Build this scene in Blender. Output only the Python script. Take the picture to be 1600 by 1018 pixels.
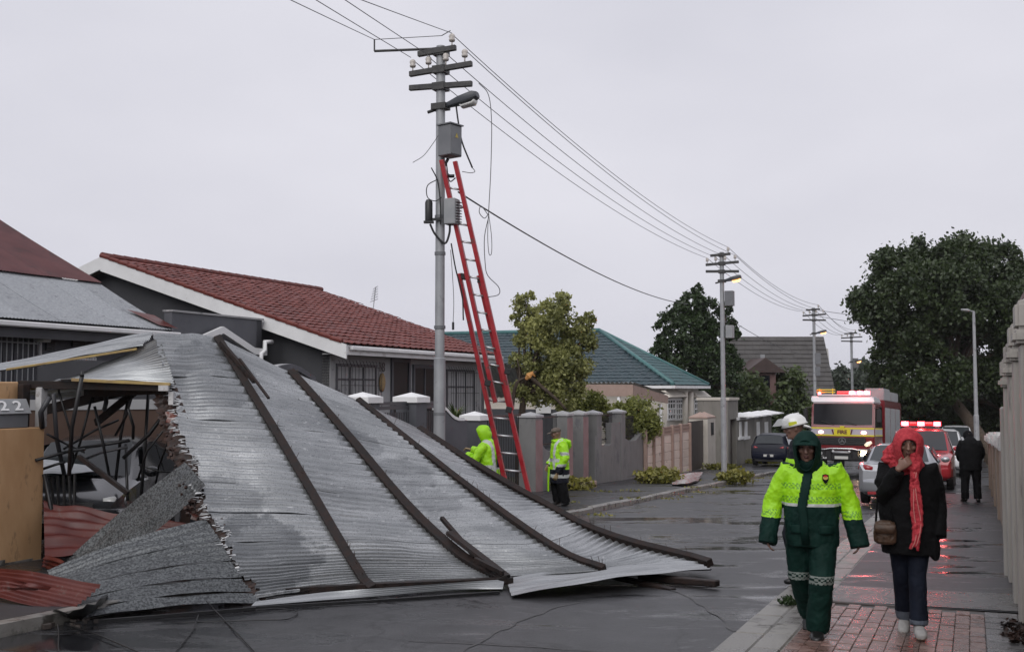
import bpy, bmesh, math, random
import numpy as np
from mathutils import Vector, Matrix, noise as mnoise
R = math.radians
rng = random.Random(7)
nrg = np.random.default_rng(7)
for _o in list(bpy.data.objects): bpy.data.objects.remove(_o)
scn = bpy.context.scene
COL = scn.collection
# ------------------------------------------------------------------ camera, world, sun, exposure
F = 1700.0; CX, CY = 800.0, 509.0; HZ = 608.0; CZ = 1.73; K = 0.0392
TH = math.atan((HZ - CY) / F)
cam = bpy.data.cameras.new('camera'); camo = bpy.data.objects.new('camera', cam); COL.objects.link(camo)
cam.sensor_width = 36.0; cam.lens = 36.0 * F / 1600.0; cam.clip_start = 0.1; cam.clip_end = 3000
camo.location = (0, 0, CZ); camo.rotation_euler = (R(90) + TH, 0, 0)
scn.camera = camo
wd = bpy.data.worlds.new('World'); scn.world = wd; wd.use_nodes = True
wn = wd.node_tree; wn.nodes.clear()
sky = wn.nodes.new('ShaderNodeTexSky'); sky.sky_type = 'NISHITA'; sky.sun_disc = False
sky.sun_elevation = R(40); sky.sun_rotation = R(160); sky.air_density = 2.0; sky.dust_density = 6.0; sky.ozone_density = 1.0
tcw = wn.nodes.new('ShaderNodeTexCoord'); mpw = wn.nodes.new('ShaderNodeMapping'); mpw.inputs['Scale'].default_value = (1.2, 1.2, 3.0)
nzw = wn.nodes.new('ShaderNodeTexNoise'); nzw.inputs['Scale'].default_value = 1.3; nzw.inputs['Detail'].default_value = 4
rpw = wn.nodes.new('ShaderNodeValToRGB')
rpw.color_ramp.elements[0].position = 0.3; rpw.color_ramp.elements[0].color = (6.0, 6.03, 6.8, 1)
rpw.color_ramp.elements[1].position = 0.72; rpw.color_ramp.elements[1].color = (7.75, 7.7, 8.4, 1)
mxw = wn.nodes.new('ShaderNodeMix'); mxw.data_type = 'RGBA'; mxw.inputs[0].default_value = 0.985
bgw = wn.nodes.new('ShaderNodeBackground'); bgw.inputs['Strength'].default_value = 0.1
ouw = wn.nodes.new('ShaderNodeOutputWorld')
L = wn.links.new
L(tcw.outputs['Generated'], mpw.inputs[0]); L(mpw.outputs[0], nzw.inputs['Vector']); L(nzw.outputs['Fac'], rpw.inputs[0])
L(sky.outputs[0], mxw.inputs[6]); L(rpw.outputs[0], mxw.inputs[7]); L(mxw.outputs[2], bgw.inputs['Color']); L(bgw.outputs[0], ouw.inputs[0])
sl = bpy.data.lights.new('sun', 'SUN'); so = bpy.data.objects.new('sun', sl); COL.objects.link(so)
sl.energy = 1.45; sl.angle = R(50); sl.color = (1.0, 0.98, 0.95)
so.rotation_euler = (R(50), 0, R(-20)); so.location = (0, -20, 40)
scn.view_settings.view_transform = 'Standard'; scn.view_settings.look = 'None'
scn.view_settings.exposure = 0.0; scn.view_settings.gamma = 1.0; scn.view_settings.use_curve_mapping = False
scn.render.engine = 'CYCLES'
cy = scn.cycles
cy.use_denoising = True
try: cy.denoiser = 'OPENIMAGEDENOISE'
except Exception: pass
cy.max_bounces = 6; cy.diffuse_bounces = 3; cy.glossy_bounces = 3; cy.transmission_bounces = 3; cy.transparent_max_bounces = 8
cy.sample_clamp_indirect = 8.0; cy.caustics_reflective = False; cy.caustics_refractive = False
# ------------------------------------------------------------------ coordinates
UX, UY = 0.3885, 0.9214      # along the street (s), to the right of it (t): (UY, -UX)
def gz(Y):                    # ground height: the street runs downhill, levels out far away
    return -K * Y if Y < 110 else -K * (110 + 40 * (1 - math.exp(-(Y - 110) / 40.0)))
def ray(px, py):
    a = (px - CX) / F; b = (CY - py) / F
    f = math.cos(TH) - b * math.sin(TH)
    return a / f, (math.sin(TH) + b * math.cos(TH)) / f
def P(px, py, Y):
    dx, dz = ray(px, py); return Vector((dx * Y, Y, CZ + dz * Y))
def G(px, py, h=0.0):
    dx, dz = ray(px, py); Y = (CZ - h) / -(dz + K); return Vector((dx * Y, Y, CZ + dz * Y))
def PT(px, py, t):            # point of the vertical plane t = const seen at a place of the photograph
    dx, dz = ray(px, py); Y = t / (dx * UY - UX); return Vector((dx * Y, Y, CZ + dz * Y))
def PS(px, py, s):
    dx, dz = ray(px, py); Y = s / (dx * UX + UY); return Vector((dx * Y, Y, CZ + dz * Y))
def W(s, t, h=0.0):
    X = s * UX + t * UY; Y = s * UY - t * UX; return Vector((X, Y, gz(Y) + h))
def WZ(s, t, z):
    return Vector((s * UX + t * UY, s * UY - t * UX, z))
def ST(p): return p.x * UX + p.y * UY, p.x * UY - p.y * UX
SU = Vector((UX, UY, 0)); TU = Vector((UY, -UX, 0)); ZU = Vector((0, 0, 1))
RA = math.atan2(UY, UX)       # heading of +s
RZ_ST = math.atan2(-UX, UY)   # rotation that takes local x to t and local y to s
# ------------------------------------------------------------------ mesh helpers
WM = {}
def thing(name, label, cat, loc=(0, 0, 0), rotz=0.0, group=None, rot=None):
    o = bpy.data.objects.new(name, None); COL.objects.link(o); o.empty_display_size = 0.2
    o.location = loc; o.rotation_euler = rot or (0, 0, rotz)
    WM[o.name] = Matrix.Translation(Vector(loc)) @ o.rotation_euler.to_matrix().to_4x4()
    return tag(o, label, cat, group)
def tag(o, label=None, cat=None, group=None, kind=None):
    if label: o['label'] = label
    if cat: o['category'] = cat
    if group: o['group'] = group
    if kind: o['kind'] = kind
    return o
class MB:
    def __init__(s): s.v = []; s.f = []; s.m = []
    def add(s, vs, fs, mi=0):
        b = len(s.v); s.v += [tuple(v) for v in vs]; s.f += [tuple(b + i for i in f) for f in fs]; s.m += [mi] * len(fs); return s
    def pbox(s, o, a, b, c, mi=0):          # parallelepiped: corner + three edges
        o, a, b, c = Vector(o), Vector(a), Vector(b), Vector(c)
        vs = [o, o + a, o + a + b, o + b, o + c, o + a + c, o + a + b + c, o + b + c]
        fs = [(3, 2, 1, 0), (4, 5, 6, 7), (0, 1, 5, 4), (1, 2, 6, 5), (2, 3, 7, 6), (3, 0, 4, 7)]
        if a.cross(b).dot(c) < 0: fs = [f[::-1] for f in fs]
        return s.add(vs, fs, mi)
    def box(s, c, size, M=None, mi=0):      # centred, optional rotation matrix
        c = Vector(c); M = M or Matrix.Identity(3)
        a, b, d = M @ Vector((size[0], 0, 0)), M @ Vector((0, size[1], 0)), M @ Vector((0, 0, size[2]))
        return s.pbox(c - (a + b + d) / 2, a, b, d, mi)
    def bar(s, p, q, w, h=None, up=(0, 0, 1), mi=0):   # rectangular bar between two points
        p, q = Vector(p), Vector(q); h = h or w; d = q - p
        up = Vector(up); x = d.cross(up)
        if x.length < 1e-6: x = d.cross(Vector((1, 0, 0)))
        x.normalize(); y = x.cross(d).normalized()
        return s.pbox(p - x * w / 2 - y * h / 2, x * w, y * h, d, mi)
    def tube(s, pts, r, n=8, mi=0, caps=True):
        pts = [Vector(p) for p in pts]; m = len(pts)
        rs = r if isinstance(r, (list, tuple)) else [r] * m
        T = [(pts[min(i + 1, m - 1)] - pts[max(i - 1, 0)]).normalized() for i in range(m)]
        x = T[0].orthogonal().normalized(); vs = []
        for i in range(m):
            x = (x - T[i] * x.dot(T[i]))
            if x.length < 1e-6: x = T[i].orthogonal()
            x.normalize(); y = T[i].cross(x)
            for k in range(n):
                a = 2 * math.pi * k / n; vs.append(pts[i] + (x * math.cos(a) + y * math.sin(a)) * rs[i])
        fs = [(i * n + k, i * n + (k + 1) % n, (i + 1) * n + (k + 1) % n, (i + 1) * n + k) for i in range(m - 1) for k in range(n)]
        if caps: fs += [tuple(range(n - 1, -1, -1)), tuple((m - 1) * n + k for k in range(n))]
        return s.add(vs, fs, mi)
    def loft(s, pts, rad, n=16, ref=(1, 0, 0), mi=0, sq=2.0):     # elliptical rings, rad = (a along ref, b across)
        pts = [Vector(p) for p in pts]; m = len(pts); vs = []; ref = Vector(ref)
        for i in range(m):
            T = (pts[min(i + 1, m - 1)] - pts[max(i - 1, 0)]).normalized()
            x = ref - T * ref.dot(T)
            if x.length < 1e-5: x = T.orthogonal()
            x.normalize(); y = T.cross(x); a, b = rad[i] if isinstance(rad[i], (tuple, list)) else (rad[i], rad[i])
            for k in range(n):
                an = 2 * math.pi * k / n; c, d = math.cos(an), math.sin(an)
                if sq != 2.0:
                    c = math.copysign(abs(c) ** (2 / sq), c); d = math.copysign(abs(d) ** (2 / sq), d)
                vs.append(pts[i] + x * a * c + y * b * d)
        fs = [(i * n + k, i * n + (k + 1) % n, (i + 1) * n + (k + 1) % n, (i + 1) * n + k) for i in range(m - 1) for k in range(n)]
        fs += [tuple(range(n - 1, -1, -1)), tuple((m - 1) * n + k for k in range(n))]
        return s.add(vs, fs, mi)
    def ball(s, c, r, n=12, m=8, mi=0):
        c = Vector(c); r = r if isinstance(r, (tuple, list)) else (r, r, r); vs = [c + Vector((0, 0, -r[2]))]
        for i in range(1, m):
            ph = -math.pi / 2 + math.pi * i / m
            for k in range(n):
                a = 2 * math.pi * k / n
                vs.append(c + Vector((r[0] * math.cos(ph) * math.cos(a), r[1] * math.cos(ph) * math.sin(a), r[2] * math.sin(ph))))
        vs.append(c + Vector((0, 0, r[2]))); e = len(vs) - 1
        fs = [(0, 1 + (k + 1) % n, 1 + k) for k in range(n)]
        fs += [(1 + i * n + k, 1 + i * n + (k + 1) % n, 1 + (i + 1) * n + (k + 1) % n, 1 + (i + 1) * n + k) for i in range(m - 2) for k in range(n)]
        fs += [(e, 1 + (m - 2) * n + k, 1 + (m - 2) * n + (k + 1) % n) for k in range(n)]
        return s.add(vs, fs, mi)
    def prism(s, loop, ext, mi=0):          # planar polygon extruded by a vector
        loop = [Vector(p) for p in loop]; ext = Vector(ext); n = len(loop)
        nor = Vector((0, 0, 0))
        for i in range(n): nor += loop[i].cross(loop[(i + 1) % n])
        vs = loop + [p + ext for p in loop]
        fs = [tuple(range(n - 1, -1, -1)), tuple(range(n, 2 * n))] + [(i, (i + 1) % n, n + (i + 1) % n, n + i) for i in range(n)]
        if nor.dot(ext) < 0: fs = [f[::-1] for f in fs]
        return s.add(vs, fs, mi)
    def grid(s, rows, mi=0):                # rows of points
        n, m = len(rows), len(rows[0]); vs = [p for r in rows for p in r]
        return s.add(vs, [(i * m + j, i * m + j + 1, (i + 1) * m + j + 1, (i + 1) * m + j) for i in range(n - 1) for j in range(m - 1)], mi)
    def build(s, name, mats, parent=None, local=False, smooth=False, bevel=0.0, seg=1, auto=None):
        mats = mats if isinstance(mats, (list, tuple)) else [mats]
        V = np.array(s.v, dtype=np.float64).reshape(-1, 3); loc = None
        if parent is not None and not local:
            M = np.array(WM[parent.name].inverted()); V = V @ M[:3, :3].T + M[:3, 3]
        elif parent is None:
            lo, hi = V.min(0), V.max(0); loc = ((lo[0] + hi[0]) / 2, (lo[1] + hi[1]) / 2, lo[2]); V = V - np.array(loc)
        me = bpy.data.meshes.new(name); me.from_pydata(V.tolist(), [], s.f)
        for m in mats: me.materials.append(m)
        if len(mats) > 1: me.polygons.foreach_set('material_index', s.m)
        if bevel:
            bm = bmesh.new(); bm.from_mesh(me)
            bmesh.ops.bevel(bm, geom=[e for e in bm.edges if len(e.link_faces) == 2 and e.calc_face_angle(0) > 0.5], offset=bevel, segments=seg, affect='EDGES', clamp_overlap=True)
            bm.to_mesh(me); bm.free()
        if smooth or auto:
            me.polygons.foreach_set('use_smooth', [True] * len(me.polygons))
            if auto: me.set_sharp_from_angle(angle=R(auto))
        me.update()
        return link(name, me, parent, loc)
def link(name, me, parent=None, loc=None, matrix=None):
    o = bpy.data.objects.new(name, me); COL.objects.link(o)
    if loc is not None: o.location = loc
    if matrix is not None: o.matrix_local = matrix
    if parent is not None:
        o.parent = parent; WM[o.name] = WM[parent.name] @ o.matrix_local if parent.name in WM else o.matrix_local.copy()
    else: WM[o.name] = Matrix.Translation(o.location)
    return o
def structure(o): o['kind'] = 'structure'; return o
def catmull(c, u):            # c: list of Vectors, u in 0..1
    n = len(c) - 1; x = min(max(u, -0.2), 1.2) * n; i = int(min(max(math.floor(x), 0), n - 1)); f = x - i
    p1, p2 = c[i], c[i + 1]; p0 = c[i - 1] if i else p1 * 2 - p2; p3 = c[i + 2] if i + 2 <= n else p2 * 2 - p1
    return p1 + (p2 - p0) * (0.5 * f) + (p0 * 2 - p1 * 5 + p2 * 4 - p3) * (0.5 * f * f) + (p1 * 3 - p0 - p2 * 3 + p3) * (0.5 * f * f * f)
def lin(c, u):
    n = len(c) - 1; x = min(max(u, 0), 1) * n; i = min(int(x), n - 1); return c[i].lerp(c[i + 1], x - i)
def remesh(mb, voxel, smooth=4, disp=None, mats=(), color=None, name='m', sub=False):
    me = bpy.data.meshes.new(name); me.from_pydata(mb.v, [], mb.f)
    o = bpy.data.objects.new('tmp', me); COL.objects.link(o)
    m = o.modifiers.new('r', 'REMESH'); m.mode = 'VOXEL'; m.voxel_size = voxel; m.use_smooth_shade = True
    if smooth:
        m = o.modifiers.new('s', 'SMOOTH'); m.factor = 0.5; m.iterations = smooth
    for d in (disp or []):
        t = bpy.data.textures.new('c', 'CLOUDS'); t.noise_scale = d[1]; t.noise_depth = 2
        m = o.modifiers.new('d', 'DISPLACE'); m.texture = t; m.strength = d[0]; m.mid_level = 0.5; m.texture_coords = 'LOCAL'
    bpy.context.view_layer.update()
    dg = bpy.context.evaluated_depsgraph_get()
    r = bpy.data.meshes.new_from_object(o.evaluated_get(dg)); r.name = name
    bpy.data.objects.remove(o); bpy.data.meshes.remove(me)
    r.materials.clear()
    for x in mats: r.materials.append(x)
    if color:
        n = len(r.polygons); c = np.empty(n * 3); r.polygons.foreach_get('center', c)
        nn = np.empty(n * 3); r.polygons.foreach_get('normal', nn)
        r.polygons.foreach_set('material_index', np.asarray(color(c.reshape(-1, 3), nn.reshape(-1, 3)), dtype=np.int32))
    r.polygons.foreach_set('use_smooth', [True] * len(r.polygons)); r.update()
    return r
# ------------------------------------------------------------------ materials
def pm(name, c1, c2=None, scale=4.0, rough=0.6, rough2=None, metal=0.0, bump=0.0, bscale=60.0, rand=0.0, spec=0.5, emit=0.0, ecol=None,
       stretch=None, contrast=(0.35, 0.65), dirt=None, coat=0.0, sheen=0.0, detail=5.0, alpha=1.0, trans=0.0, coords='Position'):
    m = bpy.data.materials.new(name); m.use_nodes = True; nt = m.node_tree; b = nt.nodes['Principled BSDF']; l = nt.links.new
    N = nt.nodes.new
    b.inputs['Roughness'].default_value = rough; b.inputs['Metallic'].default_value = metal; b.inputs['Specular IOR Level'].default_value = spec
    b.inputs['Base Color'].default_value = (*c1, 1)
    if coat: b.inputs['Coat Weight'].default_value = coat; b.inputs['Coat Roughness'].default_value = 0.08
    if sheen: b.inputs['Sheen Weight'].default_value = sheen
    if trans: b.inputs['Transmission Weight'].default_value = trans
    if alpha < 1: b.inputs['Alpha'].default_value = alpha
    if emit: b.inputs['Emission Strength'].default_value = emit; b.inputs['Emission Color'].default_value = (*(ecol or c1), 1)
    if c2 is None and not bump and not rand and rough2 is None: return m
    if coords == 'Position': vec = N('ShaderNodeNewGeometry').outputs['Position']
    else: vec = N('ShaderNodeTexCoord').outputs['Object']
    if stretch:
        mp = N('ShaderNodeMapping'); mp.inputs['Scale'].default_value = stretch
        l(vec, mp.inputs[0]); vec = mp.outputs[0]
    col = None
    nz = N('ShaderNodeTexNoise'); nz.inputs['Scale'].default_value = scale; nz.inputs['Detail'].default_value = detail; nz.inputs['Roughness'].default_value = 0.6
    l(vec, nz.inputs['Vector'])
    rp = N('ShaderNodeMapRange'); rp.inputs[1].default_value = contrast[0]; rp.inputs[2].default_value = contrast[1]
    l(nz.outputs['Fac'], rp.inputs[0])
    if c2 is not None:
        mx = N('ShaderNodeMix'); mx.data_type = 'RGBA'; mx.inputs[6].default_value = (*c1, 1); mx.inputs[7].default_value = (*c2, 1)
        l(rp.outputs[0], mx.inputs[0]); col = mx.outputs[2]
    if dirt:                       # (colour, scale, threshold)
        n2 = N('ShaderNodeTexNoise'); n2.inputs['Scale'].default_value = dirt[1]; n2.inputs['Detail'].default_value = 8; n2.inputs['Roughness'].default_value = 0.7
        l(vec, n2.inputs['Vector'])
        r2 = N('ShaderNodeMapRange'); r2.inputs[1].default_value = dirt[2]; r2.inputs[2].default_value = dirt[2] + 0.08
        l(n2.outputs['Fac'], r2.inputs[0])
        m2 = N('ShaderNodeMix'); m2.data_type = 'RGBA'; m2.inputs[6].default_value = (*c1, 1); m2.inputs[7].default_value = (*dirt[0], 1)
        if col is not None: l(col, m2.inputs[6])
        l(r2.outputs[0], m2.inputs[0]); col = m2.outputs[2]
    if rand:
        oi = N('ShaderNodeObjectInfo'); hv = N('ShaderNodeHueSaturation'); mr = N('ShaderNodeMapRange')
        mr.inputs[3].default_value = 1 - rand; mr.inputs[4].default_value = 1 + rand
        l(oi.outputs['Random'], mr.inputs[0]); l(mr.outputs[0], hv.inputs['Value']); hv.inputs['Color'].default_value = (*c1, 1)
        if col is not None: l(col, hv.inputs['Color'])
        col = hv.outputs[0]
    if col is not None: l(col, b.inputs['Base Color'])
    if rough2 is not None:
        mr = N('ShaderNodeMapRange'); mr.inputs[3].default_value = rough; mr.inputs[4].default_value = rough2
        l(rp.outputs[0], mr.inputs[0]); l(mr.outputs[0], b.inputs['Roughness'])
    if bump:
        n3 = N('ShaderNodeTexNoise'); n3.inputs['Scale'].default_value = bscale; n3.inputs['Detail'].default_value = 4
        l(vec, n3.inputs['Vector'])
        bp = N('ShaderNodeBump'); bp.inputs['Strength'].default_value = bump; bp.inputs['Distance'].default_value = 0.01
        l(n3.outputs['Fac'], bp.inputs['Height']); l(bp.outputs[0], b.inputs['Normal'])
    return m
M = {}
def asphalt(name, c1, c2, wet, dry, puddle, sc=0.5):
    m = bpy.data.materials.new(name); m.use_nodes = True; nt = m.node_tree; b = nt.nodes['Principled BSDF']; l = nt.links.new; N = nt.nodes.new
    pos = N('ShaderNodeNewGeometry').outputs['Position']
    mp = N('ShaderNodeMapping'); mp.inputs['Scale'].default_value = (0.55, 1.15, 1); mp.inputs['Rotation'].default_value = (0, 0, R(-10)); l(pos, mp.inputs[0])
    a = N('ShaderNodeTexNoise'); a.inputs['Scale'].default_value = sc; a.inputs['Detail'].default_value = 9; a.inputs['Roughness'].default_value = 0.7; a.inputs['Distortion'].default_value = 0.6; l(mp.outputs[0], a.inputs['Vector'])
    w = N('ShaderNodeMapRange'); w.inputs[1].default_value = puddle - 0.05; w.inputs[2].default_value = puddle + 0.05; w.interpolation_type = 'SMOOTHSTEP'; l(a.outputs['Fac'], w.inputs[0])
    g = N('ShaderNodeTexNoise'); g.inputs['Scale'].default_value = 55; g.inputs['Detail'].default_value = 3; l(pos, g.inputs['Vector'])
    g2 = N('ShaderNodeTexNoise'); g2.inputs['Scale'].default_value = 2.2; g2.inputs['Detail'].default_value = 7; g2.inputs['Roughness'].default_value = 0.7; l(pos, g2.inputs['Vector'])
    ad = N('ShaderNodeMath'); ad.operation = 'MULTIPLY_ADD'; ad.inputs[1].default_value = 0.45; l(g.outputs['Fac'], ad.inputs[0]); l(g2.outputs['Fac'], ad.inputs[2])
    r0 = N('ShaderNodeMapRange'); r0.inputs[1].default_value = 0.5; r0.inputs[2].default_value = 0.95; l(ad.outputs[0], r0.inputs[0])
    cm = N('ShaderNodeMix'); cm.data_type = 'RGBA'; cm.inputs[6].default_value = (*c1, 1); cm.inputs[7].default_value = (*c2, 1); l(r0.outputs[0], cm.inputs[0])
    dk = N('ShaderNodeMix'); dk.data_type = 'RGBA'; dk.blend_type = 'MULTIPLY'; dk.inputs[7].default_value = (0.62, 0.62, 0.64, 1); l(w.outputs[0], dk.inputs[0]); l(cm.outputs[2], dk.inputs[6])
    # cracks
    vo = N('ShaderNodeTexVoronoi'); vo.feature = 'DISTANCE_TO_EDGE'; vo.inputs['Scale'].default_value = 0.42
    mv = N('ShaderNodeVectorMath'); mv.operation = 'ADD'; ns = N('ShaderNodeTexNoise'); ns.inputs['Scale'].default_value = 1.6; ns.inputs['Detail'].default_value = 5
    l(pos, ns.inputs['Vector']); l(pos, mv.inputs[0]); l(ns.outputs['Color'], mv.inputs[1]); l(mv.outputs[0], vo.inputs['Vector'])
    cr = N('ShaderNodeMapRange'); cr.inputs[1].default_value = 0.004; cr.inputs[2].default_value = 0.016; cr.inputs[3].default_value = 0.45; cr.inputs[4].default_value = 1.0; l(vo.outputs['Distance'], cr.inputs[0])
    ck = N('ShaderNodeMix'); ck.data_type = 'RGBA'; ck.blend_type = 'MULTIPLY'; ck.inputs[0].default_value = 1.0; l(dk.outputs[2], ck.inputs[6]); l(cr.outputs[0], ck.inputs[7])
    l(ck.outputs[2], b.inputs['Base Color'])
    rr = N('ShaderNodeMapRange'); rr.inputs[3].default_value = dry; rr.inputs[4].default_value = wet; l(w.outputs[0], rr.inputs[0]); l(rr.outputs[0], b.inputs['Roughness'])
    inv = N('ShaderNodeMapRange'); inv.inputs[3].default_value = 0.9; inv.inputs[4].default_value = 0.10; l(w.outputs[0], inv.inputs[0])
    bp = N('ShaderNodeBump'); bp.inputs['Distance'].default_value = 0.006; l(inv.outputs[0], bp.inputs['Strength']); l(g.outputs['Fac'], bp.inputs['Height']); l(bp.outputs[0], b.inputs['Normal'])
    b.inputs['Specular IOR Level'].default_value = 0.46
    M[name] = m; return m
asphalt('wet_asphalt', (0.016, 0.0165, 0.018), (0.050, 0.050, 0.053), 0.07, 0.44, 0.54, 0.62)
asphalt('wet_pavement', (0.012, 0.012, 0.014), (0.036, 0.036, 0.038), 0.09, 0.44, 0.55, 0.9)
M['ground'] = pm('ground', (0.05, 0.055, 0.035), (0.09, 0.08, 0.05), 0.7, 0.8)
def mt(k, *a, **kw): M[k] = pm(k, *a, **kw); return M[k]
mt('concrete_dark', (0.055, 0.054, 0.052), (0.10, 0.098, 0.094), 3.0, 0.15, 0.45, bump=0.4, bscale=50, dirt=((0.03, 0.029, 0.027), 2.2, 0.54))
mt('concrete_wet', (0.16, 0.15, 0.135), (0.26, 0.25, 0.23), 3.0, 0.22, 0.5, bump=0.4, bscale=50, rand=0.12, dirt=((0.07, 0.065, 0.055), 2.2, 0.56))
mt('brick_paver', (0.15, 0.078, 0.062), (0.25, 0.165, 0.142), 9.0, 0.14, 0.46, bump=0.3, bscale=40, rand=0.22, dirt=((0.10, 0.085, 0.08), 3.0, 0.55))
mt('paver_grey', (0.10, 0.10, 0.105), (0.16, 0.155, 0.155), 7.0, 0.1, 0.4, bump=0.4, bscale=30, rand=0.2)
mt('mortar_dark', (0.045, 0.036, 0.031), (0.075, 0.062, 0.055), 9, 0.45)
mt('galv', (0.31, 0.325, 0.335), (0.53, 0.545, 0.55), 1.3, 0.28, 0.42, metal=0.66, rand=0.05, dirt=((0.155, 0.165, 0.175), 0.62, 0.525), bump=0.12, bscale=70, detail=9)
def uv_metal(name):
    m = bpy.data.materials.new(name); m.use_nodes = True; nt = m.node_tree; b = nt.nodes['Principled BSDF']; l = nt.links.new; N = nt.nodes.new
    uv = N('ShaderNodeTexCoord').outputs['UV']
    def noise(sc, st, det, ro):
        mp = N('ShaderNodeMapping'); mp.inputs['Scale'].default_value = st; l(uv, mp.inputs[0]); n = N('ShaderNodeTexNoise'); n.inputs['Scale'].default_value = sc; n.inputs['Detail'].default_value = det; n.inputs['Roughness'].default_value = ro; l(mp.outputs[0], n.inputs['Vector']); return n.outputs['Fac']
    def rng_(x, a, c, d=0., e=1.):
        r = N('ShaderNodeMapRange'); r.inputs[1].default_value = a; r.inputs[2].default_value = c; r.inputs[3].default_value = d; r.inputs[4].default_value = e; l(x, r.inputs[0]); return r.outputs[0]
    def mix(f, a, c, bl='MIX'):
        x = N('ShaderNodeMix'); x.data_type = 'RGBA'; x.blend_type = bl
        if isinstance(f, float): x.inputs[0].default_value = f
        else: l(f, x.inputs[0])
        for s_, v in ((6, a), (7, c)):
            if isinstance(v, tuple): x.inputs[s_].default_value = (*v, 1)
            else: l(v, x.inputs[s_])
        return x.outputs[2]
    big = noise(1.0, (.55, 1.5, 1), 7, .62); col = mix(rng_(big, .34, .64), (.25, .262, .27), (.50, .515, .52))
    streak = noise(5.0, (.22, 3.2, 1), 6, .65); col = mix(rng_(streak, .50, .68), col, (.24, .25, .26))
    spang = noise(70, (1, 1, 1), 3, .6); col = mix(rng_(spang, .54, .64, 0., .75), col, (.14, .148, .155))
    pale = noise(14, (.6, 1.6, 1), 7, .7); col = mix(rng_(pale, .60, .66, 0., .7), col, (.66, .67, .67))
    spots = noise(9, (1, 1, 1), 4, .75); col = mix(rng_(spots, .685, .71), col, (.06, .055, .055))
    rustn = noise(4.5, (1, 1.4, 1), 8, .75); col = mix(rng_(rustn, .68, .74, 0., .7), col, (.20, .085, .055))
    l(col, b.inputs['Base Color']); b.inputs['Metallic'].default_value = .62; l(rng_(streak, .4, .7, .27, .42), b.inputs['Roughness'])
    bp = N('ShaderNodeBump'); bp.inputs['Strength'].default_value = .15; bp.inputs['Distance'].default_value = .01; l(noise(60, (1, 1, 1), 4, .6), bp.inputs['Height']); l(bp.outputs[0], b.inputs['Normal'])
    M[name] = m
uv_metal('galv_uv')
def stain_metal(name, base, stains):
    m = M[base].copy(); m.name = name; nt = m.node_tree; N = nt.nodes.new; l = nt.links.new; b = nt.nodes['Principled BSDF']
    src = b.inputs['Base Color'].links[0].from_socket; pos = N('ShaderNodeNewGeometry').outputs['Position']
    nz = N('ShaderNodeTexNoise'); nz.inputs['Scale'].default_value = 3.2; nz.inputs['Detail'].default_value = 9; nz.inputs['Roughness'].default_value = 0.68; l(pos, nz.inputs['Vector'])
    cur = src
    for (c, r, k) in stains:
        d = N('ShaderNodeVectorMath'); d.operation = 'DISTANCE'; l(pos, d.inputs[0]); d.inputs[1].default_value = c
        a = N('ShaderNodeMath'); a.operation = 'MULTIPLY_ADD'; a.inputs[1].default_value = r * 1.5; l(nz.outputs['Fac'], a.inputs[0]); l(d.outputs['Value'], a.inputs[2])
        w = N('ShaderNodeMapRange'); w.inputs[1].default_value = r * 1.62; w.inputs[2].default_value = r * 1.75; w.inputs[3].default_value = k; w.inputs[4].default_value = 0; l(a.outputs[0], w.inputs[0])
        x = N('ShaderNodeMix'); x.data_type = 'RGBA'; x.blend_type = 'MULTIPLY'; x.inputs[7].default_value = (.42, .43, .45, 1); l(w.outputs[0], x.inputs[0]); l(cur, x.inputs[6]); cur = x.outputs[2]
    l(cur, b.inputs['Base Color']); M[name] = m
stain_metal('galv_roof', 'galv_uv', [(P(395, 850, 11.9), .75, .75), (P(350, 770, 12.5), .55, .55), (P(640, 730, 14.6), .45, .45), (P(690, 760, 14.2), .4, .35), (P(330, 600, 14.4), .7, .5), (P(560, 700, 14.9), .35, .5)])
mt('galv_speckle', (0.045, 0.048, 0.051), (0.145, 0.155, 0.16), 46.0, 0.4, 0.55, metal=0.5, rand=0.08, bump=0.15, bscale=90, contrast=(0.42, 0.58))
mt('galv_clean', (0.36, 0.375, 0.39), (0.47, 0.485, 0.50), 2.0, 0.36, 0.5, metal=0.5, rand=0.06, dirt=((0.24, 0.245, 0.25), 1.7, 0.58))
mt('galv_torn', (0.34, 0.35, 0.36), (0.58, 0.58, 0.58), 9, 0.35, metal=0.35)
mt('rust', (0.050, 0.022, 0.014), (0.022, 0.016, 0.015), 12, 0.6, bump=0.4, bscale=60)
mt('red_iron', (0.075, 0.011, 0.008), (0.12, 0.022, 0.015), 3.0, 0.34, 0.55, rand=0.12, dirt=((0.13, 0.09, 0.08), 3.0, 0.6))
mt('maroon_iron', (0.066, 0.017, 0.018), (0.105, 0.032, 0.032), 1.6, 0.6, dirt=((0.05, 0.018, 0.019), 2.0, 0.55))
mt('timber_dark', (0.009, 0.007, 0.0065), (0.026, 0.015, 0.012), 10, 0.5, 0.7, spec=.3, bump=0.5, bscale=50, rand=0.2)
mt('timber_yellow', (0.40, 0.29, 0.10), (0.27, 0.185, 0.085), 8, 0.5)
mt('timber_pale', (0.42, 0.42, 0.42), (0.58, 0.57, 0.57), 6, 0.6, dirt=((0.26, 0.24, 0.22), 5, 0.55))
mt('red_tile', (0.115, 0.020, 0.015), (0.165, 0.040, 0.029), 5.0, 0.45, 0.65, rand=0.2, dirt=((0.05, 0.014, 0.013), 3.5, 0.60))
mt('teal_face', (0.025, 0.075, 0.08), (0.045, 0.11, 0.115), 2.0, 0.4, 0.55, dirt=((0.03, 0.05, 0.055), 1.5, 0.56))
mt('teal_tile', (0.026, 0.046, 0.056), (0.044, 0.072, 0.082), 2.0, 0.4, 0.55, rand=0.1, dirt=((0.035, 0.05, 0.055), 1.5, 0.56))
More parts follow.
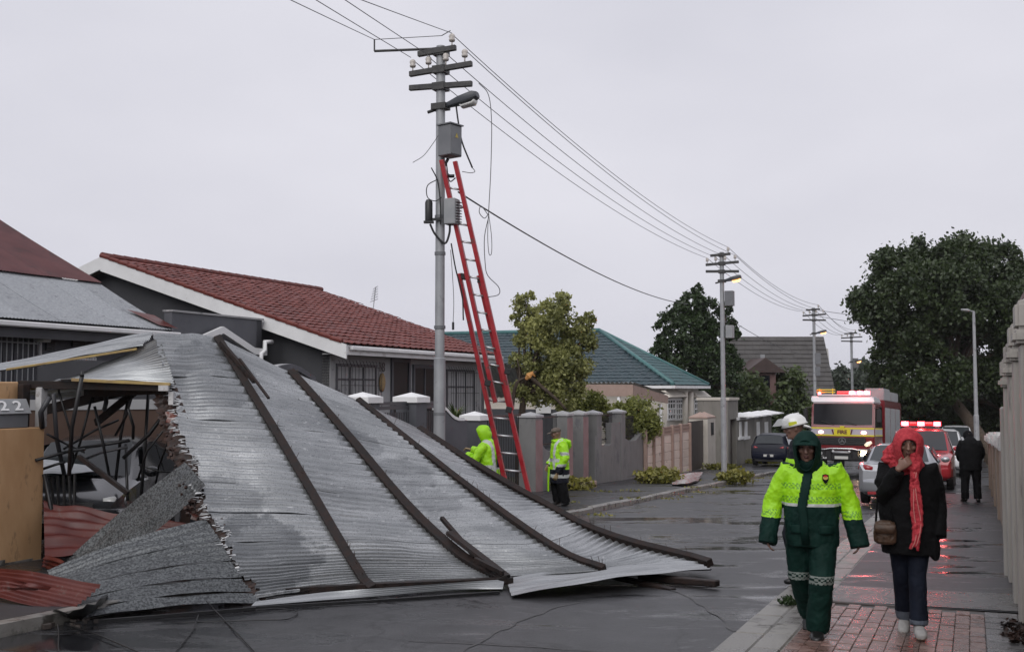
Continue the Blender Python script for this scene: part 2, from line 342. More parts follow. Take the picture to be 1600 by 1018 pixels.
mt('teal_ridge', (0.05, 0.15, 0.15), (0.08, 0.19, 0.19), 4, 0.4)
mt('galv_old', (0.26, 0.275, 0.29), (0.40, 0.415, 0.43), 22.0, 0.42, 0.55, metal=0.4, rand=0.07, dirt=((0.22, 0.225, 0.235), 5.0, 0.58), detail=8)
mt('wall_grey', (0.33, 0.33, 0.335), (0.38, 0.38, 0.385), 2.0, 0.7, bump=0.15, bscale=70, dirt=((0.10, 0.10, 0.11), 1.1, 0.58))
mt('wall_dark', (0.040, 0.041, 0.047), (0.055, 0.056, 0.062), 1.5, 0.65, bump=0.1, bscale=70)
mt('wall_slate', (0.075, 0.078, 0.090), (0.10, 0.102, 0.115), 1.5, 0.65, bump=0.1, bscale=70)
mt('white_paint', (0.80, 0.80, 0.80), (0.86, 0.86, 0.86), 3, 0.45, dirt=((0.62, 0.61, 0.59), 3.0, 0.64))
mt('white_trim', (0.72, 0.72, 0.72), (0.80, 0.80, 0.80), 3, 0.45, dirt=((0.55, 0.54, 0.52), 2.2, 0.62))
mt('frame_grey', (0.07, 0.07, 0.078), None, rough=0.5)
mt('window_frame_white', (0.70, 0.70, 0.69), None, rough=0.45)
mt('glass_dark', (0.012, 0.014, 0.017), None, rough=0.06, spec=0.6)
mt('glass_grey', (0.05, 0.058, 0.062), (0.09, 0.10, 0.105), 1.2, 0.05, spec=0.7)
mt('curtain', (0.75, 0.75, 0.73), (0.6, 0.6, 0.58), 6, 0.9)
mt('black_iron', (0.012, 0.012, 0.013), None, rough=0.4)
mt('iron_grey', (0.045, 0.045, 0.05), None, rough=0.45)
mt('tan_wall', (0.50, 0.295, 0.145), (0.58, 0.36, 0.19), 2.5, 0.65, stretch=(1.6, 1.6, .6), bump=0.2, bscale=50, dirt=((0.27, 0.165, 0.085), 2.2, 0.58))
mt('brown_wall', (0.075, 0.043, 0.031), (0.095, 0.057, 0.041), 2.0, 0.7)
mt('broken_brick', (0.15, 0.045, 0.033), (0.36, 0.31, 0.29), 14, 0.7, bump=0.5, bscale=40, rand=0.2, contrast=(0.42, 0.6))
mt('pole_grey', (0.30, 0.31, 0.325), (0.38, 0.39, 0.40), 2.5, 0.4, 0.55, metal=0.2, dirt=((0.20, 0.20, 0.21), 3.0, 0.58))
mt('arm_dark', (0.03, 0.03, 0.032), (0.06, 0.058, 0.055), 12, 0.5)
mt('porcelain', (0.52, 0.48, 0.44), (0.62, 0.58, 0.54), 12, 0.25)
mt('cabinet_grey', (0.15, 0.155, 0.165), (0.185, 0.19, 0.20), 3, 0.4)
mt('cabinet_pale', (0.27, 0.28, 0.29), (0.33, 0.335, 0.34), 3, 0.4)
mt('cable_black', (0.012, 0.012, 0.013), None, rough=0.45)
mt('wire_grey', (0.07, 0.07, 0.075), None, rough=0.5)
mt('ladder_red', (0.34, 0.018, 0.026), (0.44, 0.040, 0.048), 5, 0.32, 0.5, dirt=((0.17, 0.05, 0.045), 7, 0.56))
mt('aluminium', (0.55, 0.56, 0.57), None, rough=0.35, metal=0.7)
mt('lamp_body', (0.055, 0.06, 0.07), None, rough=0.4)
mt('lamp_glass', (0.62, 0.62, 0.60), None, rough=0.15, spec=0.6)
mt('lamp_lit', (1.0, 0.55, 0.2), None, emit=4.0, ecol=(1.0, 0.45, 0.14))
mt('pillar_grey', (0.172, 0.170, 0.168), (0.205, 0.203, 0.20), 2.6, 0.6, stretch=(1.2, 1.2, .6), bump=0.1, dirt=((0.12, 0.12, 0.128), 1.6, 0.57))
mt('pillar_red_glow', (0.24, 0.145, 0.145), (0.29, 0.19, 0.19), 3, 0.55, dirt=((0.30, 0.15, 0.15), 4, 0.58))  # red light painted into the colour of the pillars' street sides
mt('precast', (0.64, 0.54, 0.46), (0.72, 0.62, 0.54), 3, 0.65, bump=0.3, bscale=40, rand=0.08, dirt=((0.25, 0.20, 0.17), 3.0, 0.6))
mt('precast_post', (0.33, 0.235, 0.195), (0.39, 0.28, 0.235), 4, 0.65)
mt('cream', (0.52, 0.48, 0.42), (0.58, 0.54, 0.48), 2, 0.6, dirt=((0.32, 0.29, 0.25), 3, 0.6))
mt('taupe', (0.175, 0.165, 0.145), (0.225, 0.21, 0.188), 2, 0.65, stretch=(1.5, 1.5, .4), dirt=((0.13, 0.12, 0.10), 1.5, 0.58))
mt('gate_brown', (0.05, 0.04, 0.035), (0.065, 0.052, 0.045), 6, 0.5)
mt('shingle', (0.060, 0.056, 0.054), (0.085, 0.080, 0.076), 1.0, 0.6, rand=0.1)
mt('shingle_brown', (0.055, 0.035, 0.032), (0.075, 0.05, 0.045), 2, 0.6)
mt('pinkish', (0.14, 0.08, 0.075), (0.18, 0.11, 0.10), 3, 0.7)
mt('beige_wall', (0.34, 0.32, 0.292), (0.42, 0.395, 0.36), 2.2, 0.35, 0.6, stretch=(2.5, 2.5, .35), bump=0.15, bscale=40, dirt=((0.22, 0.205, 0.19), 2.4, 0.56))
mt('brown_block', (0.25, 0.19, 0.15), (0.31, 0.24, 0.19), 3, 0.6, dirt=((0.17, 0.13, 0.10), 3, 0.58))
mt('pale_stone', (0.46, 0.46, 0.45), (0.60, 0.60, 0.59), 5, 0.5, rand=0.12)
mt('bark', (0.045, 0.032, 0.022), (0.085, 0.062, 0.045), 10, 0.85, bump=0.6, bscale=30)
mt('broken_wood', (0.52, 0.20, 0.05), (0.60, 0.34, 0.12), 20, 0.7)
# ------------------------------------------------------------------ THE SETTING
def sheet(name, mat, s0, s1, t0, t1, h, ns=40, nt=2):
    mb = MB(); rows = []
    for i in range(ns + 1):
        s = s0 + (s1 - s0) * i / ns
        rows.append([W(s, t0 + (t1 - t0) * j / nt, h) for j in range(nt + 1)])
    mb.grid(rows); 
    mb.f = [f[::-1] for f in mb.f]
    return structure(mb.build(name, mat))
# terrain: one sheet to the horizon
mb = MB(); rows = []
ys = list(np.linspace(-60, 150, 43)) + list(np.geomspace(160, 1500, 14))
xs = list(np.geomspace(15, 1200, 14)); xs = [-x for x in xs[::-1]] + [-8, -2, 4, 9] + xs
for y in ys: rows.append([Vector((x, y, gz(y) - 0.03)) for x in xs])
mb.grid(rows); structure(mb.build('ground', M['ground']))
sheet('road', M['wet_asphalt'], -40, 150, -7.62, -1.86, 0.0, 120, 6)
KL, KR = -7.62, -1.86          # kerb faces
# pavements
sheet('pavement', M['wet_pavement'], -40, 150, -13.0, KL - 0.17, 0.115, 120, 3)
sheet('pavement', M['wet_pavement'], 11.02, 150, KR + 0.50, 0.62, 0.10, 90, 2)
sheet('pavement', M['wet_pavement'], -40, 6.6, KR + 0.50, 0.62, 0.10, 40, 2)
sheet('paver_bed', M['mortar_dark'], 6.6, 11.02, KR + 0.50, 0.62, 0.088, 10, 2)
# gutter strip and broad concrete strip behind the right kerb
kr = MB(); kr.grid([[W(s, KR + 0.27, 0.094), W(s, KR + 0.5, 0.094)] for s in np.linspace(-20, 150, 80)])
kr.f = [f[::-1] for f in kr.f]
kerbR = structure(kr.build('kerb', M['concrete_wet']))
def stone(par, s0, s1, t0, t1, hb, ht, name='kerb_stone', mat=None, bev=0.02, jit=0.006):
    mb = MB(); j = lambda: rng.uniform(-jit, jit)
    a, b, c, d = W(s0 + 0.004, t0 + j(), 0), W(s1 - 0.004, t0 + j(), 0), W(s1 - 0.004, t1, 0), W(s0 + 0.004, t1, 0)
    e = j(); vs = [p + ZU * hb for p in (a, b, c, d)] + [p + ZU * (ht + e) for p in (a, b, c, d)]
    mb.add(vs, [(0, 1, 2, 3), (7, 6, 5, 4), (4, 5, 1, 0), (5, 6, 2, 1), (6, 7, 3, 2), (7, 4, 0, 3)])
    return mb.build(name, mat or M['concrete_wet'], par, bevel=bev)
s = 6.4
while s < 48:
    l = rng.uniform(0.86, 1.0); stone(kerbR, s, s + l, KR, KR + 0.265, -0.05, 0.098); s += l
kb = MB()
kb.pbox(W(48, KR, -0.05), W(150, KR, 0) - W(48, KR, 0), TU * 0.265, ZU * 0.148); kb.pbox(W(-30, KR, -0.05), W(6.38, KR, 0) - W(-30, KR, 0), TU * 0.265, ZU * 0.148)
kb.build('kerb_stretch', M['concrete_wet'], kerbR)
# edging slabs between kerb and brick pavers (near the camera)
s = 6.6
while s < 11.0:
    l = rng.uniform(0.42, 0.7); stone(kerbR, s, min(s + l, 11.0), KR + 0.275, KR + 0.49, 0.02, 0.103, 'edging_slab', M['concrete_wet'], 0.01); s += l
s = 11.05
while s < 30:
    l = rng.uniform(0.5, 0.62); stone(kerbR, s, s + l, KR + 0.275, KR + 0.49, 0.02, 0.101, 'edging_slab', M['concrete_wet'], 0.01); s += l
kl = MB(); kl.pbox(W(-30, KL - 0.16, -0.05), W(16, KL, 0) - W(-30, KL, 0), TU * 0.16, ZU * 0.165)
kl.pbox(W(70, KL - 0.16, -0.05), W(150, KL, 0) - W(70, KL, 0), TU * 0.16, ZU * 0.17)
kerbL = structure(kl.build('kerb', M['concrete_wet']))
s = 16.02
while s < 70:
    l = rng.uniform(0.9, 1.05); stone(kerbL, s, min(s + l, 70), KL - 0.165, KL, -0.05, 0.125, bev=0.03, jit=0.012); s += l
# brick pavers, running bond along the street
pv = structure(MB().grid([[W(s, KR + 0.5, 0.090), W(s, KR + 0.56, 0.090)] for s in (6.7, 10.9)]).build('brick_paving', M['mortar_dark']))
t = KR + 0.505; ci = 0; BW, BL = 0.118, 0.238
pm_cache = {}
def paver(par, s, t, l, w, mat, name='paver'):
    key = (round(l, 2), round(w, 2), mat.name)
    if key not in pm_cache:
        mb = MB(); mb.box((0, 0, 0.02), (w - 0.004, l - 0.014, 0.04)); o = mb.build(name, mat, par, local=True, bevel=0.004); pm_cache[key] = o.data
        bpy.data.objects.remove(o)
    p = W(s + l / 2, t + w / 2, 0.066 + rng.uniform(-0.0035, 0.0035))
    Mx = Matrix.Translation(p - Vector(par.location)) @ Matrix.Rotation(RZ_ST + rng.uniform(-0.015, 0.015), 4, 'Z') @ Matrix.Rotation(-K * 0.92 + rng.uniform(-0.012, 0.012), 4, 'X') @ Matrix.Rotation(rng.uniform(-0.012, 0.012), 4, 'Y')
    return link(name, pm_cache[key], par, matrix=Mx)
while t + BW < 0.12:
    s = 7.55 - (BL / 2 if ci % 2 else 0)
    while s + BL < 10.98:
        paver(pv, s, t, BL, BW, M['brick_paver']); s += BL
    t += BW; ci += 1
s = 7.6
while s < 10.9:
    paver(pv, s, t, 0.30, 0.27, M['paver_grey']); s += 0.30
# sill of the step between pavers and asphalt
mb = MB(); mb.pbox(W(10.99, KR + 0.5, 0.06), W(11.06, KR + 0.5, 0.06) - W(10.99, KR + 0.5, 0.06), TU * 2.1, ZU * 0.052)
structure(mb.build('pavement_joint', M['mortar_dark'], bevel=0.01))
mb = MB(); mb.grid([[W(s, KR + 0.51, 0.106), W(s, 0.5, 0.106)] for s in (11.06, 12.2)]); mb.f = [f[::-1] for f in mb.f]
structure(mb.build('concrete_strip', M['concrete_dark']))

# ------------------------------------------------------------------ generic pieces
def wall_quad(mb, a, b, z0, z1, th, mi=0):
    """vertical wall between plan points a,b (Vectors), thickness th towards the back (left of a->b)"""
    d = Vector((b.x - a.x, b.y - a.y, 0)); n = Vector((-d.y, d.x, 0)).normalized()
    return mb.pbox(Vector((a.x, a.y, z0)), d, n * th, ZU * (z1 - z0), mi)
def pyramid_cap(mb, c, w, z0, h1, h2, M3=None, mi=0):
    M3 = M3 or Matrix.Rotation(RZ_ST, 3, 'Z'); x = M3 @ Vector((w / 2, 0, 0)); y = M3 @ Vector((0, w / 2, 0)); c = Vector((c[0], c[1], z0))
    vs = [c - x - y, c + x - y, c + x + y, c - x + y]; vs += [v + ZU * h1 for v in vs] + [c + ZU * (h1 + h2)]
    return mb.add(vs, [(3, 2, 1, 0), (0, 1, 5, 4), (1, 2, 6, 5), (2, 3, 7, 6), (3, 0, 4, 7), (4, 5, 8), (5, 6, 8), (6, 7, 8), (7, 4, 8)], mi)
ROT_ST = Matrix.Rotation(RZ_ST, 3, 'Z')
def corr_sheets(par, name, mat, o, across, along, width=0.76, pitch=0.076, amp=0.009, sag=0.0, nal=6, jag=0.0, poly=None):
    """flat corrugated roofing: o corner, 'across' vector (over corrugations), 'along' vector (down the flute); one object per sheet"""
    n = across.cross(along).normalized()
    if n.z < 0: n = -n
    Lw = across.length; k = max(1, round(Lw / width)); w = Lw / k; a = across.normalized(); out = []
    for i in range(k):
        rows = []; m = max(2, int(w / pitch * 4)); e0 = rng.uniform(-jag, jag); 
        for j in range(nal + 1):
            f = j / nal; r = []
            for q in range(m + 1):
                x = i * w + w * q / m
                r.append(o + a * x + along * (f + (e0 if j == nal else 0)) + n * (amp * math.cos(2 * math.pi * x / pitch) + 0.003 * (i % 2) - sag * math.sin(math.pi * f)))
            rows.append(r)
        mb = MB().grid(rows)
        out.append(mb.build(name, mat, par, smooth=True))
    return out
def window(par, o, a, z, w, h, mat_f, mat_g, n, fw=0.05, mull=(1,), rails=(), depth=0.06, name='window', curtain=False, fmat=None):
    """window set in a wall: o lower corner on the wall face, a unit vector along, n outward"""
    fr = MB()
    o = Vector(o); a = Vector(a); n = Vector(n)
    fr.pbox(o - n * 0.02, a * w, n * 0.05, ZU * fw); fr.pbox(o + ZU * (h - fw) - n * 0.02, a * w, n * 0.05, ZU * fw)
    fr.pbox(o + ZU * fw - n * 0.02, a * fw, n * 0.05, ZU * (h - 2 * fw)); fr.pbox(o + a * (w - fw) + ZU * fw - n * 0.02, a * fw, n * 0.05, ZU * (h - 2 * fw))
    for i in range(1, mull[0]): fr.pbox(o + a * (w * i / mull[0] - fw * 0.35) + ZU * fw - n * 0.015, a * fw * 0.7, n * 0.04, ZU * (h - 2 * fw))
    for q in rails: fr.pbox(o + a * fw + ZU * (h * q) - n * 0.013, a * (w - 2 * fw), n * 0.036, ZU * fw * 0.7)
    f = fr.build(name, mat_f, par)
    g = MB().pbox(o + a * fw * 0.5 + ZU * fw * 0.5 - n * 0.012, a * (w - fw), n * 0.006, ZU * (h - fw)).build('pane', mat_g, f)
    return f
# tiles
def tile_mesh(name, mat, w=0.31, l=0.40, th=0.018):
    xs = [-0.5, -0.32, -0.16, 0.0, 0.2, 0.5]; zs = [0.0, 0.018, 0.024, 0.012, 0.002, 0.0]
    vs = []
    for y in (0, l):                    # y=0 lower edge (proud), y=l upper
        for x, z in zip(xs, zs): vs.append((x * w, y, z + (0.034 if y == 0 else 0.004)))
    for x, z in zip(xs, zs): vs.append((x * w, 0, z + 0.034 - th))
    fs = [(i, i + 1, 7 + i, 6 + i) for i in range(5)] + [(12 + i, 13 + i, i + 1, i) for i in range(5)]
    me = bpy.data.meshes.new(name); me.from_pydata(vs, [], fs); me.materials.append(mat)
    return me
def tile_roof(par, eave0, eave1, up, inside, mat, name='roof_tile', w=0.30, g=0.335, individual=300):
    """lay tiles on the slope eave0->eave1 x up; inside(u,v) in metres says where; nearest ones are parts, rest joined"""
    a = eave1 - eave0; La = a.length; a = a.normalized(); Lu = up.length; u = up.normalized(); n = a.cross(u).normalized()
    me = tile_mesh(name, mat, w + 0.012, g + 0.06)
    B = Matrix((a, u, n)).transposed().to_4x4()
    lst = []
    for j in range(int(Lu / g)):
        for i in range(int(La / w) + 1):
            x = (i + 0.5) * w + (0 if j % 2 else 0.0); y = j * g
            if inside(x, y + g * 0.4): lst.append((x, y))
    pts = [(eave0 + a * x + u * y) for x, y in lst]
    order = sorted(range(len(lst)), key=lambda i: (pts[i] - Vector((0, 0, CZ))).length)
    base = WM[par.name]; inv = base.inverted()
    for i in order[:individual]:
        mx = inv @ Matrix.Translation(pts[i] + n * rng.uniform(-0.003, 0.006) - u * rng.uniform(0, .014)) @ B @ Matrix.Rotation(rng.gauss(0, 0.010), 4, 'Z') @ Matrix.Rotation(rng.uniform(-0.012, 0.01), 4, 'X')
        link(name, me, par, matrix=mx)
    if len(order) > individual:
        mb = MB(); V = [v.co.copy() for v in me.vertices]; Fc = [tuple(p.vertices) for p in me.polygons]
        for i in order[individual:]:
            mx = Matrix.Translation(pts[i] + n * rng.uniform(-0.004, 0.010) - u * rng.uniform(0, .018)) @ B @ Matrix.Rotation(rng.gauss(0, 0.016), 4, 'Z')
            mb.add([mx @ v for v in V], Fc)
        o = mb.build('far_roof_tiles' if individual else 'roof_tiles', mat, par); o['kind'] = 'stuff'
# tar seams and a patch repair in the road
for pts in ([(700, 1030), (780, 985), (850, 955), (905, 940)], [(1020, 842), (1085, 846), (1150, 846), (1215, 852)], [(640, 1000), (760, 1006), (900, 1014), (1010, 1024)], [(960, 905), (1060, 925), (1120, 962), (1150, 985)]):
    q = [G(x, y, .004) for x, y in pts]; rows = []
    for i in range(25):
        c = catmull(q, i / 24); d = (catmull(q, min(i / 24 + .02, 1)) - catmull(q, i / 24 - .02)); n = Vector((-d.y, d.x, 0)).normalized() * (.012 + .010 * abs(mnoise.noise(c * 2)))
        rows.append([c + n + Vector((mnoise.noise(c * 3) * .05, mnoise.noise(c * 3 + Vector((5, 0, 0))) * .05, 0)), c - n + Vector((mnoise.noise(c * 3) * .05, mnoise.noise(c * 3 + Vector((5, 0, 0))) * .05, 0))])
    structure(MB().grid(rows).build('road_seam', M['arm_dark']))
# ------------------------------------------------------------------ text
def text_obj(s, size, mat, parent, origin, a, up, depth=0.004, name='lettering', stroke=0.0, shear=0.0, wide=1.0):
    c = bpy.data.curves.new('t', 'FONT'); c.body = s; c.size = size; c.align_x = 'CENTER'; c.align_y = 'CENTER'; c.extrude = depth; c.offset = stroke; c.shear = shear
    o = bpy.data.objects.new('t', c); COL.objects.link(o); bpy.context.view_layer.update()
    me = bpy.data.meshes.new_from_object(o.evaluated_get(bpy.context.evaluated_depsgraph_get())); bpy.data.objects.remove(o)
    me.materials.clear(); me.materials.append(mat); me.name = name
    a = Vector(a).normalized(); up = Vector(up).normalized(); n = a.cross(up)
    mx = Matrix((a * wide, up, n)).transposed().to_4x4(); mx.translation = Vector(origin)
    return link(name, me, parent, matrix=WM[parent.name].inverted() @ mx)
# ------------------------------------------------------------------ HOUSE far left: grey walls, galvanised and maroon iron roof
hA = thing('house', 'grey house at the left edge with maroon upper and silver lower corrugated roof', 'house', W(11, -16, 0))
mb = MB()
for (a, b) in (((4, -15.6), (17.45, -15.6)), ((17.45, -15.6), (17.45, -26)), ((17.45, -26), (4, -26)), ((4, -26), (4, -15.6))):
    wall_quad(mb, WZ(a[0], a[1], 0), WZ(b[0], b[1], 0), -1.6, 2.98, 0.22)
mb.prism([WZ(17.4, -15.6, 2.98), WZ(17.4, -26, 2.98), WZ(17.4, -20.8, 5.75)], SU * -0.2)
mb.build('wall', M['wall_slate'], hA)
corr_sheets(hA, 'lower_roof_sheet', M['galv_old'], WZ(5, -17.0, 3.97), SU * 12.8, WZ(0, -15.0, 2.94) - WZ(0, -17.0, 3.97), sag=0.02)
corr_sheets(hA, 'upper_roof_sheet', M['maroon_iron'], WZ(5, -21.0, 6.10), SU * 12.8, WZ(0, -16.93, 3.985) - WZ(0, -21.0, 6.10), sag=0.03)
mb = MB(); mb.grid([[WZ(5, -21, 6.09), WZ(17.8, -21, 6.09)], [WZ(5, -26.5, 3.1), WZ(17.8, -26.5, 3.1)]]); mb.build('rear_roof', M['maroon_iron'], hA)
mb = MB().grid([[WZ(17.2, -15.72, 3.345), WZ(17.83, -15.55, 3.26)], [WZ(17.45, -15.1, 3.03), WZ(17.86, -14.96, 2.97)]]); mb.build('rusted_corner', M['red_iron'], hA, local=False)
mb = MB(); mb.pbox(WZ(4, -15.09, 2.80), SU * 14.0, TU * 0.11, ZU * 0.10); mb.build('gutter', M['white_trim'], hA, bevel=0.02)
mb = MB(); mb.pbox(WZ(4, -15.56, 2.69), SU * 13.75, TU * 0.46, ZU * 0.03); mb.pbox(WZ(4, -15.12, 2.62), SU * 13.8, TU * 0.025, ZU * 0.18); mb.build('eave_board', M['wall_dark'], hA)
def tfix(px, py, t, n=0.0): return PT(px, py, t) + TU * n
a = PT(-15, 598, -15.6); b = PT(40, 528, -15.6)
wv = window(hA, Vector((a.x, a.y, a.z)), SU, 0, (b - a).dot(SU), b.z - a.z, M['frame_grey'], M['glass_dark'], TU, mull=(3,))
mb = MB()
for i in range(9):
    p = PT(-8 + i * 8.5, 600, -15.45); mb.tube([p, p + ZU * 0.85], 0.012, 5)
mb.tube([PT(-15, 532, -15.45), PT(64, 537, -15.45)], 0.014, 5); mb.build('burglar_bar', M['pole_grey'], hA)
mb = MB(); q = PT(61, 600, -15.5); mb.tube([PT(62, 640, -15.5), PT(62, 527, -15.5), PT(66, 522, -15.3), PT(67, 512, -15.12)], 0.04, 8); mb.build('downpipe', M['white_trim'], hA, smooth=True)
mb = MB(); mb.box(PT(68, 524, -15.42), (0.20, 0.2, 0.24), ROT_ST); mb.build('rain_hopper', M['white_trim'], hA, bevel=0.02)
for (x0, y0, x1, y1, nx, ny) in ((71, 547, 83, 535, 4, 4), (112, 541, 130, 534, 7, 3), (111, 568, 148, 559, 9, 3), (158, 622, 186, 606, 7, 5)):
    mb = MB(); p = PT(x0, y0, -15.59); q = PT(x1, y1, -15.59); w = (q - p).dot(SU); h = q.z - p.z
    for i in range(nx + 1): mb.pbox(p + SU * (w * i / nx), SU * 0.018, TU * 0.03, ZU * h)
    for j in range(ny + 1): mb.pbox(p + ZU * (h * j / ny) + TU * 0.002, SU * w, TU * 0.026, ZU * 0.02)
    mb.build('vent_grille', M['white_trim'] if x0 > 100 and y0 > 550 else M['black_iron'], hA)
mt('door_dark', (0.012, 0.011, 0.011), None, rough=0.5, spec=0.25)
# ------------------------------------------------------------------ HOUSE with red tiles
hB = thing('house', 'grey bungalow with red tiled roof, white bargeboard and barred front windows', 'house', W(26, -14, 0))
zE, zR, tE, tR, s0, s1, s1r = 2.77, 5.07, -13.1, -20.2, 21.2, 29.9, 31.3
mb = MB()
for (a, b) in (((21.55, -13.65), (30.2, -13.65)), ((30.2, -13.65), (30.2, -26.6))): wall_quad(mb, WZ(a[0], a[1], 0), WZ(b[0], b[1], 0), -2.2, 2.70, 0.22)
mb.build('front_wall', M['wall_grey'], hB)
mb = MB(); mb.prism([WZ(21.55, -13.66, -2.0), WZ(21.55, -13.66, 2.62), WZ(21.55, -20.2, 4.82), WZ(21.55, -26.8, 2.6), WZ(21.55, -26.8, -2)], SU * 0.2); mb.build('gable_wall', M['wall_dark'], hB)
mb = MB(); mb.add([WZ(s0, tE, zE - 0.02), WZ(s1, tE, zE - 0.02), WZ(s1r, tR, zR - 0.02), WZ(s0, tR, zR - 0.02)], [(0, 1, 2, 3)])
mb.add([WZ(s0, tR, zR - 0.02), WZ(s1r, tR, zR - 0.02), WZ(s1r, -27.3, zE - 0.1), WZ(s0, -27.3, zE - 0.1)], [(0, 1, 2, 3)])
mb.add([WZ(s1, tE, zE - 0.02), WZ(s1 + .5, -27.3, zE - 0.1), WZ(s1r, tR, zR - 0.02)], [(0, 1, 2)]); mb.build('roof_deck', M['red_tile'], hB)
Lu = (WZ(0, tR, zR) - WZ(0, tE, zE)).length
tile_roof(hB, WZ(s0, tE + 0.05, zE - 0.015), WZ(s1r, tE + 0.05, zE - 0.015), WZ(0, tR, zR) - WZ(0, tE, zE), lambda u, v: u < (s1 - s0) + (s1r - s1) * v / Lu, M['red_tile'])
mb = MB()
for i in range(26):
    a = s0 + i * (s1r - s0) / 26; mb.tube([WZ(a, tR, zR + 0.03 + 0.012), WZ(a + 0.40, tR, zR + 0.03)], 0.085, 8)
mb.build('ridge_tiles', M['red_tile'], hB, smooth=False)['kind'] = 'stuff'
mb = MB()
for (t0_, z0_, t1_, z1_) in ((tE + 0.12, zE - 0.03, tR, zR), (tR, zR, -27.3, zE - 0.08)):
    a, b = WZ(s0 - 0.05, t0_, z0_), WZ(s0 - 0.05, t1_, z1_)
    mb.prism([a, b, b - ZU * 0.36, a - ZU * 0.32], SU * 0.045)
mb.build('bargeboard', M['white_trim'], hB)
mb = MB()
for i in range(24):
    f = i / 24; p = WZ(s0 - 0.03, tE, zE).lerp(WZ(s0 - 0.03, tR, zR), f); q = WZ(s0 - 0.03, tE, zE).lerp(WZ(s0 - 0.03, tR, zR), f + 1 / 23)
    mb.tube([p + ZU * 0.045, q + ZU * 0.03], 0.055, 6)
mb.build('verge_tiles', M['red_tile'], hB)['kind'] = 'stuff'
mb = MB(); mb.pbox(WZ(s0 - 0.04, tE - 0.02, zE - 0.25), SU * (s1 - s0 + 0.3), TU * 0.03, ZU * 0.22); mb.build('fascia', M['white_trim'], hB)
mb = MB(); mb.pbox(WZ(s0 + 0.25, tE + 0.015, zE - 0.15), SU * (s1 - s0), TU * 0.10, ZU * 0.10); mb.build('gutter', M['white_trim'], hB, bevel=0.02)
mb = MB(); mb.pbox(WZ(s0, -13.64, zE - 0.24), SU * (s1 - s0 + 0.2), TU * 0.52, ZU * 0.02); mb.build('soffit', M['wall_grey'], hB)
def bwin(x0, y0, x1, y1, mull, rails, t=-13.65):
    a = PT(x0, y1, t); b = PT(x1, y0, t); return window(hB, a, SU, 0, (b - a).dot(SU), b.z - a.z + 0.0, M['frame_grey'], M['glass_dark'], TU, fw=0.06, mull=(mull,), rails=rails), a, (b - a).dot(SU), b.z - a.z
for (x0, x1, y0, y1, m_) in ((524, 588, 570, 636, 3), (697, 741, 578, 652, 3)):
    f, a, w, h = bwin(x0, y0, x1, y1, m_, (0.62,))
    cu = MB()
    for i in range(9):
        u = 0.1 + 0.8 * i / 8 + rng.uniform(-.03, .03)
        if 3 <= i <= 4: continue
        cu.pbox(a + SU * (w * u) + TU * -0.004 + ZU * 0.05, SU * (0.04 if i % 3 else .10), TU * 0.003, ZU * (h * rng.uniform(0.7, 0.88)))
    cu.build('curtain', M['curtain'], f)
    bars = MB(); nb = max(8, int(w / 0.145))
    for i in range(nb + 1):
        p = a + SU * (w * i / nb) + TU * 0.16; bars.tube([p - ZU * 0.03, p + ZU * (h - 0.1), p + ZU * (h + 0.08) - TU * 0.10 + SU * 0.03], 0.007, 4)
    for q in (0.05, 0.5, 0.93): bars.tube([a + TU * 0.165 + ZU * h * q, a + SU * w + TU * 0.165 + ZU * h * q], 0.01, 4)
    bars.build('burglar_bars', M['black_iron'], hB)
for (x0, x1, y0) in ((612, 637, 566), (646, 679, 576)):
    a = PT(x0, 690, -13.65); b = PT(x1, y0, -13.65); w = (b - a).dot(SU); h = b.z - a.z
    d = MB(); d.pbox(a - TU * 0.03, SU * w, TU * 0.05, ZU * h); dd = d.build('door', M['door_dark'], hB)
    d = MB(); d.pbox(a - SU * 0.09 - TU * .02, SU * 0.09, TU * 0.07, ZU * (h + 0.1)); d.pbox(a + SU * w - TU * .02, SU * 0.09, TU * 0.07, ZU * (h + 0.1)); d.pbox(a + ZU * h - TU * .018, SU * w, TU * 0.066, ZU * 0.1)
    if x1 - x0 > 28: d.pbox(a + SU * (w * 0.46) + TU * .022, SU * 0.05, TU * 0.02, ZU * h)
    d.build('door_frame', M['wall_slate'], dd)
text_obj('18', 0.34, M['black_iron'], hB, PT(595, 574, -13.65) + TU * 0.03, SU, ZU, name='house_number')
M['straw'] = pm('straw', (0.42, 0.30, 0.15), (0.30, 0.2, 0.1), 30, 0.8)
for px, lab in ((597.5, 'oval straw wall ornament between the barred window and the front door'), (683.5, 'oval straw wall ornament just beside the big utility pole')):
    mb = MB(); c = PT(px, 597, -13.61); mb.ball(c, (0.05, 0.05, 0.05)); mb = MB()
    mb.loft([c - TU * 0.02, c + TU * 0.01, c + TU * 0.04, c + TU * 0.06], [(0.13, 0.235), (0.13, 0.235), (0.09, 0.16), (0.03, 0.06)], 16, ref=SU)
    tag(mb.build('wall_ornament', M['straw'], smooth=True), lab, 'wall ornament', 'oval ornaments on the grey house')
an = thing('roof_antenna', 'small tilted television antenna on the red tiled roof', 'antenna', PT(583, 482, -19.5))
p0 = PT(583, 484, -19.5); p1 = PT(587, 448, -19.5)
mb = MB(); mb.tube([p0, p1], 0.018, 6); mb.build('mast', M['pole_grey'], an)
for i in range(6):
    c = p0.lerp(p1, 0.40 + 0.11 * i); mb = MB(); mb.tube([c - SU * (0.26 - i * 0.02) - ZU * 0.06, c + SU * (0.26 - i * 0.02) + ZU * 0.08], 0.010, 5); mb.build('element', M['arm_dark'], an)
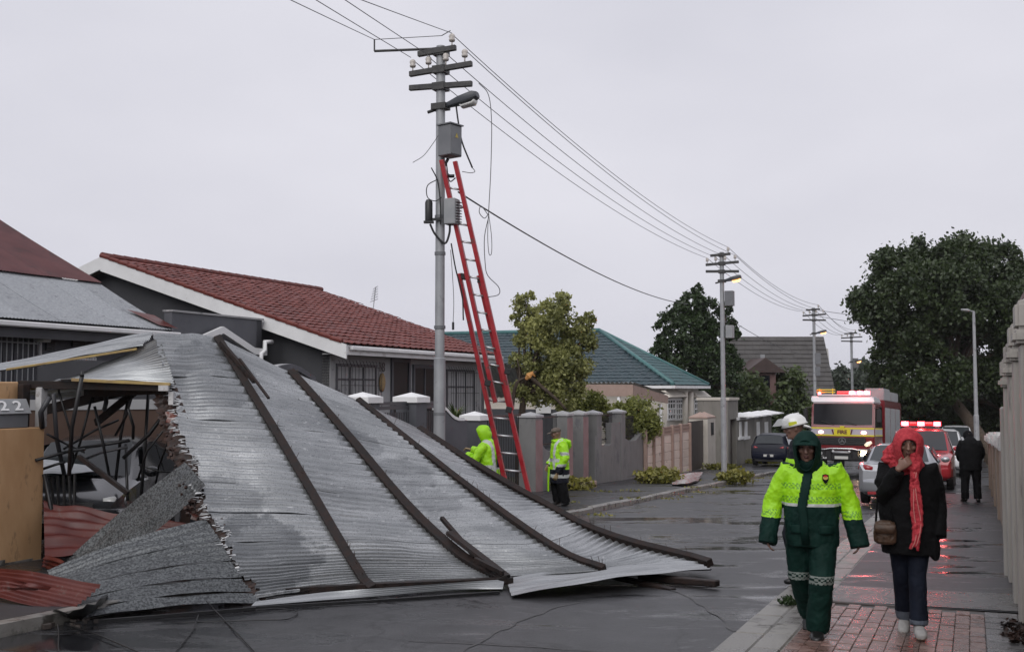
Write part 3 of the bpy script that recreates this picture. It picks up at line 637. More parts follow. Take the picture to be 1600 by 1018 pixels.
# garage between the two
gA = thing('garage', 'flat topped dark grey garage with a white chevron trim between the houses', 'garage', W(19.4, -15.2, 0))
mb = MB(); wall_quad(mb, WZ(17.95, -15.2, 0), WZ(21.05, -15.2, 0), -1.6, 3.33, 0.2); wall_quad(mb, WZ(21.05, -15.2, 0), WZ(21.05, -20, 0), -1.6, 3.33, 0.2); mb.build('wall', M['wall_slate'], gA)
mb = MB(); mb.pbox(WZ(17.93, -15.43, 3.335), SU * 3.16, TU * 0.26, ZU * 0.04); mb.build('coping', M['wall_grey'], gA)
tr = [PT(x, y, -15.1) for x, y in ((296, 531), (344, 510), (393, 543), (412, 545))]
mb = MB()
for i in range(3):
    p, q = tr[i], tr[i + 1]; mb.prism([p + ZU * 0.0, q + ZU * 0.0, q - ZU * 0.15, p - ZU * 0.15], TU * 0.10)
mb.build('chevron_trim', M['white_trim'], gA)
mb = MB(); mb.tube([PT(425, 534, -15.0), PT(414, 534, -15.0), PT(414, 547, -15.0), PT(408, 552, -15.0), PT(406, 600, -15.0)], 0.055, 10); mb.build('downpipe', M['white_paint'], gA, smooth=True)
# ------------------------------------------------------------------ street wall of the red tiled house
tw = -11.0
fB = thing('garden_wall', 'dark slate garden wall with white pyramid caps and a curved coping', 'wall', W(24, tw, 0.1))
mb = MB(); mb.prism([PT(425, 700, -12.2), PT(425, 577, -12.2), PT(437, 570, -12.2), PT(452, 568, -12.2), PT(466, 573, -12.2), PT(480, 581, -12.2), PT(490, 589, -12.2), PT(505, 608, -12.2), PT(530, 630, -12.2), PT(530, 700, -12.2)], TU * -0.2)
mb.build('curved_panel', M['wall_grey'], fB)
tp = [PT(x, y, -12.18) for x, y in ((425, 577), (437, 570), (452, 568), (466, 573), (480, 582), (490, 589))]
mb = MB()
for i in range(5): mb.prism([tp[i], tp[i + 1], tp[i + 1] - ZU * 0.1, tp[i] - ZU * 0.1], TU * 0.06)
mb.build('coping', M['wall_slate'], fB)
def pillar_at(par, px, pytop, t, w, mat, capmat, cap=0.10, peak=0.09, capw=None, name='pillar', pink=None):
    c = PT(px, pytop, t - w / 2); zt = c.z; g = gz(c.y) + 0.05
    mb = MB(); o = c - SU * w / 2 - TU * w / 2; o.z = g
    mb.pbox(o, SU * w, TU * w, ZU * (zt - cap - peak - g)); p = mb.build(name, mat, par, bevel=0.01)
    mb = MB(); pyramid_cap(mb, (c.x, c.y), capw or w + 0.1, zt - cap - peak, cap, peak); mb.build('cap', capmat, p)
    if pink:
        mb = MB(); o2 = o + TU * (w + 0.002); mb.pbox(o2 + ZU * 0.02, SU * w, TU * 0.012, ZU * (zt - cap - peak - g - 0.09)); mb.build('red_glow_face', pink, p)  # thin street face that carries the painted red light
    return c
pillar_at(fB, 567, 612, tw, 0.50, M['wall_slate'], M['white_paint'], 0.12, 0.10)
pillar_at(fB, 643, 612.5, tw, 0.50, M['wall_slate'], M['white_paint'], 0.12, 0.10)
pillar_at(fB, 741.5, 642, tw, 0.46, M['wall_slate'], M['white_paint'], 0.12, 0.10)
def tpoly(par, pts, t, th, mat, name, z_ground=True):
    L_ = [PT(x, y, t) for x, y in pts]; mb = MB(); mb.prism(L_, TU * -th); return mb.build(name, mat, par)
tpoly(fB, [(690, 790), (690, 640), (697, 640), (706, 650), (716, 655), (730, 656), (730, 780)], tw - 0.08, 0.2, M['wall_slate'], 'low_wall')
cp = [PT(x, y, tw - 0.06) for x, y in ((690, 639), (697, 639), (701, 643), (706, 649), (711, 653), (717, 655.5), (726, 655.5))]
mb = MB()
for i in range(6): mb.prism([cp[i] + ZU * .05, cp[i + 1] + ZU * .05, cp[i + 1] - ZU * 0.02, cp[i] - ZU * 0.02], TU * -0.24)
mb.build('curved_coping', M['white_paint'], fB)
sg = thing('sliding_gate', 'dark barred sliding gate behind the fallen roof and the pole', 'gate', W(24.5, tw - 0.2, 0.1))
mb = MB(); A, B = PT(588, 628, tw - 0.25), PT(690, 634, tw - 0.25); zt = A.z; zb = gz(A.y) + 0.1
w = (B - A).dot(SU); o = Vector((A.x, A.y, zb))
for q in (0, 0.42, 0.97):
    mb = MB(); mb.pbox(o + ZU * ((zt - zb) * q), SU * w, TU * 0.05, ZU * 0.07); mb.build('rail', M['frame_grey'], sg)
for i in range(int(w / 0.10)):
    p = o + SU * (0.05 + i * 0.10) + TU * 0.055; mb = MB(); mb.pbox(p, SU * 0.045, TU * 0.012, ZU * (zt - zb - 0.22)); mb.build('slat', M['iron_grey'], sg)
mb = MB(); mb.pbox(o + ZU * (zt - zb - 0.16) + TU * 0.056, SU * w, TU * 0.02, ZU * 0.08); mb.build('top_rail', M['frame_grey'], sg)
gg = thing('garden_gate', 'black vertical bar gate behind the red ladder', 'gate', PT(790, 700, tw - 0.1))
mb = MB(); A = PT(762, 646, tw - 0.1); B = PT(812, 646, tw - 0.1); w = (B - A).dot(SU); zt = A.z - .05; zb = gz(A.y) + 0.1; o = Vector((A.x, A.y, zb))
for i in range(int(w / 0.11) + 1): mb.tube([o + SU * (i * 0.11), o + SU * (i * 0.11) + ZU * (zt - zb)], 0.012, 5)
mb.build('bars', M['black_iron'], gg)['kind'] = 'stuff'
for q in (zt - zb - 0.05, 0.05): mb = MB(); mb.pbox(o + ZU * q, SU * w, TU * 0.04, ZU * 0.05); mb.build('rail', M['black_iron'], gg)
mt('stone_cap', (0.38, 0.38, 0.39), (0.45, 0.45, 0.46), 4, 0.5)
# grey pillars
fC = thing('garden_wall', 'grey garden wall with dipped tops, capped pillars and pillar sides tinted with red light', 'wall', W(34, tw, 0.1))
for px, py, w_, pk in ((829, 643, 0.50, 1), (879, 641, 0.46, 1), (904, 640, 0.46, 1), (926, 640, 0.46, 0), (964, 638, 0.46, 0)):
    pillar_at(fC, px, py, tw, w_, M['pillar_grey'], M['stone_cap'], 0.06, 0.09, w_ + 0.07, pink=M['pillar_red_glow'] if pk else None)
tpoly(fC, [(840, 790), (840, 672), (845, 690), (852, 701), (862, 706), (872, 703), (872, 780)], tw - 0.015, 0.22, M['pillar_grey'], 'dipped_panel')
tpoly(fC, [(930, 775), (930, 676), (934, 688), (941, 695), (952, 696), (958, 690), (958, 768)], tw - 0.015, 0.22, M['pillar_grey'], 'dipped_panel')
tpoly(fC, [(970, 768), (970, 672), (976, 684), (985, 689), (994, 687), (1003, 676), (1006, 672), (1006, 752)], tw - 0.015, 0.22, M['pillar_grey'], 'dipped_panel')
tpoly(fC, [(955, 775), (955, 660), (973, 660), (973, 768)], tw - 0.03, 0.2, M['pillar_grey'], 'pier_base')
for x0, x1, y0, y1 in ((842, 870, 648, 702), (934, 956, 645, 694), (974, 990, 650, 688)):
    mb = MB(); A = PT(x0, y0, tw - 0.22); B = PT(x1, y0, tw - 0.22); w = (B - A).dot(SU); zb = PT(x0, y1, tw - 0.22).z; o = Vector((A.x, A.y, zb))
    for i in range(int(w / 0.10) + 1): mb.tube([o + SU * (i * 0.10), o + SU * (i * 0.10) + ZU * (A.z - zb)], 0.010, 5)
    for q in (0.12, 0.9): mb.pbox(o + ZU * ((A.z - zb) * q), SU * w, TU * 0.03, ZU * 0.04)
    mb.build('railing', M['black_iron'], fC)
mb = MB(); A = PT(893, 770, tw); mb.box((A.x - 0.1, A.y, gz(A.y) + 0.2), (1.6, 0.6, 0.22), ROT_ST); mb.build('brick_step', M['precast_post'], fC, bevel=0.02)
# precast fence
fD = thing('precast_fence', 'pinkish beige precast panel fence with posts and patterned top row', 'fence', W(42, tw, 0.1))
px_ = [1006, 1018.7, 1032.4, 1048, 1061.3, 1075.5]
base = [PT(x, 700, tw) for x in px_]
top = [PT(x, y, tw).z for x, y in zip(px_, (671, 669, 666, 663.5, 661.5, 660))]
for i, b in enumerate(base):
    g = gz(b.y) + 0.02; mb = MB(); mb.pbox(Vector((b.x, b.y, g)) - SU * 0.07, SU * 0.14, TU * 0.13, ZU * (top[i] - g)); mb.build('post', M['precast_post'], fD, bevel=0.01)
for i in range(5):
    a, b = base[i], base[i + 1]; w = (b - a).dot(SU) - 0.02; zt = min(top[i], top[i + 1]) - 0.03; g = gz(b.y) + 0.02; h = (zt - 0.32 - g) / 5
    for j in range(5):
        mb = MB(); mb.pbox(Vector((a.x, a.y, g + j * h)) + SU * 0.01 - TU * 0.04 + TU * rng.uniform(0, .01), SU * w, TU * 0.07, ZU * (h - 0.015)); mb.build('panel', M['precast'], fD, bevel=0.012)
    mb = MB(); o = Vector((a.x, a.y, zt - 0.32)) + SU * 0.01
    for q in (0, 0.14, 0.27): mb.pbox(o + ZU * q, SU * w, TU * 0.06, ZU * 0.05)
    for q in range(9): mb.pbox(o + SU * (w * q / 9) + ZU * 0.05 + TU * 0.002, SU * 0.07, TU * 0.05, ZU * 0.22)
    mb.build('pattern_panel', M['precast_post'], fD)
mb = MB(); A = PT(1076.5, 700, tw); B = PT(1102, 700, tw); g = gz(A.y) + 0.08; zt = PT(1088, 657, tw).z; w = (B - A).dot(SU)
sgt = thing('side_gate', 'solid dark brown gate between the precast fence and the cream pillar', 'gate', Vector((A.x, A.y, g)))
for i in range(8):
    mb = MB(); mb.pbox(Vector((A.x, A.y, g)) + SU * (w * i / 8), SU * (w / 8 - 0.01), TU * -0.04, ZU * (zt - g)); mb.build('board', M['gate_brown'], sgt)
# cream pillar
cpz = thing('gate_pillar', 'broad cream gate pillar with twin brown caps and a black letter slot', 'pillar', PT(1114, 727, tw))
A = PT(1102.5, 700, tw + 0.1); B = PT(1117, 700, tw + 0.1); zt = PT(1112, 652, tw).z; g = gz(A.y)
mb = MB(); mb.pbox(Vector((A.x, A.y, g)) - TU * 0.75, SU * 1.6, TU * 0.85, ZU * (zt - g)); mb.build('body', M['cream'], cpz, bevel=0.01)
mb = MB()
for q in (0.0, 0.82): c = Vector((A.x, A.y, zt)) + SU * (0.39 + q) - TU * 0.32; pyramid_cap(mb, (c.x, c.y), 0.86, zt + 0.002, 0.06, 0.22)
mb.build('cap', M['precast_post'], cpz)
mb = MB(); c = Vector((A.x, A.y, zt - 0.75)) + SU * 0.9 + TU * 0.105; mb.pbox(c - SU * 0.25, SU * 0.5, TU * 0.02, ZU * 0.55); mb.build('letter_slot', M['black_iron'], cpz)
# tall taupe gateway and low wall with white openings
tg = thing('gateway', 'tall taupe gateway block with a pale coping behind the second pole', 'gateway', PT(1135, 720, tw - 0.5))
A = PS(1115, 700, ST(PT(1138, 700, tw))[0]); B = PT(1138, 700, tw); zt = PT(1138, 625, tw).z; g = gz(B.y) - .1
sA = ST(B)[0]
mb = MB(); mb.pbox(WZ(sA, tw - 1.5, g), SU * 0.5, TU * 1.5, ZU * (zt - g)); mb.pbox(WZ(sA + 0.5, tw - 0.5, zt - 0.95), SU * 1.6, TU * 0.5, ZU * 0.95); mb.pbox(WZ(sA + 2.1, tw - 0.5, g), SU * 0.4, TU * 0.5, ZU * (zt - g)); mb.build('block', M['taupe'], tg)
mb = MB(); mb.pbox(WZ(sA - 0.05, tw - 1.55, zt + 0.002), SU * 2.6, TU * 1.62, ZU * 0.12); mb.build('coping', M['cream'], tg)
mb = MB(); mb.pbox(WZ(sA + 0.5, tw - 0.3, g), SU * 1.6, TU * 0.06, ZU * (zt - 0.95 - g)); mb.build('door', M['gate_brown'], tg)
bw = thing('garden_wall', 'taupe garden wall with white scalloped coping and white framed openings', 'wall', PT(1180, 715, tw))
A, B = PT(1152, 700, tw), PT(1206, 700, tw); sA2, sB2 = ST(A)[0], ST(B)[0]; zt = PT(1160, 655, tw).z; g = gz(B.y) - 0.2
mb = MB(); mb.pbox(WZ(sA2, tw - 0.2, g), SU * (sB2 - sA2), TU * 0.2, ZU * (zt - g)); mb.build('body', M['taupe'], bw)
mb = MB(); n = 8; L_ = sB2 - sA2
mb.pbox(WZ(sA2 - 0.1, tw - 0.25, zt + 0.002), SU * (L_ + 0.2), TU * 0.32, ZU * 0.14)
for i in range(4):
    c = WZ(sA2 + L_ * (i + 0.5) / 4, tw - 0.09, zt + 0.14); pyramid_cap(mb, (c.x, c.y), 0.5 + L_ / 8, zt + 0.143, 0.05, 0.18)
mb.build('coping', M['white_paint'], bw)
for x0, x1 in ((1153.5, 1159), (1161, 1168.5), (1180, 1188), (1192, 1201.5)):
    a, b = PT(x0, 683, tw), PT(x1, 658, tw); mb = MB(); w = (b - a).dot(SU); h = b.z - a.z
    mb.pbox(a + TU * 0.002 + SU * 0.25 * w, SU * w * 0.55, TU * 0.03, ZU * h); mb.pbox(a - SU * 0.1 + TU * 0.003 - ZU * 0.12, SU * (w + 0.25), TU * 0.09, ZU * 0.14)
    mb.build('white_opening', M['white_paint'], bw)
# ------------------------------------------------------------------ HOUSE with teal tiles
hC = thing('house', 'cottage with a teal tiled hipped roof, flat veranda and white bay windows', 'house', W(55, -18, 0))
sC0, sC1, tC0, tC1, zc, zr, sRg = 52.4, 60.3, -13.5, -27.5, 1.95, 5.0, 58.2
rA = WZ(sRg, -19.2, zr); rB = WZ(sRg, -29.5, zr)
e00, e10, e01, e11 = WZ(sC0, tC0, zc), WZ(sC1, tC0, zc), WZ(sC0, tC1 - 3, zc), WZ(sC1, tC1 - 3, zc)
mb = MB(); dz = ZU * -0.03
mb.add([e01 + dz, e00 + dz, rA + dz, rB + dz], [(0, 1, 2, 3)]); mb.add([e00 + dz, e10 + dz, rA + dz], [(0, 1, 2)]); mb.add([e10 + dz, e11 + dz, rB + dz, rA + dz], [(0, 1, 2, 3)])
mb.build('roof_deck', M['teal_tile'], hC)
up1 = WZ(sRg, 0, zr) - WZ(sC0, 0, zc); LT = (tC0 - (tC1 - 3))
tile_roof(hC, e01, e00, up1, lambda u, v: (LT - u) > 5.7 * v / up1.length, M['teal_tile'], individual=0, w=0.32, g=0.36)
midr = WZ(sRg, -19.2, zr)
up2 = WZ(0, -19.2, zr) - WZ(0, tC0, zc)
tile_roof(hC, e00, e10, up2, lambda u, v: u > (sRg - sC0) * v / up2.length and u < (sC1 - sC0) - (sC1 - sRg) * v / up2.length, M['teal_face'], individual=0, w=0.32, g=0.36)
mb = MB(); mb.tube([e00 + ZU * .05, rA + ZU * .05], 0.11, 8); mb.tube([rA + ZU * .05, rB + ZU * .05], 0.12, 8); mb.tube([e10 + ZU * .05, rA + ZU * .05], 0.1, 8); mb.build('ridge', M['teal_ridge'], hC, smooth=True)
mb = MB()
for a, b in (((sC0 + .5, tC0 - 0.5), (sC1 - .4, tC0 - 0.5)), ((sC0 + .5, tC1 - 2.5), (sC0 + .5, tC0 - .5)), ((sC1 - .4, tC0 - .5), (sC1 - .4, tC1 - 2.5))): wall_quad(mb, WZ(*a, 0), WZ(*b, 0), -3.2, zc - 0.02, 0.2)
mb.build('wall', M['cream'], hC)
mb = MB(); mb.pbox(WZ(sC0 - .02, tC0 + 0.0, zc - 0.17), SU * (sC1 - sC0), TU * 0.1, ZU * 0.14); mb.pbox(WZ(sC0 - 0.1, tC1 - 2.5, zc - 0.17), TU * (-tC1 + 2.5 + tC0), SU * 0.1, ZU * 0.14); mb.build('gutter', M['white_trim'], hC)
for x0, x1, nm in ((1043, 1055, 2), (1056, 1066, 2), (1085, 1092, 1), (1094, 1101, 2)):
    a, b = PT(x0, 657, tC0 - 0.32), PT(x1, 622, tC0 - 0.32)
    window(hC, a, SU, 0, (b - a).dot(SU), b.z - a.z, M['window_frame_white'], M['glass_grey'] if x0 in (1056, 1094) else M['glass_dark'], TU, fw=0.10, mull=(nm + 1 if nm == 2 else 2,), rails=(0.25, 0.5, 0.75))
mb = MB()
for x0, x1 in ((1041.5, 1067.5), (1084, 1103)):
    a, b = PT(x0, 670, tC0 - 0.36), PT(x1, 618, tC0 - 0.36); w = (b - a).dot(SU); mb = MB(); mb.pbox(a - TU * 0.2 - ZU * 1.0, SU * w, TU * 0.22, ZU * (b.z - a.z + 1.0)); mb.build('bay', M['cream'], hC)
mb = MB()
for x0, x1 in ((1040, 1069), (1083, 1105)):
    a, b = PT(x0, 620, tC0 - 0.3), PT(x1, 613, tC0 - 0.5); w = (PT(x1, 620, tC0 - 0.3) - a).dot(SU); mb.prism([a + TU * 0.25, a + TU * 0.25 + SU * w, a + SU * (w - .3) + ZU * 0.33 - TU * .1, a + SU * .3 + ZU * 0.33 - TU * .1], TU * -0.2 + ZU * -.02)
mb.build('bay_roof', M['cream'], hC)
for x in (1070, 1079):
    a = PT(x, 675, tC0 - 0.2); mb = MB(); mb.tube([a - ZU * 1.2, PT(x, 612, tC0 - 0.2)], 0.16, 10); mb.build('column', M['cream'], hC, smooth=True)
# carport
cpA, cpB, cpL = PT(989, 600.5, -13.3), PT(1044, 618, -13.3), WZ(ST(PT(989, 600, -13.3))[0], -16.6, 1.95)
mb = MB(); mb.prism([cpA, cpB, cpB - ZU * 0.36, cpA - ZU * 0.5], TU * -0.06); mb.build('fascia', M['precast_post'], hC)
mb = MB(); mb.prism([cpL, cpA, cpA - ZU * 0.5, cpL - ZU * 0.5], SU * 0.05); mb.build('fascia', M['precast_post'], hC)
corr_sheets(hC, 'veranda_sheet', M['galv_clean'], cpL + ZU * 0.08, TU * 3.35, (cpB - cpA), width=1.2, pitch=0.2, amp=0.03, nal=2)
for p in (PT(984, 640, -13.4), PT(1032, 650, -13.4), PS(967, 640, ST(cpA)[0] + .1), PT(1000, 650, -15.9), PT(1010, 650, -14.9)):
    mb = MB(); z1_ = 1.42 if p.y < 50 else 1.05; mb.tube([Vector((p.x, p.y, gz(p.y))), Vector((p.x, p.y, z1_))], 0.08, 8); mb.build('post', M['white_trim'], hC, smooth=True)
mb = MB(); wall_quad(mb, WZ(49.5, -19, 0), WZ(49.5, -13.6, 0), -3, -0.95, 0.15); mb.build('parapet', M['cream'], hC)
# lean-to with striped sheeting and pale wall behind the wind-blown tree
sh = thing('lean_to', 'pale corrugated lean-to beside a white wall behind the broken tree', 'shed', W(40, -15.5, 0))
mb = MB(); wall_quad(mb, WZ(40, -20, 0), WZ(40, -13.4, 0), -2, 0.95, 0.2); mb.build('wall', M['wall_slate'], sh)
corr_sheets(sh, 'roof_sheet', M['galv_clean'], WZ(38.2, -20, 2.7), TU * 6.2, SU * 2.2 + ZU * -1.3, width=1.0, pitch=0.2, amp=0.03, nal=2)
a, b = PS(838, 645, 39.9), PS(858, 627, 39.9); mb = MB(); mb.pbox(a, TU * 0.62, SU * -0.04, ZU * 0.55); mb.build('white_panel', M['white_paint'], sh)
# ------------------------------------------------------------------ distant steep roofed hall
hD = thing('hall', 'distant hall with a huge steep brown shingled roof and cream gable', 'building', (22, 88, gz(88)))
Yd = 85.0; zR_ = P(1220, 526, Yd).z; zB_ = P(1220, 640, Yd - 4).z
xl, xr = P(1128, 526, Yd).x, P(1287, 526, Yd).x; g = gz(85)
mb = MB(); mb.add([(xl, Yd, zR_), (xr, Yd, zR_), (xr, Yd - 5.0, g + 1.5), (xl, Yd - 5.0, g + 1.5)], [(3, 2, 1, 0)]); mb.add([(xl, Yd, zR_), (xr, Yd, zR_), (xr, Yd + 5, g + 1.5), (xl, Yd + 5, g + 1.5)], [(0, 1, 2, 3)]); mb.build('roof_deck', M['shingle'], hD)
mb = MB(); nr = 22; slope = Vector((0, -5.0, g + 1.5 - zR_))
for j in range(nr):
    a = Vector((xl, Yd, zR_)) + slope * (j / nr); n_ = Vector((0, slope.z, -slope.y)).normalized() * -1
    if n_.z < 0: n_ = -n_
    x = xl
    while x < xr:
        w = rng.uniform(0.5, 0.9); w = min(w, xr - x); o = Vector((x, a.y, a.z)) + n_ * (0.02 + rng.uniform(0, .02)); d = slope / nr
        mb.add([o, o + Vector((w - .02, 0, 0)), o + Vector((w - .02, 0, 0)) + d + n_ * .05, o + d + n_ * .05, o + d, o + d + Vector((w - .02, 0, 0))], [(3, 2, 1, 0), (4, 5, 2, 3)]); x += w
mb.build('shingles', M['shingle'], hD)['kind'] = 'stuff'
mb = MB(); xr2 = xr + 0.05
mb.prism([(xr - .1, Yd - 4.6, g), (xr - .1, Yd + 4.6, g), (xr - .1, Yd + 4.6, g + 1.7), (xr - .1, Yd, zR_ - .35), (xr - .1, Yd - 4.6, g + 1.7)], (-0.3, 0, 0)); mb.build('gable_wall', M['cream'], hD)
M['stone_pale'] = pm('stone_pale', (0.45, 0.44, 0.42), (0.54, 0.52, 0.5), 1, 0.6)
a = P(1290, 541, Yd + 3); b = P(1297, 545, Yd + 3)
mb = MB(); z0 = P(1290, 612, Yd + 3).z
mb.prism([Vector((a.x - .8, a.y, z0)), Vector((b.x + .05, b.y, z0)), Vector((b.x - .15, b.y, b.z)), Vector((a.x - .8, a.y, a.z + .3))], (0, 3, 0)); mb.build('end_wall', M['stone_pale'], hD)
c = P(1190, 590, Yd - 5)
mb = MB(); w = 1.5; z0 = P(1190, 582, Yd - 5).z; z1_ = P(1190, 559, Yd - 5).z
mb.prism([(c.x - w, Yd - 6.3, z0), (c.x + w, Yd - 6.3, z0), (c.x, Yd - 6.3, z1_)], (0, 5, 0)); mb.build('dormer_roof', M['shingle_brown'], hD)
mb = MB(); mb.pbox((c.x - .8, Yd - 6.0, z0 - 2.5), (1.6, 0, 0), (0, 3, 0), (0, 0, 2.5)); mb.build('dormer_wall', M['pinkish'], hD)
mb = MB(); mb.pbox((c.x - .35, Yd - 6.06, z0 - 1.1), (0.7, 0, 0), (0, .05, 0), (0, 0, 0.9)); mb.build('dormer_window', M['glass_dark'], hD)
mb = MB(); mb.pbox((c.x + 0.2, Yd - 4, z1_ - .2), (0.3, 0, 0), (0, .3, 0), (0, 0, 0.5)); mb.build('vent_pipe', M['pole_grey'], hD)
# ------------------------------------------------------------------ right side walls
rw = thing('street_wall', 'tall beige wall with stepped capped pillars along the right edge', 'wall', W(12, 0.5, 0.1))
tW = 0.33
mb = MB(); zt = 2.35
rows = []
mb.pbox(W(4.5, tW + 0.06, 0.0), W(13.6, tW + 0.06, 0) - W(4.5, tW + 0.06, 0), TU * 0.22, ZU * 2.45); mb.build('panel', M['beige_wall'], rw)
for px, py in ((1594, 462), (1582.5, 500), (1574.5, 531), (1567.5, 556)):
    for k in range(40):
        pass
    c = PT(px + 3, py, tW + 0.02); s_, t_ = ST(c); g = gz(c.y) + 0.08
    mb = MB(); mb.pbox(WZ(s_ - 0.0, tW, g), SU * 0.42, TU * 0.4, ZU * (c.z - 0.34 - g)); p = mb.build('pillar', M['beige_wall'], rw, bevel=0.015)
    mb = MB(); o = WZ(s_ - 0.05, tW - 0.05, c.z - 0.34); mb.pbox(o, SU * 0.52, TU * 0.5, ZU * 0.10)
    pyramid_cap(mb, ((o + SU * .26 + TU * .25).x, (o + SU * .26 + TU * .25).y), 0.46, c.z - 0.238, 0.20, 0.06); mb.build('cap', M['beige_wall'], p, bevel=0.025, seg=2)
mb = MB(); a = W(11.2, tW + 0.098, 0.75)
for (s_, z_, pts) in ((8.9, 0.62, [(0, 0), (.26, -.05), (.22, .5), (.1, .62), (.0, .4)]), (10.0, 0.55, [(0, 0), (.3, .02), (.35, .38), (.2, .55), (.05, .3)])):
    o = W(s_, tW + 0.056, z_); mb.prism([o + SU * x + ZU * y for x, y in pts], TU * -0.006)
mb.build('peeling_patch', M['white_trim'], rw)
mb = MB(); mb.pbox(W(13.8, tW - 0.03, 0.0), SU * 0.3, TU * 0.3, ZU * 2.02); mb.build('end_post', M['beige_wall'], rw, bevel=0.02)
bb = thing('low_wall', 'lower brown wall topped with rough pale stones behind the beige wall', 'wall', W(26, 0.4, 0.1))
mb = MB(); mb.pbox(W(14.3, 0.44, 0.0), W(37, 0.44, 0) - W(14.3, 0.44, 0), TU * 0.25, ZU * 1.42)
mb.build('body', M['brown_block'], bb)
s = 14.4
while s < 36.8:
    l = rng.uniform(0.5, 0.95); mb = MB(); h = rng.uniform(0.2, 0.32)
    o = W(s, 0.36, 1.425); mb.pbox(o + TU * rng.uniform(-.04, .04), W(s + l, .36, 1.425) - o, TU * rng.uniform(0.36, 0.42), ZU * h + SU * rng.uniform(-.05, .05)); mb.build('coping_stone', M['pale_stone'], bb, bevel=0.06, seg=2); s += l + 0.02
for s_ in (18.5, 22.5, 26.5, 30.5, 34.5):
    mb = MB(); mb.pbox(W(s_, 0.40, 0), SU * 0.34, TU * 0.05, ZU * 1.40); mb.build('pier', M['brown_block'], bb)
rh = thing('house', 'sliver of a house with white fascia and red roof above the beige wall', 'house', W(10, 2, 0))
mb = MB(); wall_quad(mb, WZ(5, 1.9, 0), WZ(13, 1.9, 0), -0.5, 2.6, -0.2); mb.build('wall', M['cream'], rh)
ee = PT(1590.5, 460, 0.62); s_ = ST(ee)[0]
mb = MB(); mb.pbox(WZ(5, 0.62, 2.55), SU * (s_ - 5), TU * 0.05, ZU * 0.30); mb.prism([WZ(s_, .62, 2.55), WZ(s_, 3.2, 3.9), WZ(s_, 3.2, 4.25), WZ(s_, .62, 2.85)], SU * -0.05); mb.build('fascia', M['white_trim'], rh)
mb = MB(); mb.prism([WZ(s_ - 0.08, .62, 2.87), WZ(s_ - .08, 3.2, 4.27), WZ(s_ - .08, 3.2, 4.33), WZ(s_ - .08, .62, 2.93)], SU * (5 - s_)); mb.build('roof', M['red_iron'], rh)
# ------------------------------------------------------------------ THE FALLEN ROOF
fr = thing('fallen_roof', 'torn off corrugated silver roof lying tilted across the street on its dark purlins', 'fallen roof', G(600, 900))
def colpts(l): return [P(x, y, Y) for x, y, Y in l]
cL = colpts([(240, 522, 14.4), (284, 655, 13.6), (318, 765, 12.7), (362, 872, 11.85), (403, 934, 11.35)])
c1 = colpts([(340, 530, 15.0), (424, 665, 14.0), (490, 775, 13.1), (541, 865, 12.3), (572, 914, 11.95)])
c2 = colpts([(455, 583, 15.7), (545, 685, 14.85), (635, 790, 13.95), (716, 868, 13.05), (775, 903, 12.55)])
c3 = colpts([(560, 628, 16.3), (660, 708, 15.4), (760, 785, 14.6), (878, 866, 13.4), (945, 893, 12.95)])
c4 = colpts([(655, 672, 17.2), (745, 731, 16.4), (845, 788, 15.5), (945, 838, 14.7), (1085, 876, 13.75)])
COLS = [cL, c1, c2, c3, c4]
def surf(u, v):
    return catmull([catmull(c, v) for c in COLS], u)
NC = 48
def nrm(u, v):
    e = 1e-3; du = surf(min(u + e, 1), v) - surf(u - e, v); dv = surf(u, min(v + e, 1)) - surf(u, v - e)
    n = du.cross(dv).normalized()
    return n if n.z > 0 else -n
ph = [0.0]
for i in range(NC * 3): ph.append(ph[-1] * 0.75 + rng.uniform(-1, 1) * 0.5)
def jagu(v):
    i = v * NC * 2; k = int(i) % (NC * 3); return 0.018 * ph[k] + 0.03 * mnoise.noise(Vector((v * 5, 3.1, 0)))
def set_uv(o, nr, nc, off, v0, v1, L=4.3):
    me = o.data; uv = me.uv_layers.new(name='UVMap'); k = np.empty(len(me.loops), dtype=np.int32); me.loops.foreach_get('vertex_index', k)
    uv.data.foreach_set('uv', np.stack([(k % nc) / (nc - 1) * L + off * .0, v0 + (v1 - v0) * (k // nc) / (nr - 1)], 1).ravel()); return o
laps = [0.0, 0.11, 0.235, 0.34, 0.455, 0.565, 0.675, 0.785, 0.895, 1.0]; gaps = {2: .022, 4: .012}
NU = 40
for li in range(len(laps) - 1):
    va, vb = laps[li], laps[li + 1] + (0.012 if li < len(laps) - 2 else 0)
    m = int((vb - va) * NC * 7); rows = []
    lift = 0.0025 * (li % 2)
    for q in range(m + 1):
        v = va + (vb - va) * q / m; r = []; ju = jagu(v)
        for k in range(NU + 1):
            x = k / NU; u = x + (1 - x) ** 8 * ju
            if k == NU: u += 0.006 * mnoise.noise(Vector((v * 30, 0, 0)))
            p = surf(u, v); n = nrm(min(max(u, .01), .99), min(max(v, .01), .99))
            a = 0.0190 * math.cos(2 * math.pi * v * NC) + (0.035 * mnoise.noise(Vector((u * 6, v * 5, 1.7))) + .020 * max(0, .5 - abs(mnoise.noise(Vector((u * 9, v * 4, 7.7)))) * 6)) * min(1, (1 - v) * 4 + .15)
            wav = 0.03 * mnoise.noise(Vector((u * 14, v * 3, li * 9.1))) * (1 - x) ** 3
            edge = gaps.get(li, .003) * max(0, (q / m - 0.8) * 5) * max(0, mnoise.noise(Vector((u * 4, li * 3.3, 0))) + .35) * (2 if x < .3 else 1)
            r.append(p + n * (a + lift + wav + edge))
        rows.append(r)
    set_uv(MB().grid(rows).build('roof_sheet', M['galv_roof'], fr, smooth=True), m + 1, NU + 1, li * 1.7, va * 5.3, vb * 5.3)
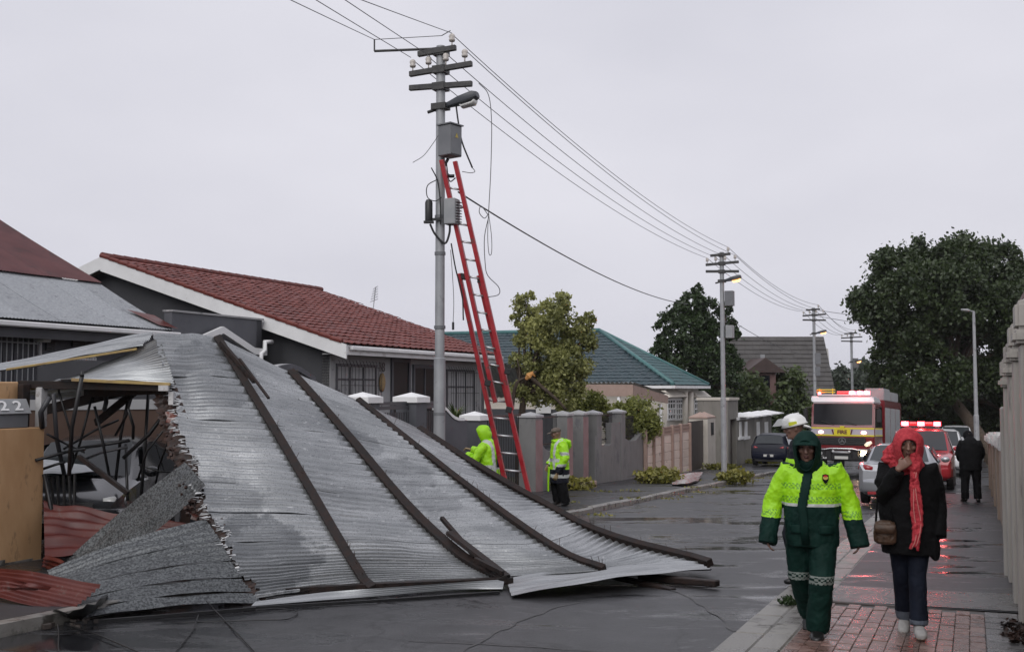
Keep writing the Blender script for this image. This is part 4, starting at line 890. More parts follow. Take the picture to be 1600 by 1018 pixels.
# bright torn lip along the broken left edge
mb = MB(); mb2 = MB()
for i in range(120):
    v = 0.14 + 0.86 * (i + rng.random()) / 150; u = jagu(v) - rng.uniform(0.0, 0.02)
    p = surf(max(u, -.05), v); n = nrm(.02, min(max(v, .02), .98)); du = (surf(.06, v) - surf(0, v)).normalized(); dv = (surf(.02, min(v + .02, 1)) - surf(.02, v)).normalized()
    w = rng.uniform(.010, .028); l = rng.uniform(.03, .11)
    q = p + n * rng.uniform(.0, .03) + du * .04
    mb.add([q, q + dv * w, q + dv * w * .6 - du * l + n * rng.uniform(-.05, .02), q - du * l * .8 + n * rng.uniform(-.05, .015)], [(0, 1, 2, 3)])
    q = p - du * rng.uniform(.0, .16) - n * rng.uniform(.03, .14); s_ = rng.uniform(.015, .055)
    mb2.box(q, (s_, s_ * .7, s_ * .8), Matrix.Rotation(rng.uniform(0, 3), 3, (rng.random(), rng.random(), rng.random() + .1)))
mr = MB(); r1 = []; r2 = []; r3 = []
for i in range(131):
    v = .13 + .87 * i / 130; p = surf(.02, v); n = nrm(.03, min(v, .98)); du = (surf(.06, v) - surf(0, v)).normalized(); w_ = .17 + .18 * (mnoise.noise(Vector((v * 9, 5.5, 0))) + .5) + rng.uniform(-.03, .03)
    r1.append(p - n * .02); r2.append(p - du * w_ * .6 - n * (.05 + rng.uniform(0, .05))); r3.append(p - du * w_ - n * (.10 + rng.uniform(0, .10)))
mr.grid([r1, r2, r3]); mr.build('rusted_underlay', M['rust'], fr)
tl = mb.build('torn_edge', M['galv_torn'], fr); tl['kind'] = 'stuff'
rf = mb2.build('rusty_debris', M['rust'], fr); rf['kind'] = 'stuff'
# purlins (outside the sheets), slightly bent planks
def purlin(path, w, h, name='purlin', mat='timber_dark', lift=0.045, n=14, dents=True, ext=None):
    pts = [catmull(path, i / n) for i in range(n + 1)]
    if ext: pts += [Vector(e) for e in ext]
    mb = MB(); vs = []; side = None
    for i, p in enumerate(pts):
        T = (pts[min(i + 1, len(pts) - 1)] - pts[max(i - 1, 0)]).normalized()
        x = T.cross(Vector((-0.2, -0.45, 0.87))).normalized(); y = x.cross(T); y = y if y.z > 0 else -y
        jw = 1 + 0.12 * mnoise.noise(p * 3); p2 = p + y * lift + x * 0.012 * mnoise.noise(p * 1.1)
        vs += [p2 - x * w / 2 * jw - y * h / 2, p2 + x * w / 2 * jw - y * h / 2, p2 + x * w / 2 + y * h / 2 * jw, p2 - x * w / 2 + y * h / 2 * jw]
    m = len(pts); fs = [(i * 4 + k, i * 4 + (k + 1) % 4, (i + 1) * 4 + (k + 1) % 4, (i + 1) * 4 + k) for i in range(m - 1) for k in range(4)]
    fs += [(3, 2, 1, 0), tuple((m - 1) * 4 + k for k in range(4))]
    mb.add(vs, fs); return mb.build(name, M[mat], fr, bevel=0.005)
purlin([c + (c1[1] - c1[0]) * 0 for c in c1], 0.10, 0.08, ext=[G(585, 925, 0.03)])
purlin(c2, 0.105, 0.09, ext=[G(788, 912, 0.05)])
purlin(c3, 0.08, 0.085, n=14)
o3 = [c3[3] + Vector((.06, -.03, .02)), G(1050, 921, 0.07)]
mb = MB(); mb.bar(P(900, 886, 13.25), P(1052, 922, 12.15), 0.10, 0.05); mb.build('purlin', M['timber_dark'], fr, bevel=0.006)
purlin([c + Vector((.0, 0.02, 0)) for c in c4], 0.09, 0.095, ext=[P(1112, 884, 13.45)])
for (a, b, w, h) in (((702, 838, 13.2), (792, 908, 12.3), .10, .05), ((690, 815, 13.5), (742, 875, 12.8), .05, .05), ((345, 540, 14.8), (398, 602, 14.35), .05, .06), ((374, 566, 14.6), (420, 628, 14.1), .035, .03), ((742, 880, 12.5), (786, 902, 12.25), .05, .05)):
    mb = MB(); mb.bar(P(*a) + ZU * .05, P(*b) + ZU * .05, w, h); mb.build('splintered_batten', M['timber_dark'], fr, bevel=0.004)
mb = MB()                                   # nails standing along the purlins
for c in (c1, c2, c3, c4):
    for i in range(16):
        p = catmull(c, rng.random()) + ZU * .08; mb.tube([p, p + Vector((rng.uniform(-.04, .04), rng.uniform(-.04, .04), rng.uniform(.04, .10)))], .004, 4)
mb.build('nails', M['rust'], fr)['kind'] = 'stuff'
# bottom strips lying on the road, with the dark gap above them
def strip(name, A, B, n=40, amp=0.012, nc=6, mat='galv', crumple=0.0, m=None, solid=True):
    """A,B: lists of points along the flutes (upper and lower edge)"""
    m = m or nc * 6; rows = []
    for q in range(m + 1):
        f = q / m; r = []
        for k in range(n + 1):
            x = k / n; a = catmull(A, x); b = catmull(B, x); p = a.lerp(b, f)
            d = (catmull(A, min(x + .02, 1)) - catmull(A, x - .02)).cross(b - a).normalized(); d = d if d.z > 0 else -d
            r.append(p + d * (amp * math.cos(2 * math.pi * f * nc) + crumple * mnoise.noise(Vector((x * 4, f * 3, A[0].x)))))
        rows.append(r)
    o = MB().grid(rows).build(name, M['galv_uv' if mat == 'galv' else mat], fr, smooth=True); return set_uv(o, m + 1, n + 1, 0, rng.uniform(0, 9), rng.uniform(9, 10), 2.5)
up_ = [G(398, 941, .035), G(500, 927, .06), G(585, 920, .085), G(690, 912, .09), G(788, 906, .09)]
lo_ = [G(392, 948, .02), G(500, 939, .02), G(590, 932, .02), G(700, 922, .025), G(785, 921, .02)]
strip('roof_sheet', up_, lo_, nc=4)
up_ = [G(790, 905, .06), P(880, 893, 12.9), P(960, 886, 13.1), P(1040, 879, 13.45), P(1090, 878, 13.6)]
lo_ = [G(800, 932, .02), G(870, 918, .11), G(960, 903, .16), G(1050, 895, .13), G(1113, 890, .10)]
strip('roof_sheet', up_, lo_, nc=5, crumple=.03)
mb = MB(); mb.bar(G(1000, 900, .05), G(1121, 911, .06), .12, .07); mb.build('purlin', M['timber_dark'], fr, bevel=0.01)
mb = MB(); mb.bar(G(418, 924, .06), G(600, 915, .08), .10, .07); mb.bar(G(600, 915, .08), G(800, 906, .08), .10, .07); mb.build('gap_shade_bar', M['timber_dark'], fr)  # dark bar laid in the gap, standing in for its shade
mb = MB(); mb.bar(G(380, 950, .02), G(590, 938, .025), .03, .03); mb.bar(G(590, 938, .02), G(780, 925, .02), .03, .03); mb.build('edge_batten', M['black_iron'], fr)
# left flaps beyond the fold
def flap(name, A, B, nc, mat, amp=.012, crumple=.03, n=30): return strip(name, [P(*a) for a in A], [P(*b) for b in B], n=n, amp=amp, nc=nc, mat=mat, crumple=crumple)
flap('roof_flap', [(-30, 575, 15.8), (80, 553, 15.6), (160, 535, 15.3), (240, 520, 15.0)], [(-30, 583, 14.8), (60, 570, 14.7), (140, 556, 14.6), (222, 541, 14.5)], 9, 'galv')
flap('roof_flap', [(60, 600, 15.2), (130, 582, 15.0), (190, 556, 14.8), (250, 526, 14.45)], [(95, 594, 13.9), (150, 594, 13.85), (210, 595, 13.8), (272, 600, 13.86)], 18, 'galv')
flap('roof_flap', [(22, 606, 14.6), (80, 600, 14.5), (140, 596, 14.4), (200, 600, 14.3)], [(70, 625, 14.9), (110, 622, 14.8), (150, 618, 14.7), (195, 612, 14.6)], 5, 'galv')
for (a, b, w, h, m_) in (((10, 577, 14.75), (214, 545, 14.5), .02, .03, 'timber_yellow'), ((112, 593, 13.85), (266, 600, 13.72), .03, .04, 'timber_yellow'), ((22, 607, 14.2), (128, 599, 14.0), .05, .07, 'timber_yellow'),
                         ((30, 600, 14.1), (262, 605, 13.8), .08, .10, 'timber_dark'), ((135, 612, 14.4), (262, 606, 13.9), .10, .14, 'timber_dark'), ((70, 640, 15.0), (210, 606, 14.4), .06, .13, 'timber_dark'), ((150, 660, 15.0), (215, 608, 14.5), .05, .10, 'timber_dark')):
    mb = MB(); mb.bar(P(*a), P(*b), w, h); mb.build('roof_timber', M[m_], fr, bevel=0.004)
mb = MB(); mb.box(P(256, 606, 13.7), (.12, .06, .07)); mb.box(P(268, 622, 13.75), (.06, .06, .16)); mb.build('timber_end', M['timber_pale'], fr)
# speckled lower sheets fanned out towards the kerb
def fan(A, B, name, nc, amp, mat='galv_speckle', crumple=.02, n=30): return strip(name, A, B, n=n, amp=amp, nc=nc, mat=mat, crumple=crumple, m=24)
fl = [G(74, 892, .25), G(82, 908, .17), G(92, 925, .12), G(100, 942, .08), G(108, 958, .05), G(100, 972, .012)]
frr = [P(322, 812, 12.35), P(345, 846, 12.0), P(362, 878, 11.75), P(378, 905, 11.5), P(395, 928, 11.35), P(412, 947, 11.15)]
for i in range(5):
    a0, a1, b0, b1 = fl[i], fl[i + 1], frr[i], frr[i + 1]
    sagm = lambda p, q, x, d: p.lerp(q, x) + ZU * d * math.sin(math.pi * x)
    up1_ = [sagm(a0, b0, x, .05) + ZU * .004 for x in (0, .25, .5, .75, 1)]; lo1_ = [sagm(a1, b1, x, .05) + ZU * (.014 + .004 * i) * (.3 + .7 * x) for x in (0, .25, .5, .75, 1)]
    fan(up1_, lo1_, 'flattened_sheet', 4, .009)
fan([P(103, 876, 13.1), P(165, 820, 13.1), P(225, 770, 13.0), P(290, 722, 12.9)], [P(160, 884, 12.9), P(220, 845, 12.8), P(270, 808, 12.7), P(322, 758, 12.6)], 'bent_flap', 3, .008)
mb = MB(); mb.bar(G(100, 974, .015), G(400, 950, .02), .03, .03); mb.build('edge_batten', M['black_iron'], fr)
# ------------------------------------------------------------------ broken brick piers under the roof edge
bp = thing('broken_pier', 'broken red brick pier smeared with white plaster under the torn roof edge', 'brick pier', P(290, 720, 13.6))
for (a, b, n_, wd) in (((269, 645, 13.75), (294, 722, 13.5), 9, .16), ((300, 778, 13.0), (314, 812, 12.9), 4, .17)):
    p, q = P(*a), P(*b); d = (q - p)
    for i in range(n_):
        c = p + d * ((i + .5) / n_); mb = MB(); mb.box(c, (wd, .22, d.length / n_ * .86), Matrix.Rotation(rng.uniform(-.15, .15), 3, 'Z') @ Matrix.Rotation(.28 + rng.uniform(-.06, .06), 3, 'Y')); mb.build('brick', M['broken_brick'], bp, bevel=.008)
# ------------------------------------------------------------------ ruined front: tan pillar, post, letterbox, bent gate
tp_ = thing('boundary_wall', 'tan plastered boundary wall at the left edge with a darker stained foot', 'wall', W(9.5, -11.2, 0.1))
A = PT(65, 880, -11.0); sA = ST(A)[0]; z1_ = PT(40, 668, -11.0).z; g = gz(A.y) + .02
mb = MB(); mb.pbox(WZ(sA - 4.5, -11.3, g - .1), SU * 4.5, TU * 0.3, ZU * (z1_ - g + .1)); mb.build('body', M['tan_wall'], tp_, bevel=.012)
mb = MB(); mb.pbox(WZ(sA - 4.5, -11.62, z1_ - .2), SU * 4.36, TU * 0.3, ZU * .78); mb.build('upper_part', M['tan_wall'], tp_, bevel=.012)
mb = MB()
x = 0
while x < 4.4:
    w = rng.uniform(.2, .5); mb.pbox(WZ(sA - 4.5 + x, -11.0, g - .1), SU * w, TU * .012, ZU * (.18 + rng.uniform(0, .12))); x += w
mb.build('exposed_footing', M['concrete_wet'], tp_)
wp = MB(); c = PT(58.5, 672, -11.1); mb = MB(); mb.pbox(Vector((c.x, c.y, z1_ + .002)) - SU * .05, SU * .11, TU * .10, ZU * (PT(58, 605, -11.1).z - z1_))
tag(mb.build('timber_post', M['timber_pale'], bevel=.006), 'pale weathered timber post standing on the tan wall end', 'post')
mb = MB(); mb.pbox(Vector((c.x, c.y, z1_ + .002)) - SU * .20 - TU * .15, SU * .12, TU * .10, ZU * .55); tag(mb.build('timber_post', M['timber_dark'], bevel=.006), 'dark brown timber stump between the letterbox and the pale post', 'post')
lb = thing('letterbox', 'grey metal letterbox with the white digits 22 on the tan wall', 'letterbox', PT(20, 666, -11.05))
def lp(px, py, t): return PT(px, py, t)
f0, f1 = lp(-30, 665, -11.02), lp(44, 667, -11.02); zb = z1_ + .004; hh = .17
f0.z = f1.z = zb; L_ = (f1 - f0).dot(SU)
mb = MB(); mb.pbox(f0 - TU * .22, SU * L_, TU * .22, ZU * hh); mb.build('box', M['cabinet_grey'], lb, bevel=.006)
mb = MB(); r0_ = f0 + ZU * (hh + .003); mb.prism([r0_ + TU * .03, r0_ - TU * .07 + ZU * .19, r0_ - TU * .24 + ZU * .12, r0_ - TU * .24], SU * (L_ + .03)); mb.build('lid', M['cabinet_pale'], lb, bevel=.008)
dgt = (TU * -.10 + ZU * .19).normalized()
text_obj('2', .185, M['white_paint'], lb, r0_ + TU * .040 + ZU * .004 + dgt * .105 + SU * (L_ - .16), SU, dgt, name='digit', stroke=.003, wide=1.5); text_obj('2', .185, M['white_paint'], lb, r0_ + TU * .040 + ZU * .004 + dgt * .105 + SU * (L_ - .38), SU, dgt, name='digit', stroke=.003, wide=1.5)
# wall inside the yard
yw = thing('yard_wall', 'brown painted yard wall with a pale band seen through the bent bars', 'wall', P(160, 790, 17.2))
mb = MB(); a, b = P(40, 640, 17.0), P(300, 640, 18.2); a.z = b.z = 0; wall_quad(mb, a, b, -1.2, P(160, 640, 17.4).z, .15); mb.build('body', M['brown_wall'], yw)
mb = MB(); wall_quad(mb, a + Vector((0, -.02, 0)), b + Vector((0, -.02, 0)), P(160, 640, 17.4).z + .002, P(160, 624, 17.4).z, .17); mb.build('band', M['wall_grey'], yw)
mb = MB(); wall_quad(mb, a + Vector((0, .4, 0)), b + Vector((0, .4, 0)), -1.0, 2.2, .1); mb.build('back_panel', M['wall_dark'], yw)
bg = thing('bent_gate', 'mangled black iron gate and bars crushed under the fallen roof', 'gate', P(160, 820, 14.4))
for i, (a, b, r_) in enumerate([((128, 588, 13.6), (108, 742, 13.9), .028), ((82, 618, 13.9), (118, 728, 14.3), .03), ((78, 620, 13.9), (66, 668, 14), .035), ((198, 604, 14.2), (170, 735, 14.6), .022), ((222, 606, 14.3), (203, 760, 14.6), .024),
        ((155, 642, 14.3), (170, 760, 14.6), .02), ((190, 640, 14.3), (204, 690, 14.5), .022), ((204, 690, 14.5), (207, 775, 14.6), .022), ((210, 606, 14.3), (180, 680, 14.5), .018), ((66, 720, 14.0), (130, 695, 14.2), .02),
        ((130, 695, 14.2), (198, 672, 14.3), .024), ((128, 712, 14.2), (198, 678, 14.4), .018), ((66, 682, 14.1), (120, 715, 14.3), .015), ((178, 660, 14.4), (122, 712, 14.4), .016), ((68, 742, 14), (110, 722, 14.1), .018), ((262, 640, 14.0), (205, 720, 14.5), .028), ((268, 668, 14.2), (212, 742, 14.6), .016),
        ((276, 690, 14.2), (226, 760, 14.6), .016), ((285, 705, 14.2), (240, 765, 14.6), .016), ((205, 730, 14.5), (270, 732, 14.3), .012), ((240, 684, 14.6), (268, 684, 14.4), .012), ((69, 740, 14), (70, 865, 13.8), .03), ((150, 612, 14.5), (110, 735, 14.4), .018), ((100, 612, 14.2), (112, 725, 14.4), .016), ((178, 605, 14.4), (160, 655, 14.5), .03)]):
    if i not in (0, 2, 21, 8): a = (a[0] + rng.uniform(-14, 14), a[1] + rng.uniform(-8, 8), a[2] + rng.uniform(-.2, .5)); b = (b[0] + rng.uniform(-26, 26), b[1] + rng.uniform(-16, 22), b[2] + rng.uniform(-.2, .5))
    p, q = P(*a), P(*b); mb = MB()
    mid = p.lerp(q, .5) + Vector((rng.uniform(-.08, .08), rng.uniform(-.08, .08), rng.uniform(-.06, .06)))
    mb.tube([p, mid, q], r_, 6); 
    if i == 0: mb.tube([p, p + ZU * .03, p + ZU * .09], [.03, .03, .002], 6)
    mb.build('bar', M['black_iron'] if i not in (11, 2, 1) else M['iron_grey'], bg, smooth=True)
for i in range(6):
    x = 72 + i * 9; mb = MB(); mb.tube([P(x, 745 - i, 14.3), P(x + rng.uniform(-3, 3), 800, 14.2)], .02, 5); mb.build('bar', M['black_iron'], bg)
mb = MB(); mb.bar(P(122, 712, 14.3), P(200, 770, 14.3), .10, .05); tag(mb.build('fallen_plank', M['timber_dark'], bevel=.006), 'dark brown plank leaning in the crushed gateway', 'plank')
ws = thing('loose_sheet', 'pale silver corrugated sheet lying over the black car in the crushed gateway', 'roof sheet', P(110, 735, 15.4))
def free_sheet(par, A, B, nc, amp, mat, crumple=.02, n=18, name='sheet', m=None):
    m = m or nc * 6; rows = []
    for q in range(m + 1):
        f = q / m; r = []
        for k in range(n + 1):
            x = k / n; a = catmull(A, x); b = catmull(B, x); p = a.lerp(b, f)
            d = (catmull(A, min(x + .02, 1)) - catmull(A, x - .02)).cross(b - a).normalized(); d = d if d.z > 0 else -d
            r.append(p + d * (amp * math.cos(2 * math.pi * f * nc) + crumple * mnoise.noise(Vector((x * 3, f * 3, A[0].x * 3)))))
        rows.append(r)
    return MB().grid(rows).build(name, M[mat], par, smooth=True)
free_sheet(ws, [P(60, 704, 16.0), P(90, 712, 15.8), P(140, 726, 15.6)], [P(60, 742, 14.7), P(105, 740, 14.7), P(150, 738, 14.9)], 8, .012, 'galv_clean')
def red_sheet(label, A, B, nc, amp=.014, crumple=.03):
    par = thing('loose_sheet', label, 'roof sheet', (A[0] + B[-1]) / 2 - ZU * .05, 0, 'red sheets torn off the house')
    A2, B2 = A, B; free_sheet(par, A2, B2, nc, amp, 'red_iron', crumple); return par
red_sheet('red corrugated sheet with torn pale end lying at the kerb', [G(-25, 888, .34), G(40, 893, .36), G(100, 903, .33), G(158, 914, .28)], [G(-25, 930, .15), G(20, 940, .13), G(65, 952, .09), G(100, 963, .04)], 8)
red_sheet('small torn red sheet lying on top of another red sheet at the left edge', [G(-30, 900, .42), G(10, 903, .45), G(45, 910, .44), G(80, 919, .40)], [G(-30, 930, .30), G(0, 925, .35), G(25, 922, .36), G(55, 917, .38)], 3)
red_sheet('crumpled red sheet inside the gateway behind the grey flap', [P(68, 784, 14.0), P(120, 792, 14.0), P(190, 806, 14.0), P(290, 822, 13.8)], [P(70, 872, 12.9), P(120, 868, 13.1), P(190, 852, 13.3), P(290, 845, 13.2)], 6, .03, .08)
red_sheet('narrow red sheet lying flat beside the tan wall foot', [G(70, 868, .35), G(85, 872, .33), G(105, 880, .3)], [G(66, 886, .2), G(78, 890, .18), G(95, 893, .2)], 3, .02, .02)
mb = MB()
for i in range(90):
    x, y = rng.uniform(-15, 150), rng.uniform(930, 978); p = G(x, y, .03); s_ = rng.uniform(.02, .07)
    mb.box(p, (s_, s_ * rng.uniform(.4, 1), s_ * .6), Matrix.Rotation(rng.uniform(0, 3), 3, 'Z'))
o = mb.build('rubble', M['mortar_dark']); tag(o, 'dark crumbs of rubble along the left kerb', 'rubble', kind='stuff')
mb = MB(); pts = [G(80, 955, .10), G(120, 952, .22), G(150, 940, .20), G(168, 930, .18)]; pts2 = [G(95, 968, .02), G(130, 966, .02), G(160, 950, .02), G(172, 936, .03)]
rows = [[catmull(pts, k / 14).lerp(catmull(pts2, k / 14), q / 8) + Vector((0, -.03, .05)) * mnoise.noise(Vector((k * .5, q * .5, 0))) for k in range(15)] for q in range(9)]
M['black_plastic'] = pm('black_plastic', (0.015, 0.015, 0.016), None, rough=.3)
mb.grid(rows); tag(mb.build('tarp_scrap', M['black_plastic'], smooth=True), 'crumpled black plastic scrap under the torn red sheet', 'plastic sheet')
# loose wires on the road
def wire(label, pts, r=.006, mat='cable_black', n=24, group=None, cat='wire', name='loose_wire'):
    mb = MB(); mb.tube([catmull(pts, i / n) for i in range(n + 1)], r, 5); return tag(mb.build(name, M[mat], smooth=True), label, cat, group)
wire('loose black wire running off the bottom edge below the speckled sheets', [G(322, 938, .15), G(345, 962, .02), G(372, 990, .015), G(410, 1030, .015)])
wire('thin loose wire crossing the road at the lower left', [G(100, 974, .03), G(150, 990, .02), G(210, 1015, .015), G(260, 1035, .015)])
wire('short loose wire dropping from the sheet edge onto the road', [G(310, 960, .05), G(300, 985, .015), G(280, 1010, .015), G(265, 1030, .015)])
wire('curled wire loop on the road below the torn edge', [G(400, 952, .05), G(440, 950, .02), G(465, 955, .015), G(450, 966, .015), G(410, 968, .015), G(270, 972, .015)])
wire('faint vertical wire end on the road at the far left', [G(90, 975, .06), G(92, 990, .015), G(91, 1010, .015), G(95, 1030, .015)])
# ------------------------------------------------------------------ POLES
def pole(name, label, s, t, h, r, topr, lamp, detail, group='utility poles along the left kerb', arms=3, armw=1.25, dzs=(0.10, 0.40, 0.68), lampz=0.95, side=1):
    b = W(s, t, 0.1); p = thing(name, label, 'utility pole', b, 0, group); zt = b.z - .1 + h
    mb = MB(); mb.tube([b, b + ZU * (h * .35), b + ZU * (h * .352), Vector((b.x, b.y, zt))], [r, r * .97, topr * 1.06, topr], 14); mb.build('shaft', M['pole_grey'], p, auto=30)
    for i in range(arms):
        z = zt - dzs[i]; w = armw * (0.56 if i == 0 else .92); off = 0.02 if i == 0 else 0.05
        mb = MB(); mb.box((b.x + (-.06 if i == 0 else 0), b.y - .07, z), (w, .07, .09), Matrix.Rotation(RZ_ST + R(2) , 3, 'Z') @ Matrix.Rotation(R(-3 if i < 2 else 2), 3, 'Y'));
        mb.build('crossarm', M['arm_dark'], p, bevel=.008)
        mb = MB(); mb.box((b.x, b.y, z), (.22, .22, .12), ROT_ST); mb.build('clamp', M['arm_dark'], p)
    ins = []
    for (q, z) in ((.17, 0.10),) + tuple((x, .40) for x in (-.42, -.18, .08, .36)):
        c = b + TU * (q * armw) ; c.z = zt - z + .05 + (q * .06 * armw); c.y -= .07
        mb = MB(); mb.tube([c, c + ZU * .07], .012, 6); mb.loft([c + ZU * .07, c + ZU * .10, c + ZU * .12, c + ZU * .15, c + ZU * .18, c + ZU * .20], [.045, .055, .042, .055, .045, .02], 10); mb.build('insulator', M['porcelain'], p, smooth=True); ins.append(c + ZU * .19)
    lz = zt - lampz; a = Vector((b.x, b.y, lz - .06)) + TU * .06; d = (TU * .98 + ZU * .22).normalized()
    mb = MB(); e = a + d * .62
    sd = d.cross(ZU).normalized(); nu = sd.cross(d)
    mb.loft([a, a + d * .12, a + d * .3, a + d * .55, a + d * .62], [(.05, .04), (.07, .05), (.11, .075), (.13, .08), (.08, .05)], 10, ref=sd, sq=3); lh = mb.build('lamp_head', M['lamp_body'], p, auto=40)
    mb = MB(); mb.loft([a + d * .30 - nu * .075, a + d * .32 - nu * .11, a + d * .52 - nu * .12, a + d * .57 - nu * .08], [(.07, .02), (.09, .03), (.10, .035), (.08, .02)], 10, ref=sd); mb.build('lamp_lens', M['lamp_lit'] if lamp else M['lamp_glass'], lh, smooth=True)
    mb = MB(); mb.tube([a - d * .30, a + d * .05], .028, 8); mb.box(Vector((b.x, b.y, lz - .06)), (.26, .2, .1), ROT_ST); mb.build('lamp_bracket', M['arm_dark'], p)
    return p, b, zt, ins
T_ = -7.92
p1, b1, zt1, in1 = pole('utility_pole', 'nearest utility pole with the red ladder leaning against it and a grey cabinet', 15.77, T_, 8.05, .098, .075, False, True, armw=1.22)
p2, b2, zt2, in2 = pole('utility_pole', 'second utility pole with two grey boxes and a lit lamp beside the taupe gateway', 37.6, T_, 7.98, .10, .075, True, True, armw=1.25)
p3, b3, zt3, in3 = pole('utility_pole', 'third utility pole with a lit lamp standing behind the fire engine', 61.6, T_, 8.56, .11, .08, True, False, armw=1.35, lampz=1.35)
p4, b4, zt4, in4 = pole('utility_pole', 'farthest utility pole with a lit lamp over the distant trees', 81.9, T_, 8.95, .12, .09, True, False, armw=1.6, lampz=2.1)
for z_ in (1.9, 3.3, 4.5, 5.1):
    mb = MB(); r_ = .098 - .0028 * z_; mb.tube([b1 + ZU * z_, b1 + ZU * (z_ + .05)], r_ + .006, 14); mb.build('steel_band', M['cabinet_grey'], p1, auto=30)
# outrigger and cabinet details on the first pole
mb = MB(); z_ = zt1 - .17; lft = P(585, 80, 17.7); mb.tube([lft, P(690, 76, 17.6)], .022, 8); mb.tube([lft, P(585, 62, 17.7)], .014, 6); mb.tube([P(585, 62, 17.7), P(690, 56, 17.6)], .006, 5); mb.tube([P(690, 56, 17.6), P(704, 48, 17.6)], .008, 5); mb.build('outrigger', M['arm_dark'], p1)
cab = MB(); c = P(703, 221, 17.45); RC = Matrix.Rotation(R(-38), 3, 'Z'); cab.box(c, (.27, .29, .50), RC); co_ = cab.build('cabinet', M['cabinet_grey'], p1, bevel=.012)
mb = MB(); mb.box(c + RC @ Vector((.139, 0, -.01)), (.01, .25, .44), RC); mb.build('cabinet_door', M['cabinet_grey'], co_, bevel=.004)
M['yellow_sign'] = pm('yellow_sign', (0.55, 0.42, 0.08), (.4, .3, .06), 60, .5)
mb = MB(); mb.prism([c + RC @ Vector((.146, -.035, .04)), c + RC @ Vector((.146, .035, .04)), c + RC @ Vector((.146, 0, .12))], RC @ Vector((.003, 0, 0))); mb.build('warning_triangle', M['yellow_sign'], co_)
mb = MB(); mb.box(c + ZU * .262, (.31, .33, .02), RC); mb.build('cabinet_roof', M['cabinet_grey'], co_)
mb = MB(); mb.loft([P(669, 346, 17.5), P(670, 343, 17.5), P(670, 316, 17.5), P(670, 312, 17.5)], [.055, .062, .062, .04], 12); mb.box(P(670, 347, 17.5), (.16, .12, .03)); mb.bar(P(670, 343, 17.5), P(690, 342, 17.5), .04, .04); mb.build('canister', M['black_iron'], p1, auto=40)
mb = MB(); c = P(706, 331, 17.5); mb.box(c, (.20, .22, .42), Matrix.Rotation(R(-20), 3, 'Z')); tb = mb.build('transformer_box', M['cabinet_pale'], p1, bevel=.012)
for i in range(8):
    mb = MB(); mb.box(c + Vector((.115, -.03, -.16 + i * .045)), (.03, .2, .012), Matrix.Rotation(R(-20), 3, 'Z')); mb.build('fin', M['cabinet_pale'], tb)
def pw(pts, r=.012, mat='cable_black', name='cable', n=22):
    mb = MB(); mb.tube([catmull(pts, i / n) for i in range(n + 1)], r, 6); return mb.build(name, M[mat], p1, smooth=True)
Q = lambda x, y, Y=17.5: P(x, y, Y)
pw([Q(712, 160), Q(716, 190), Q(722, 222), Q(738, 262)], .014); pw([Q(738, 262), Q(742, 268), Q(735, 270), Q(722, 268)], .006)
pw([Q(700, 248), Q(694, 262), Q(700, 274), Q(710, 275)], .028); pw([Q(697, 250), Q(702, 282), Q(712, 278)], .010)
pw([Q(672, 350), Q(680, 366), Q(695, 380), Q(702, 365), Q(703, 350)], .018); pw([Q(684, 280), Q(668, 290), Q(668, 308), Q(680, 314), Q(690, 308)], .008)
pw([Q(674, 262), Q(684, 284), Q(688, 320), Q(688, 350)], .010); pw([Q(705, 380), Q(712, 420), Q(722, 460), Q(724, 500)], .012); pw([Q(704, 390), Q(707, 430), Q(709, 470), Q(708, 505)], .005)
pw([Q(686, 210), Q(676, 225), Q(662, 243), Q(645, 254)], .006, 'wire_grey')
mb = MB(); mb.tube([Q(708, 503), Q(708, 515)], .02, 6); mb.build('cable_end', M['cable_black'], p1)
for (bb_, zz, pa) in ((b2, zt2, p2),):
    mb = MB(); mb.box(P(1140, 466, bb_.y - .1), (.28, .25, .52), Matrix.Rotation(R(-30), 3, 'Z')); mb.build('cabinet', M['cabinet_grey'], pa, bevel=.01)
    mb = MB(); mb.box(P(1140.5, 518, bb_.y - .1), (.24, .25, .44), Matrix.Rotation(R(-30), 3, 'Z')); mb.build('transformer_box', M['cabinet_pale'], pa, bevel=.01)
mb = MB(); mb.box(P(1277, 560, b3.y), (.3, .28, .6)); mb.box(P(1277, 580, b3.y), (.26, .25, .5)); mb.build('cabinet', M['cabinet_grey'], p3)
mb = MB(); mb.box(P(1336, 567, b4.y), (.4, .3, .7)); mb.build('cabinet', M['cabinet_grey'], p4)
# the lone slim lamp post on the right
lp_b = W(54.0, 0.17, .1); lpn = thing('lamp_post', 'slim grey lamp post on the right pavement in front of the big tree', 'lamp post', lp_b)
mb = MB(); mb.tube([lp_b, lp_b + ZU * 2.4, lp_b + ZU * 2.42, Vector((lp_b.x, lp_b.y, P(1523, 486, lp_b.y).z))], [.12, .115, .09, .06], 12); mb.build('shaft', M['pole_grey'], lpn, auto=30)
zz = P(1523, 486, lp_b.y).z; mb = MB(); mb.tube([Vector((lp_b.x, lp_b.y, zz - .02)), Vector((lp_b.x - .25, lp_b.y, zz + .03))], .03, 8); mb.build('arm', M['pole_grey'], lpn)
mb = MB(); mb.loft([Vector((lp_b.x - .15, lp_b.y, zz + .01)), Vector((lp_b.x - .28, lp_b.y, zz + .04)), Vector((lp_b.x - .55, lp_b.y, zz + .07))], [(.05, .04), (.12, .07), (.09, .05)], 10, ref=(0, 1, 0)); mb.build('lamp_head', M['cabinet_pale'], lpn, smooth=True)
